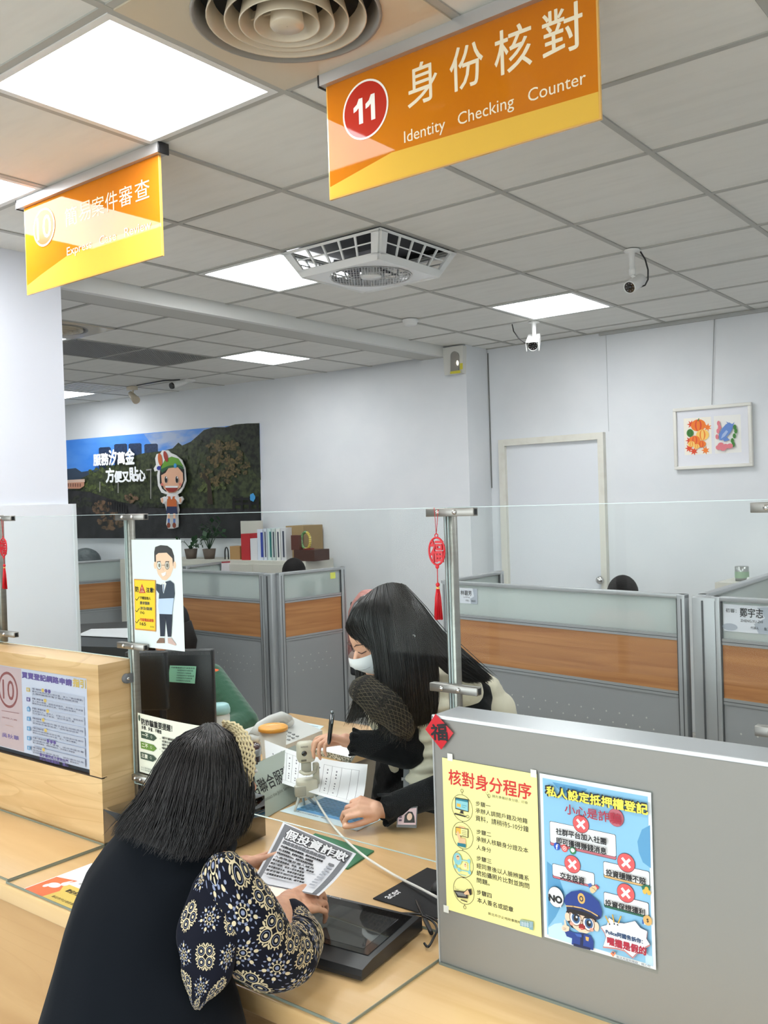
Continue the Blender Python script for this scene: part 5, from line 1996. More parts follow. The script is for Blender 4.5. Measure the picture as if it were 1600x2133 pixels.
# ------------------------------------------------------------------ blue fraud warning poster
oB = Vector((-0.835, YPF, 1.166))
bx0, bx1, bz0, bz1 = -0.835, -0.624, 0.866, 1.166
bp_ = MB()
bp_.box(bx0 - 0.003, bx1 + 0.003, YPF - 0.0012, YPF, bz0 - 0.006, bz1 + 0.003, glassy('laminate', (248, 250, 250), 0.5))
bp_.build
WHP = mat('poster_white', (240, 241, 243), 0.35, coat=0.4)
bq = MB()
bq.box(bx0, bx1, YPF - 0.0010, YPF - 0.0002, bz0, bz1, WHP)
bpo = bq.build('warning_poster', loc=((bx0 + bx1) / 2, YPF, bz0))
tag(bpo, 'blue laminated fraud warning poster with a cartoon police officer, on the divider panel', 'poster')
YA = YPF - 0.0012
bp_.build('laminate', None, bpo)
A = Art(place_y(oB, YA), 0.00006, zconv(1100, 1600, 0.20633, YA, oB), start=0.0001)
PB, PB2, PB3 = mat('poster_blue', (136, 190, 222), 0.4, coat=0.3), mat('poster_blue_mid', (86, 152, 196), 0.4, coat=0.3), mat('poster_blue_pale', (190, 218, 236), 0.4, coat=0.3)
PK = mat('poster_black', (24, 26, 30), 0.5)
CRIM, LIP, TAN, GRNP = mat('poster_crimson', (170, 36, 60), 0.5), mat('poster_rose', (196, 108, 120), 0.5), mat('poster_tan', (216, 178, 120), 0.5), mat('poster_green', (40, 110, 84), 0.5)
PYEL, PRED = mat('poster_yellow', (248, 226, 84), 0.5), mat('poster_red', (218, 92, 94), 0.5)
A.part('background')
A.poly([(0.006, 0.0075), (0.205, 0.0075), (0.205, 0.2935), (0.006, 0.2935)], PB, True)
A.poly([(245, 140), (600, 210), (560, 255), (470, 275), (330, 240)], PB2)
A.poly([(1232, 575), (1150, 620), (1105, 740), (1120, 850), (1160, 950), (1240, 1010)], PB2)
A.poly([(192, 940), (250, 985), (310, 1090), (365, 1250), (330, 1400), (280, 1500), (205, 1600)], PB2)
A.poly([(205, 1610), (270, 1570), (340, 1560), (370, 1640), (440, 1700), (470, 1780), (210, 1700)], PB3)
A.poly([(1180, 1840), (1220, 1890), (1262, 1900), (1266, 2000), (1190, 1985)], PB3)
A.part('illustration')


def pbox(tl, tr, br, bl, lip, lh):
    a, c = A.conv(*tl), A.conv(*br)
    x0, y0, x1, y1 = a[0], a[1], c[0], c[1]

    def rr(X0, Y0, X1, Y1, r, m):
        pts = []
        for cx_, cy_, a0 in ((X1 - r, Y1 - r, 0), (X0 + r, Y1 - r, 90), (X0 + r, Y0 + r, 180), (X1 - r, Y0 + r, 270)):
            for k in range(5):
                t = math.radians(a0 + 22.5 * k)
                pts.append((cx_ + r * math.cos(t), cy_ + r * math.sin(t)))
        A.poly(pts, m, True)
    rr(x0 - 0.0007, y0 - 0.0007, x1 + 0.0007, y1 + lh + 0.0007, 0.003, PK)
    rr(x0, y0 + 0.004, x1, y1 + lh, 0.003, lip)
    rr(x0 - 0.0007, y0, x1 + 0.0007, y1 + 0.0007, 0.003, PK)
    rr(x0, y0, x1, y1, 0.003, WHP)


pbox((222, 535), (885, 680), (890, 895), (230, 745), LIP, 0.005)
pbox((250, 962), (675, 1055), (672, 1185), (255, 1095), LIP, 0.004)
pbox((765, 940), (1235, 1045), (1230, 1185), (768, 1085), TAN, 0.004)
pbox((770, 1248), (1222, 1360), (1222, 1490), (772, 1385), GRNP, 0.004)
for (x, y, r) in ((537, 562, .0153), (452, 967, .0153), (995, 952, .0157), (992, 1257, .0157)):
    A.ell(x, y, r + 0.0005, r + 0.0008, PK, 36)
    A.ell(x, y, r, r, PRED, 36)
    c = A.conv(x, y)
    for sg in (-1, 1):
        d_ = 0.0072
        w_ = 0.0024
        A.poly([(c[0] - d_ - w_ * 0.7, c[1] - sg * (d_ - w_ * .7)), (c[0] - d_ + w_ * .7, c[1] - sg * (d_ + w_ * .7)), (c[0] + d_ + w_ * .7, c[1] + sg * (d_ - w_ * .7)), (c[0] + d_ - w_ * .7, c[1] + sg * (d_ + w_ * .7))], WHP, True)
c = A.conv(893, 496)
A.ell(893, 496, 0.0145, 0.0155, CRIM, 32)
A.ell(893, 496, 0.0138, 0.0148, LIP, 32)
# small round app marks
A.ell(298, 785, 0.0062, 0.0070, mat('mark_blue', (36, 84, 190), 0.4))
A.ell(375, 805, 0.0062, 0.0068, mat('mark_coral', (224, 86, 82), 0.4))
A.ring(375, 805, 0.0036, 0.004, 0.0009, WHP, 18)
A.ell(375, 805, 0.0012, 0.0013, WHP, 10)
A.ell(458, 828, 0.0062, 0.0068, mat('mark_green', (44, 128, 82), 0.4))
A.ell(458, 824, 0.004, 0.0036, WHP, 18)
A.poly([(450, 836), (468, 834), (456, 850)], WHP)
T(A, 'f', 288, 762, 812, 310, WHP, 0.0003)
# handshake, money and money bag
A.poly([(610, 1165), (640, 1155), (662, 1200), (630, 1215)], mat('cuff_blue', (64, 100, 170), 0.5))
A.poly([(690, 1165), (725, 1195), (715, 1222), (680, 1195)], mat('cuff_red', (190, 70, 80), 0.5))
A.poly([(628, 1205), (655, 1185), (685, 1180), (705, 1205), (690, 1240), (660, 1260), (640, 1245)], mat('hand_tan', (236, 196, 150), 0.5))
A.line([(650, 1200), (680, 1215), (690, 1235)], 0.0007, PK)
A.poly([(1150, 1185), (1190, 1165), (1245, 1190), (1235, 1225), (1165, 1225)], GRNP)
for x, y in ((1185, 1240), (1205, 1215), (1228, 1250)):
    A.ell(x, y, 0.0036, 0.0042, mat('coin', (222, 180, 80), 0.4), 16)
A.poly([(1160, 1520), (1180, 1525), (1180, 1570), (1160, 1562)], mat('cuff_blue'))
A.poly([(1180, 1530), (1240, 1545), (1258, 1580), (1180, 1570)], WHP)
A.ell(1215, 1530, 0.0078, 0.0088, mat('bag_tan', (216, 172, 104), 0.5), 24)
A.poly([(1200, 1478), (1225, 1480), (1218, 1502), (1205, 1500)], mat('bag_tan'))
T(A, '$', 1206, 1508, 1550, 1226, PK, 0.0002)
# generic cartoon officer
NAVY, NAVY2, SKN, HAIRK = mat('officer_navy', (34, 62, 138), 0.5), mat('officer_dark', (24, 36, 76), 0.5), mat('officer_skin', (246, 204, 178), 0.5), mat('officer_hair', (30, 24, 26), 0.5)
A.poly([(380, 1640), (410, 1625), (470, 1650), (560, 1660), (640, 1680), (672, 1740), (668, 1830), (540, 1800), (450, 1770), (455, 1710), (400, 1690)], NAVY)
A.poly([(540, 1660), (575, 1665), (565, 1795), (535, 1790)], NAVY2)
A.poly([(480, 1660), (550, 1670), (552, 1700), (505, 1690)], mat('officer_collar', (66, 100, 180), 0.5))
A.poly([(590, 1690), (625, 1700), (620, 1740), (595, 1730)], mat('officer_badge', (220, 176, 100), 0.4))
A.poly([(470, 1760), (640, 1805), (640, 1830), (470, 1785)], NAVY2)
A.poly([(395, 1440), (420, 1400), (690, 1470), (700, 1530), (660, 1640), (560, 1650), (450, 1600), (410, 1540)], HAIRK)
A.ell(410, 1492, 0.0052, 0.0075, SKN)
A.ell(700, 1592, 0.0052, 0.0082, SKN)
A.poly([(430, 1450), (470, 1435), (560, 1480), (640, 1495), (682, 1530), (690, 1580), (660, 1635), (600, 1660), (530, 1645), (470, 1600), (432, 1530)], SKN)
A.poly([(470, 1425), (560, 1470), (620, 1480), (560, 1440)], HAIRK)
for (x, y) in ((490, 1508), (622, 1560)):
    A.ring(x, y, 0.0118, 0.0134, 0.0011, HAIRK, 30)
    A.ell(x, y, 0.0098, 0.0112, WHP)
    A.ell(x + 4, y - 2, 0.0078, 0.0092, mat('officer_iris', (60, 96, 140), 0.4))
    A.ell(x + 4, y - 2, 0.0045, 0.0056, HAIRK)
    A.ell(x + 12, y - 14, 0.0018, 0.002, WHP)
A.line([(545, 1525), (568, 1535)], 0.001, HAIRK)
A.line([(460, 1452), (530, 1485)], 0.0028, HAIRK)
A.line([(585, 1498), (655, 1500)], 0.0028, HAIRK)
A.poly([(528, 1568), (560, 1560), (590, 1585), (588, 1615), (555, 1622), (525, 1600)], mat('officer_mouth', (150, 40, 44), 0.5))
A.poly([(538, 1600), (575, 1606), (565, 1618), (540, 1612)], mat('officer_tongue', (226, 110, 104), 0.5))
A.ell(455, 1560, 0.004, 0.003, mat('officer_blush', (240, 160, 140), 0.5))
A.ell(655, 1620, 0.004, 0.003, mat('officer_blush'))
A.poly([(372, 1330), (400, 1270), (450, 1235), (540, 1222), (640, 1260), (730, 1340), (762, 1440), (752, 1500), (690, 1470), (540, 1420), (400, 1380)], NAVY)
A.poly([(400, 1370), (470, 1375), (600, 1410), (735, 1475), (748, 1505), (720, 1520), (600, 1470), (470, 1430), (405, 1425)], NAVY2)
A.poly([(410, 1405), (480, 1415), (610, 1450), (700, 1500), (640, 1500), (520, 1465), (430, 1440)], HAIRK)
A.line([(400, 1380), (470, 1385), (560, 1402), (650, 1440), (715, 1480)], 0.0022, TAN)
A.ell(553, 1305, 0.0072, 0.0095, mat('officer_badge'), 20)
A.ell(553, 1307, 0.004, 0.0052, NAVY2, 16)
A.ell(553, 1307, 0.0022, 0.003, mat('officer_badge'), 12)
A.poly([(352, 1600), (372, 1570), (400, 1575), (432, 1590), (428, 1630), (395, 1640), (365, 1628)], SKN)
A.poly([(384, 1580), (380, 1520), (392, 1515), (404, 1575)], SKN)
A.line([(375, 1600), (400, 1605)], 0.0006, HAIRK)
A.line([(372, 1614), (398, 1620)], 0.0006, HAIRK)
# speech bubble and burst
A.ell(297, 1290, 0.0158, 0.0187, PK, 40)
A.ell(297, 1290, 0.0152, 0.018, WHP, 40)
A.poly([(318, 1362), (358, 1350), (348, 1400)], WHP)
burst = [(752, 1586), (812, 1570), (832, 1495), (905, 1545), (985, 1555), (1095, 1530), (1150, 1600), (1218, 1632), (1208, 1705), (1245, 1765), (1195, 1790), (1195, 1850), (1120, 1840), (1072, 1892), (990, 1822), (905, 1800), (775, 1785), (805, 1690), (790, 1640)]
cx_, cy_ = 995, 1690
A.poly([(cx_ + (x - cx_) * 1.02, cy_ + (y - cy_) * 1.02 + 12) for x, y in burst], mat('burst_rose', (206, 130, 124), 0.5))
A.poly([(cx_ + (x - cx_) * 1.015, cy_ + (y - cy_) * 1.02) for x, y in burst], NAVY2)
A.poly(burst, WHP)
for a, b in (((800, 1482), (832, 1545)), ((870, 1468), (884, 1540)), ((955, 1482), (928, 1550))):
    A.line([a, b], 0.0026, PK)
    A.line([a, b], 0.0018, GOLD)
    A.ell(b[0] + (b[0] - a[0]) * .25, b[1] + (b[1] - a[1]) * .25, 0.0014, 0.0016, PK, 10)
A.poly([(848, 1855), (872, 1832), (905, 1850), (878, 1890)], mat('logo_orange', (232, 130, 90), 0.5))
A.poly([(862, 1838), (890, 1842), (880, 1862)], mat('logo_slate', (84, 88, 110), 0.5))
A.line([(912, 1898), (1145, 1968)], 0.0004, NAVY2)
A.part('lettering')
T(A, '私人設定抵押權登記', 192, 158, 262, 1212, PK, 0.0016)
A.n += 1
T(A, '私人設定抵押權登記', 204, 168, 268, 1218, PYEL, 0.0007)
T(A, '小心是詐騙', 388, 345, 447, 948, CRIM, 0.0003)
T(A, '社群平台加入社團', 300, 590, 655, 801, PK, 0.0004)
T(A, '即可獲得賺錢消息', 304, 684, 750, 804, PK, 0.0004)
T(A, '交友投資', 341, 1032, 1104, 584, PK, 0.0004)
T(A, '投資穩賺不賠', 804, 1003, 1070, 1201, PK, 0.0004)
T(A, '投資保證獲利', 796, 1308, 1372, 1194, PK, 0.0004)
T(A, 'NO', 231, 1256, 1322, 358, PK, 0.0009)
T(A, 'Police阿國告訴你：', 803, 1608, 1656, 1172, mat('ink_navy', (34, 66, 108), 0.5), 0.0003)
T(A, '嘿攏是假的', 818, 1684, 1764, 1206, CRIM, 0.0006)
T(A, '新北市政府地政　關心您', 912, 1872, 1898, 1252, NAVY2)
A.build(bpo)

# ------------------------------------------------------------------ suited man poster behind the clear screen
YM = YG - 0.0060
oX = aty(273.6, 1124, YM)
mx1 = aty(377, 1126, YM).x
mz0 = aty(279, 1345, YM).z
q_ = MB()
q_.box(oX.x, mx1, YM, YM + 0.0006, mz0, oX.z, mat('poster_film', (236, 238, 240), 0.4))
mp_ = q_.build('standee_poster', loc=((oX.x + mx1) / 2, YM, mz0))
tag(mp_, 'white poster of a suited cartoon man with yellow caution board, on the clear screen', 'poster')
A = Art(place_y(oX, YM), 0.0001, zconv(240, 1100, 0.26253, YM, oX), start=0.0002)
A.part('illustration')
MSK, MHA, MSU, MSU2 = mat('man_skin', (244, 204, 176), 0.5), mat('man_hair', (66, 62, 64), 0.5), mat('man_suit', (58, 68, 82), 0.5), mat('man_trousers', (40, 46, 62), 0.5)
MSH = mat('man_pale_blue', (190, 208, 236), 0.5)  # pale blue band below the dark jacket top
A.poly([(310, 190), (318, 150), (360, 135), (415, 140), (450, 165), (468, 220), (472, 300), (312, 300)], MHA)
A.ell(318, 295, 0.006, 0.010, MSK)
A.ell(473, 293, 0.006, 0.010, MSK)
A.poly([(324, 215), (345, 198), (410, 195), (430, 215), (455, 240), (462, 320), (440, 380), (405, 415), (375, 410), (340, 365), (326, 310)], MSK)
for x in (350, 414):
    A.ell(x, 296, 0.0088, 0.0105, mat('man_eye_white', (236, 236, 232), 0.5))
    A.ring(x, 296, 0.0095, 0.0112, 0.0012, MHA, 24)
    A.ell(x + 2, 296, 0.0042, 0.0058, mat('man_iris', (120, 112, 100), 0.5))
A.line([(372, 294), (394, 294)], 0.001, MHA)
A.line([(336, 268), (362, 264)], 0.0022, MHA)
A.line([(404, 266), (430, 266)], 0.0022, MHA)
A.line([(382, 318), (386, 335)], 0.001, mat('man_line', (206, 150, 120), 0.5))
A.poly([(368, 360), (408, 345), (404, 372), (382, 384)], mat('man_eye_white'))
A.poly([(330, 440), (370, 450), (385, 430), (440, 415), (470, 440), (476, 520), (470, 560), (350, 560), (352, 520), (330, 490)], MSU)
A.poly([(378, 435), (400, 425), (410, 440), (388, 520), (382, 500)], mat('man_eye_white'))
A.poly([(384, 445), (394, 445), (392, 500), (384, 512)], mat('man_tie', (120, 140, 170), 0.5))
A.poly([(350, 560), (470, 555), (462, 620), (455, 684), (355, 684), (345, 620)], MSH)
A.poly([(355, 680), (458, 684), (448, 862), (422, 862), (404, 712), (396, 858), (362, 858)], MSU2)
A.poly([(358, 870), (394, 872), (396, 912), (332, 912), (336, 898)], mat('man_shoe', (134, 104, 88), 0.5))
A.poly([(422, 870), (452, 872), (488, 920), (484, 932), (424, 912)], mat('man_shoe_pale', (206, 174, 166), 0.5))
A.poly([(155, 403), (325, 412), (328, 820), (162, 805)], mat('board_rim', (216, 150, 70), 0.5))
A.poly([(160, 412), (320, 420), (322, 808), (167, 794)], mat('board_yellow', (246, 208, 48), 0.5))
A.poly([(194, 515), (218, 440), (248, 515)], mat('caution_red', (206, 74, 54), 0.5))
A.poly([(204, 508), (218, 462), (236, 508)], mat('caution_pale', (240, 190, 150), 0.5))
for y in (560, 652, 740):
    A.line([(168, y), (178, y + 12), (198, y - 16)], 0.002, PK)
A.part('lettering')
T(A, '防', 166, 462, 505, 192, PK, 0.0005)
T(A, '注意!', 252, 470, 508, 315, PK, 0.0005)
T(A, '詐', 208, 476, 506, 232, CRIM, 0.0002)
for t, y, r, m in (('不輕信他人', 540, 288, PK), ('要求匯款', 580, 280, MSU), ('涉及個資', 622, 300, MSU), ('小心', 655, 240, PK), ('可疑電話速撥', 712, 312, RH), ('165', 745, 250, PK)):
    T(A, t, 204, y, y + 24, r, m, 0.0002)
T(A, '新北市政府', 285, 775, 787, 316, PK)
A.build(mp_)

# ------------------------------------------------------------------ cream fraud notice behind the screen
oN = aty(286, 1484.6, YM)
nx1 = aty(428, 1509.5, YM).x
nz0 = aty(288, 1606.6, YM).z
nw, nh = nx1 - oN.x, oN.z - nz0


def ncurve(x, y, h):
    t = x / nw
    return Vector((oN.x + x, YM + 0.001 + 0.003 * math.sin(t * math.pi) - h, oN.z - y - 0.006 * math.sin(t * math.pi * 0.8)))


q_ = MB()
CREAM = mat('cream_paper', (240, 234, 220), 0.6)
for k in range(14):
    a, b = nw * k / 14, nw * (k + 1) / 14
    q_.face([ncurve(a, 0, 0), ncurve(b, 0, 0), ncurve(b, nh, 0), ncurve(a, nh, 0)], CREAM, True)
    q_.face([ncurve(a, nh, -0.0004), ncurve(b, nh, -0.0004), ncurve(b, 0, -0.0004), ncurve(a, 0, -0.0004)], CREAM, True)
nt_ = q_.build('fraud_notice', loc=(oN.x + nw / 2, YM, nz0), fix=False)
tag(nt_, 'curved cream notice with green arrow tags, stuck to the screen low beside the wooden riser', 'notice')
A = Art(ncurve, 0.00025, zconv(240, 1100, 0.26253, YM, oN), start=0.0005)
A.part('lettering')
ALIVE = mat('arrow_olive', (104, 138, 58), 0.5)
ADARK = mat('arrow_dark', (58, 76, 64), 0.5)
T(A, '防詐騙重要提醒！', 204, 1505, 1556, 440, PK, 0.0006)
T(A, '多想．多查．不輕信', 206, 1562, 1592, 358, PK, 0.0003)
A.ell(190, 1505, 0.004, 0.009, ADARK)
for k, (y, m, t) in enumerate(((1608, ADARK, '一不'), (1690, ALIVE, '二不'), (1772, ADARK, '三要'))):
    A.poly([(203, y), (300, y + 22), (325, y + 50), (300, y + 74), (206, y + 54)], m)
    T(A, t, 212, y + 12, y + 42, 258, CREAM, 0.0004)
    A.ring(284, y + 42, 0.0034, 0.0042, 0.0009, CREAM, 16)
    A.ell(352, y + 52, 0.001, 0.0012, PK, 8)
for k in range(8):
    y = 1640 + 27 * k
    T(A, ('請不要輕易將您的個人證件', '或身分證等重要文件交予他人', '請不要輕易相信陌生人來電', '簡訊、網路投資廣告資訊', '以及親友臨時借款要求', '各項登記請本人親自辦理', '並留意地籍異動即時通', '如有疑問請洽服務人員')[k], 370, y, y + 18, 640 - 20 * (k % 3), PK, 0.0002)
for k in range(2):
    T(A, '以上為防範詐騙提醒事項，敬請民眾配合', 214, 1885 + 17 * k, 1896 + 17 * k, 460, PK)
A.build(nt_)
# ================================================================== things on the counter and the desk behind it
ZD = DESK + 0.0065              # top of the glass mats

# black glossy box under the screen
bxz = aty(212, 1684, 1.478).z
bb = thing('black_box', 'glossy black box on the counter half hidden behind the seated woman\'s hair', 'box', (-2.01, 1.64, DESK))
m_ = MB()
m_.box(-2.158, -1.868, 1.478, 1.80, ZD, bxz, BLACK_GLOSS, bev=0.0015, seg=1)
m_.build('box_body', None, bb)

# signature tablet
tf, tr_ = Vector((-1.150, 1.347, ZD)), Vector((-1.178, 1.583, ZD))
ty_ = (tr_ - tf).normalized()
tx_ = Vector((-ty_.y, ty_.x, 0))                # to the left
tw, td = 0.315, 0.238
tab = thing('signature_tablet', 'black pen tablet with a glossy screen lying on the counter by the patterned sleeve', 'tablet', tf.lerp(tr_ + tx_ * tw, 0.5))
TB = mat('tablet_black', (34, 35, 37), 0.38)


def tp_(a, b, h):
    return tf + tx_ * (tw * a) + ty_ * (td * b) + V(0, 0, h)


m_ = MB()
h0, h1 = 0.020, 0.032
prof = [(0.0, 0.0), (0.0, 0.008), (0.012, h0), (0.17, h0 + 0.006), (0.97, h1), (1.0, h1 - 0.004), (1.0, 0.0)]
m_.ring_loft([[tp_(a, b, h) for b, h in prof] for a in (0.0, 0.004, 0.996, 1.0)], TB, smooth=False)
m_.build('tablet_body', None, tab)


def ttop(a, b, e=0.0005):
    return tp_(a, b, h0 + 0.006 + (h1 - h0 - 0.006) * (b - 0.17) / 0.8 + e)


m_ = MB()
m_.prism([ttop(0.045, 0.19), ttop(0.955, 0.19), ttop(0.955, 0.93), ttop(0.045, 0.93)], (0, 0, 0.0008), mat('tablet_bezel', (16, 16, 18), 0.1, coat=0.6))
m_.build('screen_bezel', None, tab)
m_ = MB()
m_.prism([ttop(0.11, 0.26, 0.0014), ttop(0.89, 0.26, 0.0014), ttop(0.89, 0.83, 0.0014), ttop(0.11, 0.83, 0.0014)], (0, 0, 0.0003), mat('tablet_screen', (58, 59, 60), 0.04, coat=1.0))
m_.build('screen', None, tab)
A = Art(lambda x, y, h: ttop(0.93 - x, 0.955 - y, h), 0.0001, start=0.0014)
A.part('lettering')
TWH = mat('print_light_grey', (196, 198, 200), 0.5)
A.rect(0.0, 0.0, 0.035, 0.035, TWH)
A.textbox('Wargos Touch', 0.05, 0.0, 0.30, 0.032, TWH)
A.build(tab)

# mouse pad and mouse
p0 = [(-1.372, 1.655), (-1.372, 1.872), (-1.085, 1.872), (-1.085, 1.655)]
m_ = MB()
m_.box(-1.372, -1.085, 1.655, 1.872, DESK + 0.0005, DESK + 0.0035, mat('pad_black', (30, 30, 32), 0.8), bev=0.001, seg=1)
pad = m_.build('mouse_pad', loc=(-1.23, 1.76, DESK))
tag(pad, 'black cloth mouse pad beside the grey divider panel', 'mouse pad')
A = Art(lambda x, y, h: Vector((-1.352 + y, 1.672 + x, DESK + 0.0036 + h)), 0.0001)
A.part('lettering')
A.textbox('acer', 0.0, 0.0, 0.05, 0.017, mat('print_white', (230, 230, 230), 0.6), 0.0004)
A.build(pad)
mo = thing('computer_mouse', 'black wireless mouse on the mouse pad, partly behind the divider panel', 'mouse', (-1.255, 1.79, DESK + 0.0035))
m_ = MB()
rings = []
for k in range(9):
    t = k / 8
    wv = 0.029 * (0.62 + 0.38 * math.sin(math.pi * (0.15 + 0.75 * t))) * (1 if 0 < k < 8 else 0.75)
    hv = (0.012 + 0.022 * math.sin(math.pi * (0.12 + 0.7 * t))) * (1 if 0 < k < 8 else 0.6)
    yv = 1.742 + 0.098 * t
    rings.append([Vector((-1.255 + wv * math.cos(a), yv, DESK + 0.0036 + max(0.0, hv * math.sin(a)))) for a in [math.pi * q / 10 for q in range(11)]])
m_.ring_loft(rings, mat('mouse_black', (36, 37, 40), 0.45), True, True)
m_.build('mouse_body', None, mo)
m_ = MB()
m_.cyl((-1.2575, 1.815, DESK + 0.032), (-1.2525, 1.815, DESK + 0.032), 0.007, None, GREY_PL, 16)
m_.build('scroll_wheel', None, mo)

# stylus and cables
m_ = MB()
s0, s1 = atz(866, 1873, DESK + 0.008), atz(899, 1944, DESK + 0.012)
m_.tube([s0, s0.lerp(s1, 0.06), s0.lerp(s1, 0.1), s0.lerp(s1, 0.93), s1], [0.001, 0.0025, 0.0042, 0.005, 0.0042], BLACK_PL, 12)
tag(m_.build('stylus_pen', loc=s0.lerp(s1, 0.5)), 'slim black stylus leaning across the mouse pad edge', 'pen')


def wire(name, pts, r, m, label, cat_='cable', z=None):
    mb = MB()
    # Catmull-Rom through the points
    P = [Vector(p) for p in pts]
    out = []
    for i in range(len(P) - 1):
        a, b, c, d = P[max(i - 1, 0)], P[i], P[i + 1], P[min(i + 2, len(P) - 1)]
        for k in range(8):
            t = k / 8
            out.append(0.5 * ((2 * b) + (c - a) * t + (2 * a - 5 * b + 4 * c - d) * t * t + (3 * b - a - 3 * c + d) * t ** 3))
    out.append(P[-1])
    mb.tube(out, r, m, 8)
    o = mb.build(name, loc=out[len(out) // 2])
    tag(o, label, cat_)
    return o


zc2 = DESK + 0.009
wire('tablet_cable', [ttop(0.3, 0.99, -0.012), atz(800, 1905, zc2), atz(835, 1903, zc2), atz(875, 1905, zc2), atz(905, 1915, zc2), atz(925, 1935, zc2)], 0.003, BLACK_PL, 'black cable running from the tablet back toward the divider panel')
wire('charging_cable', [atz(884, 1965, zc2), atz(892, 1972, zc2), atz(903, 1955, zc2), atz(910, 1935, zc2 + 0.004), atz(900, 1918, zc2 + 0.004), atz(880, 1908, zc2 + 0.006)], 0.0026, BLACK_PL, 'thin black cable curling beside the tablet corner')

# green folder, year planner
def slab(name, label, cat_, pts, z, th, m, group=None):
    mb = MB()
    mb.prism([V(x, y, z) for x, y in pts], V(0, 0, th), m)
    cx_ = sum(p[0] for p in pts) / len(pts)
    cy_ = sum(p[1] for p in pts) / len(pts)
    o = mb.build(name, loc=(cx_, cy_, z))
    tag(o, label, cat_, group)
    return o


slab('green_folder', 'thin green folder on the counter sticking out from under the held leaflet', 'folder', [(-1.75, 1.765), (-1.533, 1.755), (-1.552, 1.884), (-1.77, 1.894)], DESK + 0.0005, 0.004, mat('folder_green', (40, 112, 76), 0.5))
pln = slab('year_planner', 'blue and white year calendar sheet lying on the desk before the masked woman', 'calendar', [(-1.995, 1.98), (-1.69, 1.98), (-1.69, 2.195), (-1.995, 2.195)], DESK + 0.0004, 0.0006, mat('planner_paper', (216, 232, 238), 0.5))
A = Art(lambda x, y, h: Vector((-1.995 + x, 2.195 - y, DESK + 0.001 + h)), 0.00008)
A.part('planner_print')
PBL, PBD = mat('planner_blue', (120, 184, 228), 0.5), mat('planner_blue_dark', (70, 128, 176), 0.5)
A.rect(0.03, 0.03, 0.285, 0.175, PBL)
for r in range(9):
    for c in range(12):
        A.rect(0.036 + 0.0205 * c, 0.036 + 0.015 * r, 0.047 + 0.0205 * c, 0.040 + 0.015 * r, PBD)
        A.n -= 1
for r in range(8):
    A.n -= 1
    A.rect(0.03, 0.0455 + 0.015 * r, 0.285, 0.048 + 0.015 * r, mat('planner_pale', (170, 210, 236), 0.5))
A.rect(0.03, 0.165, 0.285, 0.178, mat('planner_band', (92, 158, 212), 0.5))
A.textbox('新北市汐止地政事務所　關心您', 0.05, 0.185, 0.17, 0.193, INK)
A.build(pln)

# clear acrylic sign of the joint service centre
ac0, ac1 = V(-2.003, 1.835, DESK), V(-2.075, 2.19, DESK)
asd = (ac1 - ac0).normalized()
asn = V(asd.y, -asd.x, 0)
sg = thing('desk_sign', 'tilted clear acrylic desk sign with grey face pointing visitors to the joint service centre', 'sign', ac0.lerp(ac1, 0.5))
up_ = (V(0, 0, 1) - asn * 0.55).normalized()
m_ = MB()
m_.prism([ac0 + asn * 0.03, ac1 + asn * 0.03, ac1 + asn * 0.03 + up_ * 0.155, ac0 + asn * 0.03 + up_ * 0.155], (asn + V(0, 0, .5)).normalized() * 0.004, mat('sign_grey_face', (176, 186, 176), 0.25, coat=0.5))
m_.build('face_plate', None, sg)
m_ = MB()
m_.prism([ac0 - asn * 0.07, ac1 - asn * 0.07, ac1 + asn * 0.03 + up_ * 0.155, ac0 + asn * 0.03 + up_ * 0.155], asn * -0.003, glassy('clear_stand', (246, 250, 248), 0.8))
for q in (ac0, ac1):
    m_.prism([q + asn * 0.03, q + asn * 0.03 + up_ * 0.155, q - asn * 0.07], asd * (0.002 if q is ac0 else -0.002), mat('stand_edge', (226, 232, 230), 0.2))
m_.build('stand', None, sg)
fn = (asn + V(0, 0, .5)).normalized()
A = Art(lambda x, y, h: ac0 + asn * 0.03 + fn * (0.004 + h) + asd * x + up_ * (0.155 - y), 0.0002)
A.part('lettering')
A.textbox('請洽聯合服務中心', 0.02, 0.045, 0.355, 0.088, INK, 0.0006)
A.textbox('Please Contact the Joint Service Center', 0.05, 0.102, 0.30, 0.115, mat('ink_grey_soft', (110, 116, 110), 0.6))
A.build(sg)

# cups
tb = thing('tumbler', 'dark brown tumbler with a glossy lid on the desk beside the knitted headband', 'tumbler', atz(524, 1662, DESK))
q = tb.location.copy()
m_ = MB()
m_.lathe([(0.0, 0.0), (0.028, 0.0), (0.030, 0.005), (0.033, 0.135)], mat('tumbler_brown', (66, 46, 42), 0.25, coat=0.3), q, n=28)
m_.build('cup_body', None, tb)
m_ = MB()
m_.lathe([(0.033, 0.135), (0.0345, 0.137), (0.0345, 0.155), (0.033, 0.157)], mat('tumbler_band', (176, 176, 178), 0.3, 0.6), q, n=28)
m_.build('band', None, tb)
m_ = MB()
m_.lathe([(0.033, 0.157), (0.034, 0.160), (0.032, 0.168), (0.022, 0.172), (0.02, 0.168), (0.0, 0.168)], mat('tumbler_lid', (72, 40, 38), 0.15, coat=0.6), q, n=28)
m_.build('lid', None, tb)
cp = thing('lidded_cup', 'white cup with an orange lid standing behind the brown tumbler', 'cup', (-2.335, 2.30, DESK))
q = Vector((-2.335, 2.30, DESK))
m_ = MB()
m_.lathe([(0.0, 0.0), (0.036, 0.0), (0.038, 0.004), (0.047, 0.135), (0.045, 0.135), (0.0, 0.12)], mat('cup_white', (228, 224, 214), 0.4), q, n=32)
m_.build('cup_body', None, cp)
m_ = MB()
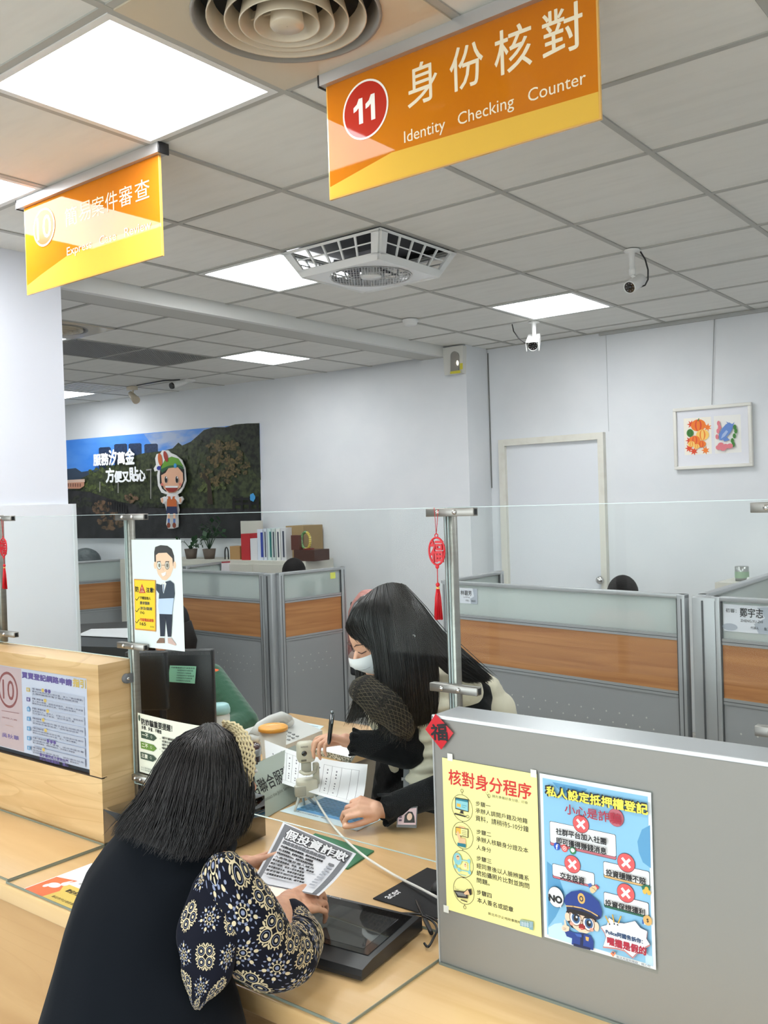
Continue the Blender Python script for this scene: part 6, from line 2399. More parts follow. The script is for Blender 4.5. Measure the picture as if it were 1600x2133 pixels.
m_.lathe([(0.046, 0.133), (0.052, 0.135), (0.052, 0.145), (0.047, 0.149), (0.042, 0.146), (0.02, 0.146), (0.0, 0.147)], mat('lid_orange', (240, 172, 72), 0.3), q, n=32)
m_.build('lid', None, cp)
bt = thing('bottle', 'bottle with a pale mint lid half hidden behind the seated woman\'s head', 'bottle', (-2.62, 2.31, DESK))
q = Vector((-2.62, 2.31, DESK))
m_ = MB()
m_.lathe([(0.0, 0.0), (0.034, 0.0), (0.036, 0.01), (0.036, 0.15), (0.032, 0.16)], mat('bottle_white', (226, 230, 228), 0.3), q, n=28)
m_.build('bottle_body', None, bt)
m_ = MB()
m_.lathe([(0.036, 0.158), (0.038, 0.161), (0.038, 0.176), (0.033, 0.19), (0.026, 0.194), (0.0, 0.196)], mat('lid_mint', (160, 206, 208), 0.35), q, n=28)
m_.build('lid', None, bt)

# desk telephone
tel = thing('telephone', 'pale grey desk telephone with its handset on the desk behind the held form', 'telephone', (-2.52, 2.60, DESK))
TELG = mat('phone_grey', (206, 207, 204), 0.4)
a0, a1 = atz(575, 1575, DESK), atz(672, 1535, DESK)
pd = (a1 - a0)
pd.z = 0
pd.normalize()
pn = V(-pd.y, pd.x, 0)
m_ = MB()
base = [a0 + V(0, 0, 0.012), a1 + V(0, 0, 0.012), a1 + pn * 0.17 + V(0, 0, 0.06), a0 + pn * 0.17 + V(0, 0, 0.06)]
m_.prism([p - V(0, 0, 0) for p in base], V(0, 0, 0.014), TELG)
m_.prism([a0 + V(0, 0, 0.0005), a1 + V(0, 0, 0.0005), a1 + pn * 0.17 + V(0, 0, 0.0005), a0 + pn * 0.17 + V(0, 0, 0.0005)], V(0, 0, 0.012), TELG)
m_.prism([a0 + pn * 0.12, a1 + pn * 0.12, a1 + pn * 0.17, a0 + pn * 0.17], V(0, 0, 0.055), TELG)
m_.build('phone_base', None, tel)
m_ = MB()
hs = [a0 + pn * 0.1 + V(0, 0, 0.06), a0 + pn * 0.1 + pd * 0.04 + V(0, 0, 0.092), a0 + pn * 0.1 + pd * 0.10 + V(0, 0, 0.104), a0 + pn * 0.1 + pd * 0.17 + V(0, 0, 0.10), a0 + pn * 0.1 + pd * 0.205 + V(0, 0, 0.075)]
m_.tube(hs, [0.024, 0.019, 0.016, 0.02, 0.027], TELG, 14)
m_.ell(hs[0] - V(0, 0, 0.004), (0.027, 0.027, 0.02), TELG)
m_.ell(hs[-1] - V(0, 0, 0.004), (0.029, 0.029, 0.022), TELG)
m_.build('handset', None, tel)
m_ = MB()
for r in range(4):
    for c in range(5):
        k = a0 + pd * (0.05 + 0.028 * c) + pn * (0.02 + 0.018 * r)
        k.z = DESK + 0.027 + 0.282 * (0.02 + 0.018 * r)
        m_.box(k.x - 0.006, k.x + 0.006, k.y - 0.004, k.y + 0.004, k.z, k.z + 0.003, mat('phone_key', (150, 152, 152), 0.5))
m_.build('keypad', None, tel)

# papers on the wing desk
PL = mat('paper_pale_blue', (214, 230, 236), 0.5)
ptl = [atz(u, v, DESK) for u, v in ((565, 1522), (602, 1499), (675, 1513), (640, 1540))]
o_ = slab('desk_sheet', 'pale blue printed sheet under the phone at the desk corner', 'paper', [(p.x, p.y) for p in ptl], DESK + 0.0004, 0.001, PL)
A = Art(lambda x, y, h: (ptl[1].lerp(ptl[2], x)).lerp(ptl[0].lerp(ptl[3], x), y) + V(0, 0, 0.0016 + h), 0.0001)
A.part('printing')
for r in range(7):
    A.rect(0.12, 0.12 + 0.11 * r, 0.55 + 0.05 * (r % 3), 0.16 + 0.11 * r, mat('print_blue_grey', (150, 172, 186), 0.6))
    A.rect(0.66, 0.12 + 0.11 * r, 0.9, 0.16 + 0.11 * r, mat('print_blue_grey'))
A.build(o_)
ptl2 = [atz(u, v, DESK + 0.02) for u, v in ((655, 1560), (672, 1538), (745, 1556), (730, 1578))]
o_ = slab('memo_pad', 'white memo pad with patterned edge under the hand holding the pen', 'pad', [(p.x, p.y) for p in ptl2], DESK + 0.0004, 0.018, mat('memo_edge', (112, 116, 100), 0.7, noise=(160, (220, 220, 212), 0.45, 0.55)))
m_ = MB()
m_.prism([p + V(0, 0, -0.0005) for p in ptl2], V(0, 0, 0.001), PAPER)
m_.build('top_sheet', None, o_)

# webcam on a small stand, with its cable
wc_b = atz(638, 1684, DESK)
dW = (wc_b - EYE).dot(CF)
wc = thing('webcam', 'cream coloured webcam with a black lens on a small stand, facing the visitor', 'webcam', wc_b)
CRM = mat('webcam_cream', (206, 202, 184), 0.4)
CRM2 = mat('webcam_shade', (182, 180, 166), 0.45)
camf = -Vector((CF.x, CF.y, 0)).normalized()           # towards the viewer
side = Vector((CR.x, CR.y, 0)).normalized()


def wbox(mb, u0, u1, v0, v1, d, th, m, bev=0.003, yaw=0.25):
    a, b = atd(u0, v1, d), atd(u1, v0, d)
    c = (a + b) / 2
    w_, h_ = (u1 - u0) * d / F_PX, (v1 - v0) * d / F_PX
    M_ = Matrix.Translation(c) @ Matrix.Rotation(YAW * -1 + yaw, 4, 'Z')
    mb.box(-w_ / 2, w_ / 2, -th / 2, th / 2, -h_ / 2, h_ / 2, m, bev=bev, mtx=M_)
    return M_


m_ = MB()
Mh = wbox(m_, 618, 656, 1544, 1587, dW, 0.042, CRM, 0.012)
m_.build('camera_head', None, wc)
m_ = MB()
m_.lathe([(0.0, 0.002), (0.0072, 0.002), (0.0082, 0.0), (0.0082, -0.004)], mat('webcam_lens', (8, 8, 9), 0.08, coat=1), Mh @ V(-0.008, -0.0215, 0.0), (Mh.to_3x3() @ V(0, -1, 0)), n=24)
m_.box(-0.018, -0.002, -0.0215, -0.02, -0.024, -0.018, mat('webcam_slot', (120, 116, 104), 0.5), mtx=Mh)
m_.build('lens', None, wc)
A = Art(lambda x, y, h: Mh @ V(x, -0.0212 - h, y), 0.0002)
A.part('lettering')
A.textbox('NUMAXES', -0.019, -0.018, 0.004, -0.0225, INK) if False else A.textbox('NUMAXES', -0.018, 0.0225, 0.004, 0.0175, INK)
for o_ in A.build(wc):
    pass
m_ = MB()
wbox(m_, 628, 648, 1586, 1612, dW, 0.022, CRM2, 0.004)
m_.tube([atd(625, 1607, dW - 0.01), atd(634, 1612, dW - 0.02), atd(644, 1612, dW - 0.02), atd(656, 1607, dW), atd(660, 1594, dW + 0.01)], 0.005, CRM, 10)
wbox(m_, 652, 665, 1588, 1634, dW + 0.015, 0.02, CRM, 0.005)
m_.build('hinge', None, wc)
m_ = MB()
wbox(m_, 618, 661, 1622, 1658, dW, 0.045, CRM, 0.006)
wbox(m_, 614, 637, 1636, 1658, dW - 0.02, 0.02, CRM2, 0.003)
m_.build('clamp_block', None, wc)
m_ = MB()
for du, dd in ((-24, -0.02), (20, 0.03), (-4, 0.07)):
    e = atz(638 + du, 1690 + (0 if dd < 0 else -14), DESK + 0.002)
    m_.tube([atd(630 + du * 0.2, 1655, dW), e], [0.005, 0.0035], mat('webcam_leg', (228, 228, 222), 0.4), 8)
m_.build('tripod_leg', None, wc)
wire('webcam_cable', [atd(652, 1652, dW), atd(668, 1682, dW - 0.08), atd(700, 1728, dW - 0.25), atz(752, 1778, DESK + 0.02), atz(820, 1822, DESK + 0.012), atz(880, 1853, DESK + 0.02), atz(925, 1877, DESK + 0.03)], 0.0033, mat('cable_white', (222, 220, 214), 0.4), 'white cable trailing from the webcam across the counter to the divider')

# ------------------------------------------------------------------ monitors of counter ten seen from behind
def monitor(u0, u1, v0, v1, d, label, seed, group='monitors of counter ten'):
    c = atd((u0 + u1) / 2, (v0 + v1) / 2, d)
    t = thing('computer_monitor', label, 'monitor', (c.x, c.y, DESK), group)
    m_ = MB()
    MBK = mat('monitor_black', (26, 27, 30), 0.4)
    M1 = wbox(m_, u0, u1, v0, v1, d, 0.03, MBK, 0.006, yaw=-0.12)
    w_, h_ = (u1 - u0) * d / F_PX, (v1 - v0) * d / F_PX
    m_.box(-w_ * 0.4, w_ * 0.4, 0.01, 0.03, -h_ * 0.4, h_ * 0.4, MBK, bev=0.004, mtx=M1)
    m_.build('housing', None, t)
    m_ = MB()
    n_ = 34
    for k in range(n_):
        x = -w_ * 0.46 + w_ * 0.92 * k / n_
        m_.box(x, x + w_ * 0.011, -0.0158, -0.0148, h_ * 0.43, h_ * 0.475, mat('monitor_vent', (90, 92, 96), 0.5), mtx=M1)
    m_.build('vents', None, t)
    m_ = MB()
    zb_ = (M1 @ V(0, 0, -h_ * 0.3)).z
    q = M1 @ V(0, 0.0, 0)
    back = -camf
    m_.box(-0.025, 0.025, 0.03, 0.05, DESK + 0.01 - q.z, -h_ * 0.1, MBK, mtx=M1)
    m_.lathe([(0.0, 0.012), (0.09, 0.010), (0.10, 0.0), (0.0, 0.0)], MBK, (q.x + back.x * 0.04, q.y + back.y * 0.04, DESK + 0.001), n=36)
    m_.build('stand', None, t)
    return t, M1, w_, h_


mt, M1, w_, h_ = monitor(345, 449, 1352, 1510, 3.10, 'black monitor seen from behind with a mint sticky note on its back', 1)
dn = 3.10
m_ = MB()
nc = [atd(u, v, dn - 0.035) for u, v in ((354, 1386), (409, 1388), (406, 1424), (350, 1420))]
m_.prism(nc, camf * 0.001, mat('mint_note', (150, 214, 184), 0.6))
no = m_.build('sticky_note', loc=nc[3])
tag(no, 'mint green printed note stuck to the back of the black monitor', 'note')
A = Art(lambda x, y, h: (nc[0].lerp(nc[1], x)).lerp(nc[3].lerp(nc[2], x), y) + camf * (0.0012 + h), 0.0002)
A.part('lettering')
for r in range(6):
    A.textbox('內網電腦請勿外接隨身碟', 0.06 if r == 0 else 0.3, 0.07 + 0.15 * r, 0.95 - 0.06 * (r % 3), 0.16 + 0.15 * r, INK)
A.build(no)
monitor(262, 352, 1356, 1478, 2.92, 'black monitor seen from behind beside the wooden riser, left of the sticky note one', 2)
pcx = atd(304, 1470, 3.2)
m_ = MB()
m_.box(pcx.x - 0.03, pcx.x + 0.04, pcx.y - 0.05, pcx.y + 0.2, DESK + 0.0005, DESK + 0.34, mat('tower_black', (30, 28, 28), 0.4), bev=0.006)
m_.build('computer_tower', loc=(pcx.x, pcx.y, DESK))
tag(bpy.data.objects['computer_tower'], 'small black computer case standing behind the two monitors', 'computer')

# dark desk with white papers far back by the column
dk = thing('back_desk', 'dark desk with white papers seen through the glass next to the column board', 'desk', (-5.9, 3.95, 0))
m_ = MB()
q4 = [atz(u, v, 0.75) for u, v in ((120, 1354), (148, 1309), (300, 1300), (310, 1360))]
m_.prism(q4, V(0, 0, 0.03), mat('dark_desk', (52, 54, 56), 0.35))
m_.build('desk_top', None, dk)
m_ = MB()
m_.prism([p - V(0, 0, 0.0) for p in (q4[0].lerp(q4[2], 0.04), q4[1].lerp(q4[3], 0.05), q4[2].lerp(q4[0], 0.04), q4[3].lerp(q4[1], 0.05))], V(0, 0, -0.75), mat('dark_desk_side', (58, 60, 62), 0.5))
m_.build('desk_base', None, dk)
pp = [atz(u, v, 0.785) for u, v in ((160, 1324), (190, 1311), (285, 1309), (285, 1330))]
m_ = MB()
m_.prism(pp, V(0, 0, 0.004), PAPER)
o_ = m_.build('paper_pile', loc=pp[0])
tag(o_, 'spread white papers lying on the dark desk by the column', 'paper')

# far right: tin and clip device by the side partition
sh = thing('low_cabinet', 'white cabinet behind the side partition under the silver tin', 'cabinet', (-1.0, 5.6, 0))
tq = atd(1546, 1210, 5.85)
m_ = MB()
m_.box(tq.x - 0.12, tq.x + 0.5, tq.y - 0.15, YB - 0.15, 0, tq.z, CAB)
m_.build('cabinet_body', None, sh)
m_ = MB()
m_.lathe([(0.0, 0.001), (0.04, 0.001), (0.042, 0.09), (0.039, 0.092), (0.0, 0.08)], mat('tin_silver', (168, 172, 170), 0.3, 0.8), tq, n=28)
tn = m_.build('tin_can', loc=tq)
tag(tn, 'silver tin with a green label on the white cabinet at the picture edge', 'tin')
m_ = MB()
m_.lathe([(0.0422, 0.02), (0.043, 0.06)], mat('tin_label', (150, 176, 150), 0.5), tq, n=28)
m_.build('label_band', None, tn)
g0 = atd(1552, 1226, 5.1)
cw = thing('clip_camera', 'small white device on a bent stalk clipped over the side partition', 'device', g0)
m_ = MB()
m_.box(g0.x - 0.012, g0.x + 0.012, g0.y - 0.03, g0.y + 0.03, g0.z - 0.04, g0.z + 0.01, WHITE_PL, bev=0.003)
m_.tube([g0, atd(1556, 1216, 5.1), atd(1560, 1204, 5.12)], 0.009, WHITE_PL, 10)
m_.build('clip', None, cw)
m_ = MB()
m_.ell(atd(1558, 1218, 5.05), (0.04, 0.025, 0.02), WHITE_PL)
m_.build('device_head', None, cw)

# chair with a pink coat behind the narrow partition
ch = thing('office_chair', 'dark office chair with pink coat over its back beside the narrow partition', 'chair', atd(784, 1500, 6.9).xy.to_3d())
pkc = mat('coat_pink', (222, 160, 152), 0.8, bump=(22, 0.9, 0.02))
m_ = MB()
cxp = atd(784, 1400, 6.9)
for z in (0.45,):
    m_.box(cxp.x - 0.22, cxp.x + 0.22, cxp.y - 0.05, cxp.y + 0.4, z - 0.08, z, mat('chair_dark', (72, 74, 78), 0.7), bev=0.02)
m_.build('seat', None, ch)
m_ = MB()
m_.box(cxp.x - 0.2, cxp.x + 0.2, cxp.y - 0.05, cxp.y, 0.5, 0.93, mat('chair_dark'), bev=0.02)
m_.build('backrest', None, ch)
m_ = MB()
m_.cyl((cxp.x, cxp.y + 0.17, 0.06), (cxp.x, cxp.y + 0.17, 0.4), 0.03, None, BLACK_PL, 14)
for k in range(5):
    a = k * 2 * math.pi / 5
    m_.tube([(cxp.x, cxp.y + 0.17, 0.08), (cxp.x + 0.27 * math.cos(a), cxp.y + 0.17 + 0.27 * math.sin(a), 0.05)], [0.02, 0.015], BLACK_PL, 8)
m_.build('base', None, ch)
m_ = MB()
rows = []
for k in range(8):
    t = k / 7
    z = 1.0 - 0.5 * t
    hw = 0.11 + 0.12 * min(1.0, t / 0.3) ** 0.6
    rows.append([Vector((cxp.x + hw * math.cos(a) * (1 + 0.06 * math.sin(5 * a + 3 * t)), cxp.y - 0.03 + (0.06 + 0.02 * t) * math.sin(a), z)) for a in [2 * math.pi * q / 24 for q in range(24)]])
m_.ring_loft(rows, pkc)
m_.ell((cxp.x, cxp.y - 0.03, 0.995), (0.105, 0.055, 0.03), pkc)
pco = m_.build('pink_coat', loc=(cxp.x, cxp.y, 0.5))
tag(pco, 'pink coat hung over the office chair behind the masked woman', 'coat')
# ================================================================== people
SKIN = mat('skin', (226, 178, 150), 0.5, noise=(30, (214, 160, 134), 0.3, 0.7))
SKIN_O = mat('skin_mature', (222, 172, 142), 0.55, noise=(40, (204, 150, 122), 0.3, 0.65), bump=(160, 0.25, 0.002))
HAIR = mat('hair_black', (26, 23, 23), 0.34, noise=(60, (14, 12, 12), 0.3, 0.7))
HAIRF = mat('hair_far', (24, 21, 21), 0.75, spec=0.25, bump=((40, 40, 160), 0.6, 0.004))
HAIR2 = mat('hair_dark', (34, 31, 31), 0.42, noise=(70, (18, 16, 16), 0.3, 0.7))


def organic(name, parts, m, voxel, smooth=6, parent=None):
    """One continuous skin grown over a chain of tapered limbs and lumps."""
    mb = MB()
    for p in parts:
        if p[0] == 'cap':
            a, b, r0, r1 = Vector(p[1]), Vector(p[2]), p[3], p[4]
            L = (b - a).length
            n = max(2, int(L / (min(r0, r1) * 0.5)) + 1)
            for k in range(n + 1):
                t = k / n
                mb.ell(a.lerp(b, t), r0 + (r1 - r0) * t, sub=2)
        elif p[0] == 'ell':
            mb.ell(p[1], p[2], mtx=p[3] if len(p) > 3 else None, sub=3)
    tmp = mb.build('tmp_' + name, None, None, (0, 0, 0))
    md = tmp.modifiers.new('r', 'REMESH')
    md.mode = 'VOXEL'
    md.voxel_size = voxel
    md.use_smooth_shade = True
    sm = tmp.modifiers.new('s', 'SMOOTH')
    sm.factor = 0.5
    sm.iterations = smooth
    dg = bpy.context.evaluated_depsgraph_get()
    me = bpy.data.meshes.new_from_object(tmp.evaluated_get(dg))
    old = tmp.data
    bpy.data.objects.remove(tmp, do_unlink=True)
    bpy.data.meshes.remove(old)
    me.name = name
    me.materials.clear()
    me.materials.append(m)
    off = parent.location if parent is not None else Vector((0, 0, 0))
    for v in me.vertices:
        v.co -= off
    for p in me.polygons:
        p.use_smooth = True
        p.material_index = 0
    o = bpy.data.objects.new(name, me)
    COL.objects.link(o)
    if parent is not None:
        o.parent = parent
    return o


def hand(wrist, d, n, thumb_side, curls, spread=0.12, scale=0.92, thumb=(0.5, 0.35, 0.3), thumb_curl=0.35):
    """Palm, four unequal bent fingers and a thumb. d: wrist to knuckles, n: back of the hand, thumb_side: +1/-1 along d x n."""
    d = Vector(d).normalized()
    n = Vector(n)
    n = (n - d * n.dot(d)).normalized()
    s = d.cross(n) * thumb_side
    w = Vector(wrist)
    P = []
    pl = 0.082 * scale
    for k, off in enumerate((0.030, 0.010, -0.011, -0.030)):
        kb = w + d * (pl - 0.006 * abs(k - 1)) + s * off * scale
        P.append(('cap', w + d * 0.012 + s * off * 0.55 * scale, kb, 0.0125 * scale, 0.0098 * scale))
    P.append(('cap', w - d * 0.03, w + d * 0.02, 0.0235 * scale, 0.024 * scale))
    lens = ((0.040, 0.024, 0.019), (0.044, 0.028, 0.020), (0.041, 0.026, 0.019), (0.032, 0.019, 0.016))
    joints = []
    for k, off in enumerate((0.030, 0.010, -0.011, -0.030)):
        c = w + d * (pl - 0.006 * abs(k - 1)) + s * off * scale
        a = 0.0
        fan = spread * (1.5 - k) / 1.5
        dd = (d + s * fan).normalized()
        r = (0.0090, 0.0092, 0.0088, 0.0078)[k] * scale
        cu = curls[k]
        for q in range(3):
            a += cu[q]
            fd = (dd * math.cos(a) - n * math.sin(a)).normalized()
            e = c + fd * lens[k][q] * scale
            P.append(('cap', c, e, r * (1 - 0.09 * q), r * (0.93 - 0.1 * q)))
            c = e
        joints.append(c)
    # thumb leaves the side of the palm near its base
    tb = w + d * 0.022 * scale + s * 0.024 * scale - n * 0.006
    td_ = (d * thumb[0] + s * thumb[1] - n * thumb[2]).normalized()
    c = tb
    for q, L in enumerate((0.042, 0.032, 0.026)):
        e = c + td_ * L * scale
        P.append(('cap', c, e, (0.0135, 0.0105, 0.0098)[q] * scale, (0.0105, 0.0098, 0.0080)[q] * scale))
        c = e
        td_ = (td_ + (d * 0.6 - s * 0.5) * thumb_curl).normalized()
    joints.append(c)
    return P, joints


def strands(guides, n, m, name, parent, rad=0.0013, jit=0.006, seed=1, wave=0.0, inner=0.006, lenj=0.06, shell=True):
    """Long hair: a smooth under-surface through the guide locks and many fine tapered strands over it."""
    r_ = random.Random(seed)
    G = [[atd(*p) if not isinstance(p, Vector) else p for p in g] for g in guides]

    def samp(poly, t):
        k = t * (len(poly) - 1)
        i = min(int(k), len(poly) - 2)
        f = k - i
        a, b, c, d = poly[max(i - 1, 0)], poly[i], poly[i + 1], poly[min(i + 2, len(poly) - 1)]
        return 0.5 * ((2 * b) + (c - a) * f + (2 * a - 5 * b + 4 * c - d) * f * f + (3 * b - a - 3 * c + d) * f ** 3)

    def pt(g, t):
        i = min(int(g), len(G) - 2)
        f = g - i
        return samp(G[i], t).lerp(samp(G[i + 1], t), f)
    mb = MB()
    if shell:
        rows = []
        for a in range(17):
            t = a / 16 * 0.97
            rows.append([pt(g * (len(G) - 1) / 40, t) + CF * inner for g in range(41)])
        mb.ring_loft(rows, m, cap=False, closed=False)
    for k in range(n):
        g = r_.random() * (len(G) - 1)
        jx = Vector((r_.gauss(0, 1), r_.gauss(0, 1), r_.gauss(0, 0.6))) * jit
        ph, ln = r_.uniform(0, 6.28), 1 + r_.uniform(-lenj, lenj * 0.5)
        t0 = r_.uniform(0, 0.03)
        pts, rr = [], []
        N = 11
        for q in range(N):
            t = t0 + (1 - t0) * q / (N - 1)
            tt = min(t * ln, 0.999)
            g2 = min(max(g + 0.10 * math.sin(ph + 3 * t) * t, 0), len(G) - 1.001)
            p = pt(g2, tt) + jx * (0.25 + 0.75 * t) - CF * 0.002
            if wave:
                p = p + Vector((math.sin(ph + 9 * t), math.cos(ph * 2 + 7 * t), 0)) * wave * t
            pts.append(p)
            rr.append(rad * (0.9 if q < N - 3 else (0.75, 0.5, 0.2)[q - N + 3]))
        mb.tube(pts, rr, m, 4, cap=False)
    return mb.build(name, None, parent, fix=False)


# ------------------------------------------------------------------ the visitor, seated, seen from behind
CFh = Vector((CF.x, CF.y, 0)).normalized()
vis = thing('person', 'seated visitor in black sleeveless coat and patterned blouse, knitted headband on dark hair, reading', 'person', (-1.36, 0.95, 0.45))
HC_ = atd(440, 1622, 1.885)                       # head centre
Rsh, Rel, Rwr = atd(490, 1828, 1.75), atd(572, 1975, 1.705), atd(590, 1888, 1.868)
Lsh, Lel, Lwr = atd(300, 1762, 1.86), atd(350, 1800, 2.03), atd(497, 1806, 2.06)
rd = atd(662, 1866, 1.93) - Rwr
PR, rj = hand(Rwr, rd, V(0, 0, 0.85) - CFh * 0.6, -1, ((0.3, 0.6, 0.35), (0.35, 0.6, 0.35), (0.4, 0.65, 0.35), (0.45, 0.65, 0.35)), 0.10, 0.95, thumb=(0.75, 0.45, 0.35))
ld = atd(545, 1790, 2.11) - Lwr
PLh, lj = hand(Lwr, ld, V(-0.55, -0.2, 0.8), 1, ((0.25, 0.35, 0.2), (0.5, 0.5, 0.3), (0.6, 0.5, 0.3), (0.7, 0.5, 0.3)), 0.10, 0.92, thumb=(0.75, 0.6, 0.1), thumb_curl=0.15)
rows_px = [(1668, 345, 452, 1.80, 0.055), (1700, 300, 470, 1.775, 0.075), (1735, 245, 486, 1.75, 0.09), (1765, 218, 492, 1.73, 0.105), (1810, 186, 478, 1.70, 0.115), (1870, 160, 452, 1.665, 0.12),
           (1930, 140, 440, 1.64, 0.125), (2000, 122, 462, 1.61, 0.13), (2080, 100, 492, 1.58, 0.14), (2140, 84, 508, 1.56, 0.15), (2300, 50, 540, 1.53, 0.18), (2520, 20, 560, 1.52, 0.2)]


def row_mid(k):
    v, ul, ur, d, th = rows_px[k]
    return (atd(ul, v, d + th * 0.75) + atd(ur, v, d + th * 0.75)) / 2


spine = [row_mid(10), row_mid(8), row_mid(5), row_mid(2)]
parts = [('cap', spine[0], spine[1], 0.11, 0.09), ('cap', spine[1], spine[2], 0.09, 0.085), ('cap', spine[2], spine[3], 0.085, 0.05),
         ('cap', Rsh, spine[3], 0.032, 0.04), ('cap', spine[3], Lsh, 0.045, 0.042), ('cap', spine[3], HC_ - V(0, 0, 0.06), 0.05, 0.05),
         ('cap', Rsh, Rel, 0.036, 0.037), ('cap', Rel, Rwr, 0.037, 0.024), ('cap', Lsh, Lel, 0.045, 0.037), ('cap', Lel, Lwr, 0.037, 0.024),
         ('cap', V(-1.27, 0.82, 0.46), V(-1.24, 1.08, 0.52), 0.075, 0.06), ('cap', V(-1.43, 0.82, 0.46), V(-1.46, 1.08, 0.52), 0.075, 0.06),
         ('cap', V(-1.24, 1.08, 0.50), V(-1.24, 1.06, 0.09), 0.05, 0.036), ('cap', V(-1.46, 1.08, 0.50), V(-1.46, 1.06, 0.09), 0.05, 0.036),
         ('cap', V(-1.24, 1.05, 0.04), V(-1.24, 1.15, 0.04), 0.038, 0.032), ('cap', V(-1.46, 1.05, 0.04), V(-1.46, 1.15, 0.04), 0.038, 0.032),
         ('ell', HC_, (0.074, 0.092, 0.105)), ('ell', HC_ + V(0, 0.035, -0.045), (0.056, 0.06, 0.07)),
         ('cap', HC_ + V(0, 0.085, -0.02), HC_ + V(0, 0.108, -0.045), 0.011, 0.013),
         ('ell', HC_ + V(0.076, 0.0, -0.02), (0.011, 0.02, 0.03)), ('ell', HC_ + V(-0.076, 0.0, -0.02), (0.011, 0.02, 0.03))]
vbody = organic('body', parts + PR + PLh, SKIN_O, 0.0034, 5, vis)
# facial features on the far side of the head
m_ = MB()
for sx_ in (-1, 1):
    m_.ell(HC_ + V(0.03 * sx_, 0.088, 0.0), (0.013, 0.006, 0.006), mat('eye_white', (236, 234, 230), 0.3), sub=2)
    m_.ell(HC_ + V(0.03 * sx_, 0.093, 0.0), (0.005, 0.003, 0.005), BLACK_PL, sub=2)
    m_.tube([HC_ + V(0.014 * sx_, 0.094, 0.018), HC_ + V(0.03 * sx_, 0.093, 0.023), HC_ + V(0.048 * sx_, 0.082, 0.018)], 0.0025, HAIR2, 6)
m_.tube([HC_ + V(-0.022, 0.088, -0.07), HC_ + V(0, 0.096, -0.068), HC_ + V(0.022, 0.088, -0.07)], 0.004, mat('lips', (180, 96, 90), 0.5), 8)
m_.build('face_features', None, vis)

# sleeveless coat: back and sides
COAT = mat('coat_black', (14, 18, 24), 0.9, spec=0.12, sheen=0.04, bump=(260, 0.12, 0.001))
rings = []
for v, ul, ur, d, th in rows_px:
    a, b = atd(ul, v, d + th * 0.75), atd(ur, v, d + th * 0.75)
    c = (a + b) / 2
    ax = (b - a) / 2
    rg = []
    for q in range(44):
        t = 2 * math.pi * q / 44
        ct, st_ = math.cos(t), math.sin(t)
        # slightly squared ellipse with soft vertical folds
        k = 1 + 0.012 * math.sin(7 * t + v * 0.01) + 0.008 * math.sin(12 * t)
        rg.append(c + ax * math.copysign(abs(ct) ** 0.85, ct) * k + CFh * (th * math.copysign(abs(st_) ** 0.9, st_)) * k)
    rings.append(rg)
m_ = MB()
m_.ring_loft(rings, COAT)
m_.build('sleeveless_coat', None, vis)

# patterned blouse: right sleeve with printed medallions
BL = mat('blouse_navy', (15, 17, 30), 0.8, spec=0.15, sheen=0.04)
PCR, PGY = mat('print_cream', (212, 196, 160), 0.75), mat('print_grey_blue', (132, 140, 168), 0.75)


class Tube2D:
    """A sleeve surface: centre line with radii; place(x along arc round, y along length)."""

    def __init__(s, pts, rad, ref, flat=1.0, wr=0.0):
        s.P = [Vector(p) for p in pts]
        s.rad, s.ref, s.flat, s.wr = rad, Vector(ref), flat, wr
        s.cum = [0.0]
        for a, b in zip(s.P, s.P[1:]):
            s.cum.append(s.cum[-1] + (b - a).length)
        s.L = s.cum[-1]

    def frame(s, y):
        y = min(max(y, 0.0), s.L - 1e-6)
        i = max(k for k in range(len(s.cum) - 1) if s.cum[k] <= y)
        f = (y - s.cum[i]) / (s.cum[i + 1] - s.cum[i])
        a, b, c, d = s.P[max(i - 1, 0)], s.P[i], s.P[i + 1], s.P[min(i + 2, len(s.P) - 1)]
        p = 0.5 * ((2 * b) + (c - a) * f + (2 * a - 5 * b + 4 * c - d) * f * f + (3 * b - a - 3 * c + d) * f ** 3)
        t = 0.5 * ((c - a) + 2 * (2 * a - 5 * b + 4 * c - d) * f + 3 * (3 * b - a - 3 * c + d) * f * f)
        r = s.rad[i] + (s.rad[i + 1] - s.rad[i]) * (f * f * (3 - 2 * f))
        return p, t.normalized(), r

    def at(s, ang, y, h=0.0):
        p, t, r = s.frame(y)
        e1 = (s.ref - t * s.ref.dot(t)).normalized()
        e2 = t.cross(e1)
        w = 1 + s.wr * (math.sin(3 * ang + 30 * y) * 0.5 + math.sin(5 * ang - 47 * y) * 0.35 + math.sin(2 * ang + 75 * y) * 0.3)
        return p + (e1 * math.cos(ang) + e2 * math.sin(ang) * s.flat) * (r * w + h)

    def mesh(s, mb, m, nu=40, nv=44):
        mb.ring_loft([[s.at(2 * math.pi * k / nu, s.L * j / nv) for k in range(nu)] for j in range(nv + 1)], m)

    def art(s, amin, amax, spots, name, parent, y0=0.0):
        R0 = 0.062
        A = Art(lambda x, y, h: s.at(x / R0, y, h), 0.00003, start=0.0007)
        A.part(name)
        for (a, y, kind, rot, sc) in spots:
            medallion(A, a * R0, y, kind, rot, sc)
        return A.build(parent)


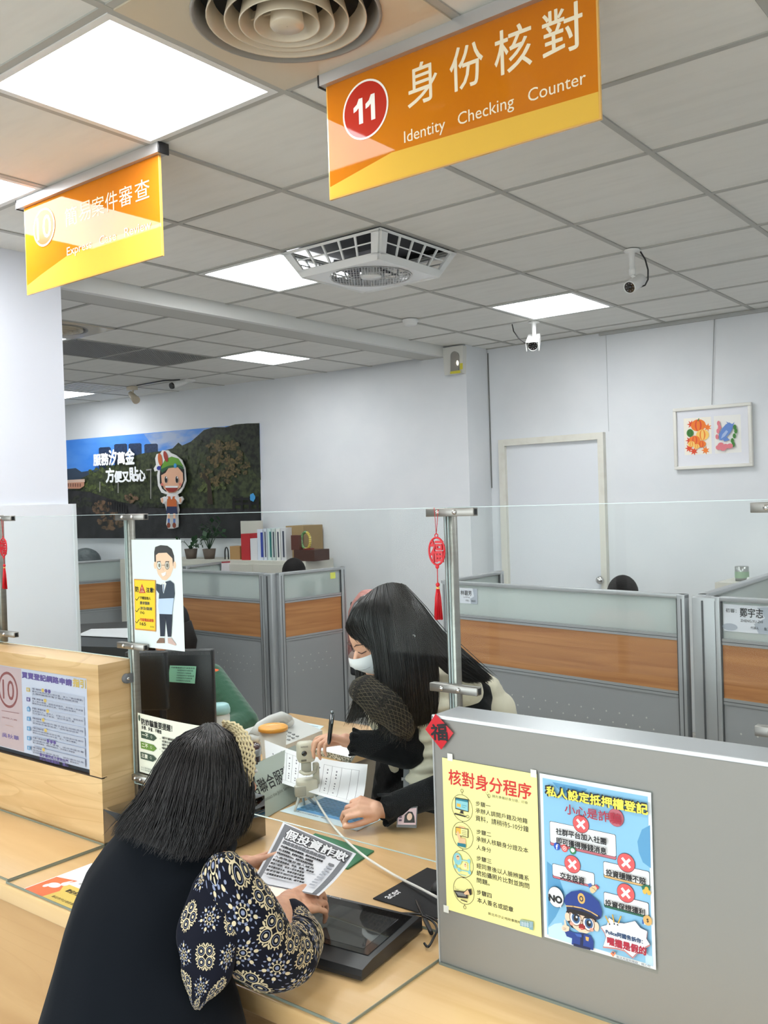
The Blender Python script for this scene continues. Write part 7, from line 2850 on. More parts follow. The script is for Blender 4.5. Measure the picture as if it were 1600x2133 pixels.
def medallion(A, cx, cy, kind, rot, sc):
    def el(r, a, rx, ry, m, extra=0.0):
        t = rot + a
        A.ell(cx + r * sc * math.cos(t), cy + r * sc * math.sin(t), rx * sc, ry * sc, m, 10, rot=t + extra)
        A.n -= 1
    if kind == 0:       # wheel flower
        A.n = 0
        A.ring(cx, cy, 0.0062 * sc, 0.0062 * sc, 0.0012 * sc, PCR, 20)
        A.ell(cx, cy, 0.0028 * sc, 0.0028 * sc, PGY, 10)
        for k in range(9):
            el(0.0088, k * 2 * math.pi / 9, 0.0021, 0.0013, PCR)
            el(0.0126, (k + .5) * 2 * math.pi / 9, 0.0014, 0.0023, PGY)
        A.ring(cx, cy, 0.0112 * sc, 0.0112 * sc, 0.0006 * sc, PGY, 24)
        for k in range(6):
            a = k * math.pi / 3
            el(0.0176, a, 0.0034, 0.0026, PCR)
            el(0.0196, a + 0.35, 0.0022, 0.001, PGY, 0.6)
            el(0.0196, a - 0.35, 0.0022, 0.001, PGY, -0.6)
            el(0.0222, a, 0.0026, 0.0008, PGY)
    else:               # clover of four ringed drops
        A.n = 0
        for k in range(4):
            a = rot + k * math.pi / 2 + math.pi / 4
            x, y = cx + 0.0135 * sc * math.cos(a), cy + 0.0135 * sc * math.sin(a)
            A.ring(x, y, 0.0098 * sc, 0.0098 * sc, 0.0016 * sc, PCR, 22)
            A.ring(x, y, 0.0062 * sc, 0.0062 * sc, 0.0008 * sc, PGY, 18)
            A.ell(x, y, 0.0028 * sc, 0.0028 * sc, PCR, 9)
            for q in range(5):
                b = a + (q - 2) * 0.5
                A.ell(x + 0.0112 * sc * math.cos(b), y + 0.0112 * sc * math.sin(b), 0.0018 * sc, 0.0011 * sc, PCR, 8, rot=b)
                A.n -= 1
        for k in range(4):
            a = k * math.pi / 2
            el(0.012, a, 0.0072, 0.0012, PCR)
            el(0.0208, a + 0.14, 0.0036, 0.0016, PCR, 0.5)
            el(0.0208, a - 0.14, 0.0036, 0.0016, PCR, -0.5)


slv = Tube2D([atd(466, 1789, 1.69), atd(474, 1838, 1.66), atd(508, 1915, 1.665), atd(556, 1985, 1.69), atd(598, 1990, 1.735), atd(624, 1958, 1.79), atd(616, 1918, 1.84), atd(600, 1896, 1.865)],
             [0.026, 0.052, 0.068, 0.062, 0.056, 0.046, 0.033, 0.027], -CF, 1.0, 0.035)
m_ = MB()
slv.mesh(m_, BL, 44, 60)
blo = m_.build('blouse_sleeve', None, vis)
spots = []
r_ = random.Random(21)
yy = 0.03
row = 0
while yy < slv.L - 0.02:
    for k in range(-3, 4):
        a = k * 0.95 + (0.475 if row % 2 else 0) + 0.1
        if abs(a) < 2.3:
            spots.append((a, yy, (k + row) % 2, r_.uniform(-0.4, 0.4) + row * 0.3, 1.2))
    yy += 0.053
    row += 1
slv.art(-2, 2, spots, 'medallion_print', blo)
# blouse side hanging under the armhole
side_ = Tube2D([atd(480, 1785, 1.67), atd(452, 1862, 1.635), atd(436, 1940, 1.61), atd(430, 2015, 1.60), atd(408, 2100, 1.60)], [0.012, 0.022, 0.026, 0.022, 0.004], -CF, 2.1, 0.05)
m_ = MB()
side_.mesh(m_, BL, 30, 30)
bs = m_.build('blouse_side', None, vis)
spots = [(a, y, (i + j) % 2, 0.3 * i + j, 0.9) for i, y in enumerate((0.05, 0.105, 0.16, 0.21, 0.25)) for j, a in enumerate((-0.8, 0.0, 0.8))]
side_.art(-2, 2, spots, 'medallion_print', bs)
# left sleeve, mostly hidden
lsl = Tube2D([Lsh, (Lsh + Lel) / 2, Lel, (Lel + Lwr) / 2, Lwr + (Lel - Lwr).normalized() * 0.03], [0.045, 0.05, 0.05, 0.042, 0.03], -CF, 1.0, 0.04)
m_ = MB()
lsl.mesh(m_, BL, 30, 30)
m_.build('blouse_sleeve', None, vis)
# hair
hg = [[(424, 1516, 1.875), (372, 1538, 1.875), (335, 1588, 1.86), (300, 1655, 1.83), (262, 1700, 1.81), (236, 1738, 1.79)],
      [(427, 1515, 1.865), (378, 1545, 1.83), (346, 1605, 1.79), (318, 1670, 1.76), (290, 1715, 1.745), (268, 1748, 1.73)],
      [(431, 1514, 1.855), (396, 1548, 1.79), (372, 1615, 1.745), (352, 1685, 1.72), (335, 1735, 1.705), (318, 1772, 1.695)],
      [(436, 1513, 1.85), (422, 1550, 1.775), (412, 1625, 1.72), (398, 1700, 1.695), (385, 1752, 1.68), (372, 1790, 1.675)],
      [(441, 1513, 1.85), (450, 1550, 1.775), (452, 1625, 1.72), (444, 1700, 1.695), (430, 1750, 1.685), (412, 1788, 1.68)],
      [(447, 1513, 1.855), (477, 1550, 1.80), (488, 1625, 1.755), (482, 1695, 1.735), (470, 1740, 1.725), (452, 1775, 1.715)],
      [(452, 1514, 1.865), (494, 1548, 1.84), (510, 1615, 1.81), (508, 1680, 1.79), (498, 1715, 1.78), (486, 1750, 1.77)],
      [(456, 1516, 1.875), (504, 1552, 1.88), (522, 1615, 1.87), (524, 1670, 1.855), (518, 1705, 1.845), (506, 1738, 1.84)]]
hg = [[(g_[0][0] * 0.5 + 222, 1520, 1.955), (g_[0][0] * 0.6 + 176, 1509, 1.91)] + g_ for g_ in hg]
m_ = MB()
m_.ell(HC_ + CF * 0.004 + V(0, 0, 0.0), (0.078, 0.09, 0.100), HAIR2)
m_.build('hair_cap', None, vis)
strands(hg, 1500, HAIR2, 'hair', vis, rad=0.0010, jit=0.005, seed=3, wave=0.0055, inner=0.004, lenj=0.16)
# knitted headband over the crown
band = [atd(u, v, d) for u, v, d in ((462, 1509, 1.90), (482, 1515, 1.865), (499, 1529, 1.84), (511, 1554, 1.82), (516, 1584, 1.81), (515, 1612, 1.81), (507, 1638, 1.82))]
HB = mat('headband_knit', (204, 188, 148), 0.85)
m_ = MB()
sidev = (CR * 0.5 - CU * 0.15 - CF * 0.5).normalized()
rows_ = 5
for s_ in range(rows_):
    off = (s_ - (rows_ - 1) / 2) * 0.0058
    pts = []
    for i in range(len(band) - 1):
        a, b, c, d = band[max(i - 1, 0)], band[i], band[i + 1], band[min(i + 2, len(band) - 1)]
        for k in range(10):
            t = k / 10
            p = 0.5 * ((2 * b) + (c - a) * t + (2 * a - 5 * b + 4 * c - d) * t * t + (3 * b - a - 3 * c + d) * t ** 3)
            ph = (i * 10 + k) * 1.6 + s_ * math.pi * 0.7
            tn = (c - b).normalized()
            sd = tn.cross(-CF).normalized()
            taper = 0.45 + 0.55 * math.sin(math.pi * (i * 10 + k + 6) / 68)
            pts.append(p - CF * (0.004 + 0.0015 * math.sin(ph)) + sd * (off * taper + 0.0016 * math.cos(ph)) + CR * 0.003)
    m_.tube(pts, 0.0026, HB, 6)
m_.build('headband', None, vis)
# chair under the visitor
vc = thing('visitor_chair', 'dark stool hidden under the seated visitor', 'chair', (-1.36, 0.85, 0))
m_ = MB()
m_.cyl((-1.36, 0.85, 0.30), (-1.36, 0.85, 0.345), 0.17, 0.17, mat('chair_dark'), 28)
m_.build('seat', None, vc)
for a in range(4):
    m_ = MB()
    t = a * math.pi / 2 + 0.4
    m_.tube([(-1.36 + 0.1 * math.cos(t), 0.85 + 0.1 * math.sin(t), 0.30), (-1.36 + 0.16 * math.cos(t), 0.85 + 0.16 * math.sin(t), 0.0)], 0.012, BLACK_PL, 10)
    m_.build('leg', None, vc)

# the leaflet in the visitor's hands
lq = [atd(590, 1712, 2.16), atd(742, 1778, 2.03), atd(664, 1866, 1.885), atd(524, 1838, 2.0)]


def lplace(x, y, h):
    p = lq[0].lerp(lq[1], x).lerp(lq[3].lerp(lq[2], x), y)
    nn = (lq[1] - lq[0]).cross(lq[0] - lq[3]).normalized()
    if nn.z < 0:
        nn = -nn
    return p + nn * (h - 0.007 * math.sin(math.pi * min(max(y, 0), 1)) * (0.4 + 0.6 * x))


m_ = MB()
LP = mat('leaflet_paper', (226, 228, 234), 0.55)
LG = mat('leaflet_grey', (112, 114, 120), 0.6)
for fl_, hh in ((False, 0.0), (True, -0.0004)):
    rows = [[lplace(i / 10, j / 14, hh) for i in range(11)] for j in range(15)]
    m_.ring_loft(rows, LP, cap=False, closed=False)
leaf = m_.build('leaflet', loc=lq[0].lerp(lq[2], 0.5), fix=False)
tag(leaf, 'grey and white printed fraud leaflet held in the visitor\'s hands', 'leaflet')
A = Art(lplace, 0.0003, start=0.0010)
A.part('printing')


def gridpoly(x0, y0, x1, y1, m, nx=10, ny=14):
    A.up()
    pts = [(x0 + (x1 - x0) * i / nx, y0 + (y1 - y0) * j / ny) for j in range(ny + 1) for i in range(nx + 1)]
    fs = [(j * (nx + 1) + i, j * (nx + 1) + i + 1, (j + 1) * (nx + 1) + i + 1, (j + 1) * (nx + 1) + i) for j in range(ny) for i in range(nx)]
    A._add(pts, fs, m)


gridpoly(0.035, 0.025, 0.965, 0.99, LG)
gridpoly(0.10, 0.22, 0.90, 0.985, LP)
A.n += 2
A.textbox('假投資詐欺', 0.115, 0.075, 0.945, 0.23, INK, 0.016)
A.n += 1
A.textbox('假投資詐欺', 0.115, 0.075, 0.945, 0.23, PAPER, 0.005)
A.textbox('詐欺常見特徵自我檢測表', 0.13, 0.265, 0.72, 0.315, LG, 0.004)
for k, t in enumerate(('交友網站或通訊軟體認識，網友給我投資建議', '加入投資群組，會員每天獲利，保證賺錢', '有看起來很專業的App，實際可能是假投資網站', '入金時匯至個人帳戶',
                       '要求提領保證金、稅金，繳費、解凍帳', '網友介紹我，但本人從未見過面', '無法獲利或本金，被要求繳手續費', '要求安裝不明的交易軟體', '一旦質疑真實性就會失聯，避不見面')):
    A.textbox(t, 0.13, 0.345 + 0.062 * k, 0.72 - 0.035 * ((k * 3) % 4), 0.378 + 0.062 * k, INK, 0.0015)
    A.rrect(0.80, 0.345 + 0.062 * k, 0.875, 0.382 + 0.062 * k, 0.012, mat('leaflet_tick', (170, 174, 184), 0.6) if k else LG)
A.build(leaf)

# ------------------------------------------------------------------ the masked officer bending over the desk
off_ = thing('person', 'masked woman with long black hair and cream vest, leaning over the desk with a pen', 'person', (-1.84, 2.46, 0))
hc = atd(789, 1318, 2.745)
FW = (-CR * 0.80 - CFh * 0.42 - Vector((0, 0, 0.52))).normalized()        # where the face looks: down to the picture's left
FU = (Vector((0, 0, 1)) - FW * FW.z).normalized()
FS = FW.cross(FU)
HM = Matrix((FS, FW, FU)).transposed()                                    # local x: side, y: forward, z: up


def hp(x, y, z):
    return hc + HM @ V(x, y, z)


fsh, fch, fwa, fhip = atd(985, 1452, 2.98), atd(905, 1490, 2.98), atd(850, 1610, 3.06), atd(850, 1720, 3.10)
rsh = atd(812, 1470, 2.80)
rel_, rwr = atd(848, 1562, 2.80), atd(733, 1545, 2.80)
lel_, lwr = atd(985, 1622, 2.72), atd(797, 1688, 2.62)
pd_ = atd(690, 1535, 2.79) - rwr
PRh, rj2 = hand(rwr, pd_, V(0.3, 0.45, 0.75), 1, ((0.5, 0.75, 0.45), (0.75, 0.8, 0.4), (0.85, 0.85, 0.4), (0.9, 0.85, 0.4)), 0.06, 0.92, thumb=(0.8, 0.45, 0.45), thumb_curl=0.2)
ld_ = atd(742, 1678, 2.60) - lwr
PLh2, lj2 = hand(lwr, ld_, V(0.25, -0.5, 0.8), -1, ((0.6, 0.9, 0.5), (0.7, 0.95, 0.5), (0.75, 0.95, 0.5), (0.8, 0.95, 0.5)), 0.05, 0.92, thumb=(0.85, 0.35, 0.4), thumb_curl=0.2)
legs = []
for dx in (-0.09, 0.09):
    hx = fhip + CR * dx
    legs += [('cap', hx, Vector((hx.x, hx.y, 0.42)) + CR * dx * 0.1, 0.085, 0.058), ('cap', Vector((hx.x, hx.y, 0.42)) + CR * dx * 0.1, Vector((hx.x, hx.y, 0.09)) + CR * dx * 0.1, 0.055, 0.036),
             ('cap', Vector((hx.x, hx.y, 0.04)), Vector((hx.x, hx.y, 0.04)) - CFh * 0.12, 0.038, 0.03)]
parts = [('cap', fhip, fwa, 0.13, 0.105), ('cap', fwa, fch, 0.105, 0.11), ('cap', fch, atd(860, 1440, 2.9), 0.10, 0.06), ('cap', atd(860, 1440, 2.9), hc - HM @ V(0, 0.0, 0.07), 0.05, 0.05),
         ('cap', rsh, fsh, 0.05, 0.055), ('cap', rsh, rel_, 0.042, 0.035), ('cap', rel_, rwr, 0.034, 0.022), ('cap', fsh, lel_, 0.045, 0.036), ('cap', lel_, lwr, 0.036, 0.023),
         ('ell', hc, (0.073, 0.09, 0.10), HM), ('ell', hp(0, 0.03, -0.05), (0.056, 0.062, 0.068), HM), ('ell', hp(0, 0.07, -0.085), (0.028, 0.025, 0.022), HM),
         ('cap', hp(0, 0.092, -0.012), hp(0, 0.110, -0.038), 0.008, 0.011), ('ell', hp(0.073, -0.0, -0.02), (0.010, 0.018, 0.028), HM), ('ell', hp(-0.073, -0.0, -0.02), (0.010, 0.018, 0.028), HM)] + legs
obody = organic('body', parts + PRh + PLh2, SKIN, 0.0036, 4, off_)
m_ = MB()
for sx_ in (-1, 1):
    m_.tube([hp(0.013 * sx_, 0.0895, -0.006), hp(0.028 * sx_, 0.088, -0.010), hp(0.044 * sx_, 0.077, -0.006)], 0.0014, mat('lash_line', (70, 48, 42), 0.6), 6)
    m_.tube([hp(0.012 * sx_, 0.0915, 0.014), hp(0.028 * sx_, 0.090, 0.021), hp(0.048 * sx_, 0.077, 0.017)], [0.0012, 0.0017, 0.0008], mat('brow', (74, 56, 50), 0.7), 6)
m_.build('face_features', None, off_)
# white mask
m_ = MB()
MK = mat('mask_white', (234, 235, 238), 0.7)
rows = []
for j in range(9):
    t = j / 8
    z = -0.020 - 0.092 * t
    rg = []
    for i in range(15):
        a = (i / 14 - 0.5) * 2.5
        wv = 0.060 * (1 - 0.22 * t * t)
        bulge = 0.126 - 0.010 * abs(t - 0.25) * 4 - 0.028 * t * t
        rg.append(hp(wv * math.sin(a) * 1.05, 0.028 + (bulge - 0.028) * math.cos(a * 0.98) ** 0.8 if abs(a) < 1.5 else 0.03, z + 0.006 * math.cos(a)))
    rows.append(rg)
m_.ring_loft(rows, MK, cap=False, closed=False)
m_.ring_loft([[p - FW * 0.002 for p in r] for r in rows], MK, cap=False, closed=False)
m_.tube([rows[3][i] + FW * 0.0008 for i in range(2, 13)], 0.0009, mat('mask_fold', (200, 202, 206), 0.7), 5)
for sx_ in (0, 14):
    m_.tube([rows[1][sx_], hp(0.074 * (-1 if sx_ == 0 else 1), -0.005, -0.02)], 0.0012, MK, 5)
m_.build('face_mask', None, off_)
# black sweater: torso and long sleeves with frilled cuffs
SW = mat('sweater_black', (15, 16, 18), 0.9, spec=0.15, sheen=0.05, bump=(120, 0.5, 0.003))
sweat = [('cap', fhip + V(0, 0, 0.02), fwa, 0.138, 0.115), ('cap', fwa, fch, 0.115, 0.118), ('cap', fch, atd(860, 1445, 2.9), 0.11, 0.068), ('cap', rsh, fsh, 0.06, 0.066),
         ('cap', rsh, rel_, 0.058, 0.060), ('cap', rel_, rwr.lerp(rel_, 0.12), 0.060, 0.040), ('cap', fsh, lel_, 0.062, 0.060), ('cap', lel_, lwr.lerp(lel_, 0.10), 0.054, 0.040)]
organic('sweater', sweat, SW, 0.006, 4, off_)
for w_, e_, r in ((rwr, rel_, 0.036), (lwr, lel_, 0.040)):
    m_ = MB()
    ax = (w_ - e_).normalized()
    e1 = ax.orthogonal().normalized()
    e2 = ax.cross(e1)
    rows = []
    for j in range(4):
        c = w_ - ax * (0.034 - 0.012 * j)
        rows.append([c + (e1 * math.cos(t) + e2 * math.sin(t)) * (r * (0.96 + 0.05 * j) + (0.004 * j / 3) * math.sin(9 * t)) + ax * 0.003 * j / 3 * math.cos(9 * t) for t in [2 * math.pi * q / 54 for q in range(54)]])
    m_.ring_loft(rows, SW, cap=False)
    m_.build('cuff', None, off_)
# cream quilted vest
VS = mat('vest_cream', (214, 208, 186), 0.6, sheen=0.2, bump=(26, 0.35, 0.01))
quilt = []
for k in range(6):
    t = k / 5
    c = atd(900, 1468, 2.82).lerp(atd(884, 1618, 2.84), t)
    quilt.append(('ell', c, (0.058, 0.07, 0.027)))
for k in range(5):
    t = k / 4
    quilt.append(('ell', atd(945, 1440, 3.0).lerp(atd(1035, 1478, 3.06), t), (0.072 - 0.012 * t, 0.072, 0.062)))
quilt += [('cap', atd(905, 1420, 2.86), atd(968, 1440, 2.92), 0.058, 0.062), ('cap', atd(905, 1420, 2.86), atd(900, 1480, 2.84), 0.058, 0.058), ('cap', atd(1005, 1440, 3.05), atd(1062, 1520, 3.12), 0.066, 0.05), ('cap', atd(1040, 1480, 3.12), atd(1000, 1700, 3.15), 0.06, 0.07),
          ('cap', atd(925, 1480, 3.05), atd(900, 1720, 3.13), 0.12, 0.12), ('cap', atd(780, 1462, 2.79), atd(790, 1500, 2.83), 0.040, 0.036), ('cap', atd(788, 1500, 2.84), atd(822, 1600, 2.93), 0.030, 0.016)]
organic('padded_vest', quilt, VS, 0.006, 3, off_)
# crocheted dark scarf under the chin
SC_ = mat('scarf_brown', (46, 40, 34), 0.95, noise=(240, (16, 14, 12), 0.42, 0.58), bump=(240, 1.0, 0.006))
scf = Tube2D([atd(738, 1432, 2.67), atd(762, 1440, 2.645), atd(800, 1462, 2.625), atd(832, 1496, 2.64), atd(852, 1536, 2.68)], [0.024, 0.046, 0.054, 0.044, 0.014], -CF, 1.0, 0.10)
m_ = MB()
scf.mesh(m_, SC_, 40, 40)
sco = m_.build('scarf', None, off_)
m_ = MB()
ST = mat('scarf_thread', (92, 82, 66), 0.9)
for k in range(26):
    for sg_ in (-1, 1):
        a0 = -3.2 + 6.4 * k / 25
        m_.tube([scf.at(a0 + sg_ * 11.0 * (scf.L * q / 14 - scf.L / 2), scf.L * (0.06 + 0.86 * q / 14), 0.0004) for q in range(15)], 0.0007, ST, 4, cap=False)
m_.build('stitches', None, sco)
m_ = MB()
r_ = random.Random(17)
for k in range(160):
    t = r_.random()
    a = atd(736, 1452, 2.655).lerp(atd(846, 1528, 2.645), t) + CU * r_.uniform(0, 0.03) * (1 - abs(t - .4))
    L_ = r_.uniform(0.03, 0.085) * (1.1 - 0.5 * t)
    dx = r_.uniform(-0.035, 0.006)
    m_.tube([a, a - CU * L_ * 0.5 + CR * dx * 0.4 - CF * 0.012, a - CU * L_ + CR * dx - CF * 0.006], [0.0011, 0.0009, 0.0003], SC_, 4, cap=False)
m_.build('fringe', None, sco)
# hair
lg_ = [[(770, 1234, 2.73), (745, 1262, 2.73), (733, 1298, 2.77), (735, 1340, 2.80), (744, 1390, 2.81), (742, 1450, 2.79), (722, 1508, 2.79)],
       [(772, 1234, 2.74), (750, 1262, 2.74), (742, 1300, 2.78), (752, 1340, 2.82), (765, 1390, 2.82), (768, 1450, 2.80), (745, 1500, 2.80)]]
og = [[(770, 1234, 2.705), (744, 1260, 2.68), (727, 1288, 2.68), (722, 1308, 2.685), (730, 1322, 2.69), (738, 1327, 2.69), (746, 1331, 2.69)],
      [(776, 1229, 2.69), (755, 1260, 2.655), (744, 1290, 2.65), (752, 1312, 2.65), (772, 1330, 2.645), (784, 1352, 2.64), (787, 1372, 2.637)],
      [(782, 1224, 2.685), (766, 1262, 2.645), (764, 1298, 2.635), (774, 1325, 2.635), (783, 1380, 2.63), (787, 1450, 2.635), (772, 1505, 2.66)],
      [(792, 1219, 2.68), (788, 1262, 2.63), (795, 1310, 2.61), (803, 1365, 2.605), (810, 1430, 2.605), (812, 1480, 2.62), (806, 1512, 2.64)],
      [(804, 1215, 2.68), (815, 1262, 2.62), (827, 1315, 2.59), (836, 1375, 2.585), (842, 1435, 2.59), (845, 1485, 2.61), (840, 1520, 2.64)],
      [(818, 1213, 2.685), (845, 1262, 2.625), (862, 1320, 2.60), (871, 1380, 2.60), (877, 1440, 2.61), (880, 1485, 2.63), (876, 1516, 2.65)],
      [(832, 1215, 2.695), (870, 1268, 2.655), (888, 1325, 2.64), (897, 1385, 2.645), (903, 1440, 2.655), (906, 1480, 2.67), (902, 1506, 2.69)],
      [(842, 1219, 2.71), (884, 1275, 2.69), (903, 1330, 2.69), (910, 1385, 2.71), (911, 1430, 2.73), (909, 1465, 2.75), (902, 1490, 2.77)]]
m_ = MB()
m_.ell(hc - FW * 0.012 + FU * 0.012, (0.085, 0.092, 0.108), HAIR, HM)
m_.build('hair_cap', None, off_)
strands(lg_, 220, HAIR, 'hair_lock', off_, rad=0.0012, jit=0.003, seed=10, inner=0.0)
strands(og, 1300, HAIR, 'hair', off_, rad=0.0011, jit=0.0035, seed=9, wave=0.0, inner=0.004, lenj=0.05)
bg = [[(838, 1216, 2.72), (880, 1262, 2.71), (918, 1312, 2.74), (960, 1352, 2.80), (998, 1388, 2.86), (1026, 1412, 2.89)],
      [(830, 1216, 2.70), (874, 1285, 2.675), (912, 1345, 2.72), (950, 1380, 2.80), (985, 1402, 2.85), (1012, 1424, 2.88)],
      [(824, 1216, 2.69), (866, 1300, 2.655), (898, 1365, 2.68), (930, 1400, 2.76), (955, 1412, 2.82), (975, 1420, 2.85)]]
strands(bg, 420, HAIR, 'hair_lock', off_, rad=0.0012, jit=0.005, seed=12, inner=0.004)
m_ = MB()
m_.tube([atd(862 + 2.6 * math.cos(a), 1325 + 2.6 * math.sin(a), 2.585) for a in [0.9 - 0.45 * k for k in range(9)]], 0.0008, mat('earring_silver', (230, 230, 230), 0.15, 1.0), 6)
m_.build('earring', None, off_)
# lanyard and badge
lan = thing('name_badge', 'pink and white photo badge in a grey holder hanging before the masked woman', 'badge', atd(847, 1705, 2.70))
m_ = MB()
LG2 = mat('lanyard_grey', (136, 138, 142), 0.6)
path = [atd(846, 1506, 2.80), atd(848, 1540, 2.82), atd(847, 1580, 2.83), atd(846, 1622, 2.82), atd(847, 1690, 2.62)]
for a, b in zip(path, path[1:]):
    m_.prism([a - CR * 0.0085, a + CR * 0.0085, b + CR * 0.0085, b - CR * 0.0085], -CF * 0.0012, LG2)
m_.build('strap', None, lan)
m_ = MB()
m_.prism([path[3] - CR * 0.014 - CU * 0.004, path[3] + CR * 0.014 - CU * 0.004, path[3] + CR * 0.014 + CU * 0.004, path[3] - CR * 0.014 + CU * 0.004], -CF * 0.005, ALU)
m_.build('buckle', None, lan)
bq_ = [atd(828, 1686, 2.615), atd(870, 1680, 2.605), atd(868, 1725, 2.58), atd(826, 1723, 2.59)]
m_ = MB()
m_.prism(bq_, CF * 0.004, mat('badge_holder', (92, 92, 96), 0.3, coat=0.5))
bo_ = m_.build('badge_holder', None, lan)
A = Art(lambda x, y, h: bq_[0].lerp(bq_[1], x).lerp(bq_[3].lerp(bq_[2], x), y) - CF * h, 0.0002)
A.part('badge_card')
A.rect(0.05, 0.05, 0.95, 0.85, mat('badge_pink', (214, 184, 190), 0.4))
A.poly([(0.35, 0.75), (0.38, 0.35), (0.55, 0.18), (0.75, 0.22), (0.86, 0.45), (0.9, 0.75)], HAIR, True)
A.ell(0.62, 0.45, 0.13, 0.18, mat('badge_face', (226, 190, 170), 0.5))
for k in range(3):
    A.rect(0.1, 0.2 + 0.18 * k, 0.24, 0.3 + 0.18 * k, mat('badge_ink', (90, 70, 90), 0.5))
A.build(lan)
# pen
m_ = MB()
pa, pb = atd(692, 1487, 2.80), atd(685, 1550, 2.735)
m_.tube([pb, pb.lerp(pa, 0.05), pb.lerp(pa, 0.12), pb.lerp(pa, 0.62), pb.lerp(pa, 0.66), pb.lerp(pa, 0.95), pa], [0.003, 0.005, 0.0062, 0.0068, 0.0072, 0.0074, 0.005], mat('pen_black', (22, 23, 26), 0.25, coat=0.5), 16)
pen = m_.build('ballpoint_pen', loc=pa.lerp(pb, 0.5))
tag(pen, 'fat black ballpoint pen in the raised hand of the masked woman', 'pen')
m_ = MB()
m_.tube([pa + CU * 0.001, pa + CU * 0.009], [0.0055, 0.004], mat('pen_silver', (150, 160, 168), 0.25, 0.8), 12)
m_.tube([pa - CF * 0.008 + CR * 0.003, pa.lerp(pb, 0.32) - CF * 0.0085 + CR * 0.003], 0.0018, mat('pen_silver'), 8)
m_.build('pen_clip', None, pen)

# the form held between her hand and the desk
fq = dict(tl=atd(551, 1541, 3.02), tm=atd(655, 1578, 2.93), tr=atd(766, 1592, 2.86), r2=atd(779, 1634, 2.66),
          bl=atd(556, 1620, 2.92), bm=atd(640, 1643, 2.82), br=atd(752, 1680, 2.62))


def fplace(x, y, h):
    def bez(a, b, c, t):
        return a * ((1 - t) ** 2) + b * (2 * t * (1 - t)) + c * (t * t)
    top = bez(fq['tl'], fq['tm'] - CU * 0.012, fq['tr'], x)
    bot = bez(fq['bl'], fq['bm'] - CU * 0.012 - CF * 0.0, fq['br'], x)
    mid = top.lerp(bot, y)
    curl = CU * (-0.020 * math.sin(math.pi * y) * x)
    n_ = ((fq['tr'] - fq['tl']).cross(fq['bl'] - fq['tl'])).normalized()
    if n_.dot(CF) > 0:
        n_ = -n_
    return mid + curl + n_ * h


m_ = MB()
rows = [[fplace(i / 16, j / 10, 0) for i in range(17)] for j in range(11)]
m_.ring_loft(rows, PAPER, cap=False, closed=False)
m_.ring_loft([[fplace(i / 16, j / 10, -0.0004) for i in range(17)] for j in range(11)], PAPER, cap=False, closed=False)
fo = m_.build('paper_form', loc=fplace(0.5, 0.5, 0), fix=False)
tag(fo, 'white printed form curling in the hand of the masked woman behind the webcam', 'paper')
A = Art(fplace, 0.00008, start=0.0003)
A.part('printing')
FG = mat('form_line', (120, 122, 130), 0.6)


def fl_(x0, y0, x1, y1, w=0.004, m=FG):
    n_ = 8
    for k in range(n_):
        A.line([(x0 + (x1 - x0) * k / n_, y0 + (y1 - y0) * k / n_), (x0 + (x1 - x0) * (k + 1) / n_, y0 + (y1 - y0) * (k + 1) / n_)], w, m)
        A.n -= 1


for x in (0.17, 0.23, 0.29, 0.36, 0.60, 0.68, 0.77, 0.86, 0.93):
    fl_(x, 0.12, x, 0.88, 0.003)
for y in (0.12, 0.88):
    fl_(0.17, y, 0.36, y)
    fl_(0.60, y, 0.93, y)
for k, (x, m) in enumerate(((0.08, FG), (0.255, FG), (0.325, FG), (0.44, mat('form_blue', (90, 110, 170), 0.6)), (0.52, mat('form_red', (190, 80, 84), 0.6)), (0.555, FG), (0.635, FG), (0.72, FG))):
    for q in range(9):
        if (q * 7 + k * 5) % 4:
            A.rect(x, 0.2 + 0.07 * q, x + 0.012, 0.235 + 0.07 * q, m)
            A.n -= 1
A.build(fo)

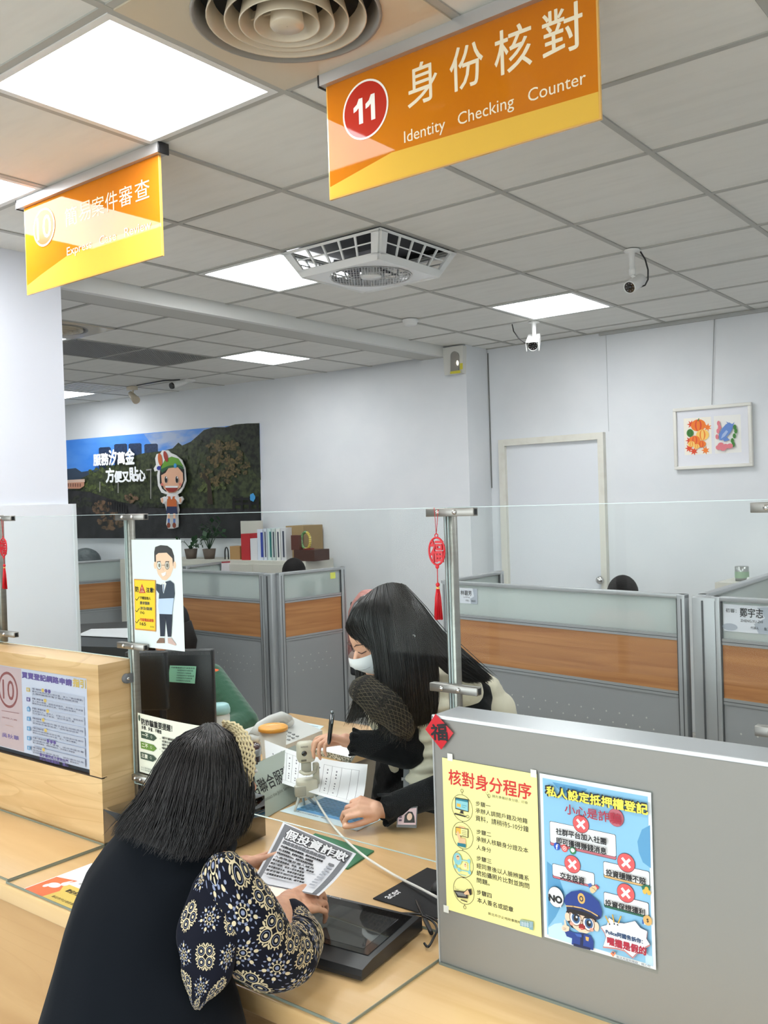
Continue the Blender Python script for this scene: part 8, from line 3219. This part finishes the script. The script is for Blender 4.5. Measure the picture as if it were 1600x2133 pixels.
# ------------------------------------------------------------------ colleagues behind the partitions
def seated(label, hx, hy, hz, face, top_m, hair_m, collar=None, collar_m=None, arm=None, arm_m=None):
    t = thing('person', label, 'person', (hx, hy, 0))
    f = Vector((face[0], face[1], 0)).normalized()
    s = Vector((f.y, -f.x, 0))
    h = V(hx, hy, hz - 0.11)
    ch_ = h - f * 0.10 + V(0, 0, -0.36)
    hip = h - f * 0.16 + V(0, 0, -0.68)
    pts = [('ell', h, (0.075, 0.09, 0.105)), ('ell', h + f * 0.03 - V(0, 0, .045), (0.055, 0.06, 0.07)), ('cap', h + f * 0.085 - V(0, 0, .01), h + f * 0.1 - V(0, 0, .04), 0.009, 0.012),
           ('cap', h - V(0, 0, .08), ch_ + V(0, 0, .12), 0.05, 0.06), ('cap', ch_, hip, 0.12, 0.13)]
    pa_ = []
    for k in (-1, 1):
        sh_ = ch_ + s * 0.17 * k + V(0, 0, .09)
        el_ = sh_ + s * 0.05 * k + f * 0.12 - V(0, 0, .24)
        wr_ = el_ + f * 0.22 - s * 0.06 * k + V(0, 0, 0.03)
        P_, _ = hand(wr_, f, V(0, 0, 1), -k, ((0.3, 0.4, 0.2),) * 4)
        pts += [('cap', sh_, el_, 0.045, 0.038), ('cap', el_, wr_, 0.036, 0.024)] + P_
        pa_ += [('cap', ch_ + V(0, 0, .08), sh_, 0.075, 0.062), ('cap', sh_, el_, 0.062, 0.052), ('cap', el_, wr_ - f * 0.02, 0.052, 0.036)]
        kn = hip + f * 0.42 + s * 0.1 * k
        kn.z = 0.46
        pts += [('cap', hip + s * 0.08 * k, kn, 0.08, 0.055), ('cap', kn, Vector((kn.x, kn.y, 0.06)), 0.05, 0.035), ('cap', Vector((kn.x, kn.y, 0.04)), Vector((kn.x, kn.y, 0.04)) + f * 0.14, 0.036, 0.03)]
    organic('body', pts, SKIN, 0.006, 3, t)
    organic('top', pa_ + [('cap', ch_ + V(0, 0, .06), hip, 0.135, 0.14)], top_m, 0.008, 3, t)
    if collar_m:
        organic('collar', [('cap', ch_ + V(0, 0, .20) + s * 0.10, ch_ + V(0, 0, .21) - s * 0.10, 0.085, 0.085)], collar_m, 0.007, 3, t)
    mb = MB()
    mb.ell(h - f * 0.014 + V(0, 0, 0.012), (0.086, 0.098, 0.104), hair_m)
    mb.ell(h - f * 0.045 - V(0, 0, 0.05), (0.078, 0.05, 0.10), hair_m)
    mb.build('hair', None, t)
    mb = MB()
    for k in (-1, 1):
        mb.ell(h + f * 0.088 + s * 0.03 * k, (0.011, 0.007, 0.005), BLACK_PL, sub=2)
        mb.tube([h + f * 0.09 + s * 0.016 * k + V(0, 0, .02), h + f * 0.085 + s * 0.045 * k + V(0, 0, .02)], 0.002, hair_m, 6)
    mb.tube([h + f * 0.09 - s * 0.02 - V(0, 0, .07), h + f * 0.092 + s * 0.02 - V(0, 0, .07)], 0.003, mat('lips'), 6)
    mb.build('face_features', None, t)
    return t


k1 = atd(1297, 1199, 5.3)
seated('colleague whose black hair shows over the wide partition next to the door knob', k1.x, k1.y, k1.z, (-0.3, 0.9), mat('top_teal', (120, 160, 164), 0.8), HAIRF, True, mat('scarf_pink', (236, 150, 146), 0.8))
k2 = atd(612, 1163, 7.15)
seated('colleague whose black hair shows over the narrow partition below the dark wooden case', k2.x, k2.y, k2.z, (-0.6, 0.8), mat('top_grey', (150, 156, 160), 0.8), HAIRF)
k3 = atd(352, 1262, 3.95)
grn = mat('sweater_green', (36, 84, 62), 0.85, sheen=0.3, bump=(90, 0.3, 0.003))
g = thing('person', 'clerk in a green sweater with an orange collar sitting behind the black monitor', 'person', (k3.x, k3.y, 0))
gh = atd(350, 1306, 3.95)
gs, ge, gw = atd(440, 1412, 3.95), atd(508, 1506, 3.78), atd(455, 1540, 3.62)
gch = atd(372, 1430, 4.0)
ghip = Vector((gch.x, gch.y, 0.52))
ls_, le_, lw_ = atd(290, 1420, 3.95), atd(270, 1510, 3.9), atd(330, 1540, 3.75)
P1, _ = hand(gw, lw_ - gw, V(0, 0, 1), 1, ((0.3, 0.4, 0.2),) * 4)
P2, _ = hand(lw_, gw - lw_, V(0, 0, 1), -1, ((0.3, 0.4, 0.2),) * 4)
leg_ = []
for k in (-1, 1):
    kn = ghip - CR * 0.12 - CFh * 0.34 + CR * 0.1 * k
    kn.z = 0.5
    leg_ += [('cap', ghip + CR * 0.08 * k, kn, 0.08, 0.06), ('cap', kn, Vector((kn.x, kn.y, 0.06)), 0.052, 0.036), ('cap', Vector((kn.x, kn.y, .04)), Vector((kn.x, kn.y, .04)) - CFh * 0.1, 0.036, 0.03)]
organic('body', [('ell', gh, (0.075, 0.085, 0.105)), ('ell', gh - CFh * 0.03 - V(0, 0, .05), (0.056, 0.056, 0.066)), ('cap', gh - CFh * .083, gh - CFh * .1 - V(0, 0, .035), 0.009, 0.012), ('cap', gh - V(0, 0, .08), gch + V(0, 0, .08), 0.05, 0.06), ('cap', gch, ghip, 0.12, 0.13),
                 ('cap', gs, ge, 0.045, 0.038), ('cap', ge, gw, 0.036, 0.024), ('cap', ls_, le_, 0.045, 0.038), ('cap', le_, lw_, 0.036, 0.024)] + P1 + P2 + leg_, SKIN, 0.005, 3, g)
organic('sweater', [('cap', gch, ghip, 0.135, 0.14), ('cap', gch + V(0, 0, .03), gs, 0.08, 0.062), ('cap', gch + V(0, 0, .03), ls_, 0.08, 0.062), ('cap', gs, ge, 0.064, 0.064), ('cap', ge, gw, 0.062, 0.042), ('cap', ls_, le_, 0.062, 0.055), ('cap', le_, lw_, 0.055, 0.04)], grn, 0.007, 3, g)
organic('collar', [('cap', atd(400, 1400, 3.93), atd(450, 1404, 3.92), 0.045, 0.024), ('cap', atd(400, 1400, 3.93), atd(340, 1396, 3.95), 0.045, 0.04)], mat('collar_orange', (232, 108, 62), 0.8), 0.006, 3, g)
m_ = MB()
m_.ell(gh + V(0, 0, .012) + CFh * 0.012, (0.086, 0.094, 0.108), HAIRF)
m_.tube([gh + CR * 0.07 + V(0, 0, .02), gh + CR * 0.088 - V(0, 0, .06), gh + CR * 0.085 - V(0, 0, .16)], [0.03, 0.035, 0.02], HAIRF, 12)
m_.tube([gh - CR * 0.07 + V(0, 0, .02), gh - CR * 0.088 - V(0, 0, .06), gh - CR * 0.085 - V(0, 0, .16)], [0.03, 0.035, 0.02], HAIRF, 12)
m_.build('hair', None, g)
m_ = MB()
for k in (-1, 1):
    m_.ell(gh - CFh * 0.090 + CR * 0.03 * k, (0.012, 0.007, 0.006), BLACK_PL, sub=2)
    m_.tube([gh - CFh * 0.094 + CR * 0.014 * k + V(0, 0, .02), gh - CFh * 0.084 + CR * 0.046 * k + V(0, 0, .02)], 0.0022, HAIRF, 6)
    m_.tube([gh - CFh * 0.089 - V(0, 0, .078), gh - CFh * 0.086 + CR * 0.02 * k - V(0, 0, .076)], 0.003, mat('lips'), 6)
m_.build('face_features', None, g)
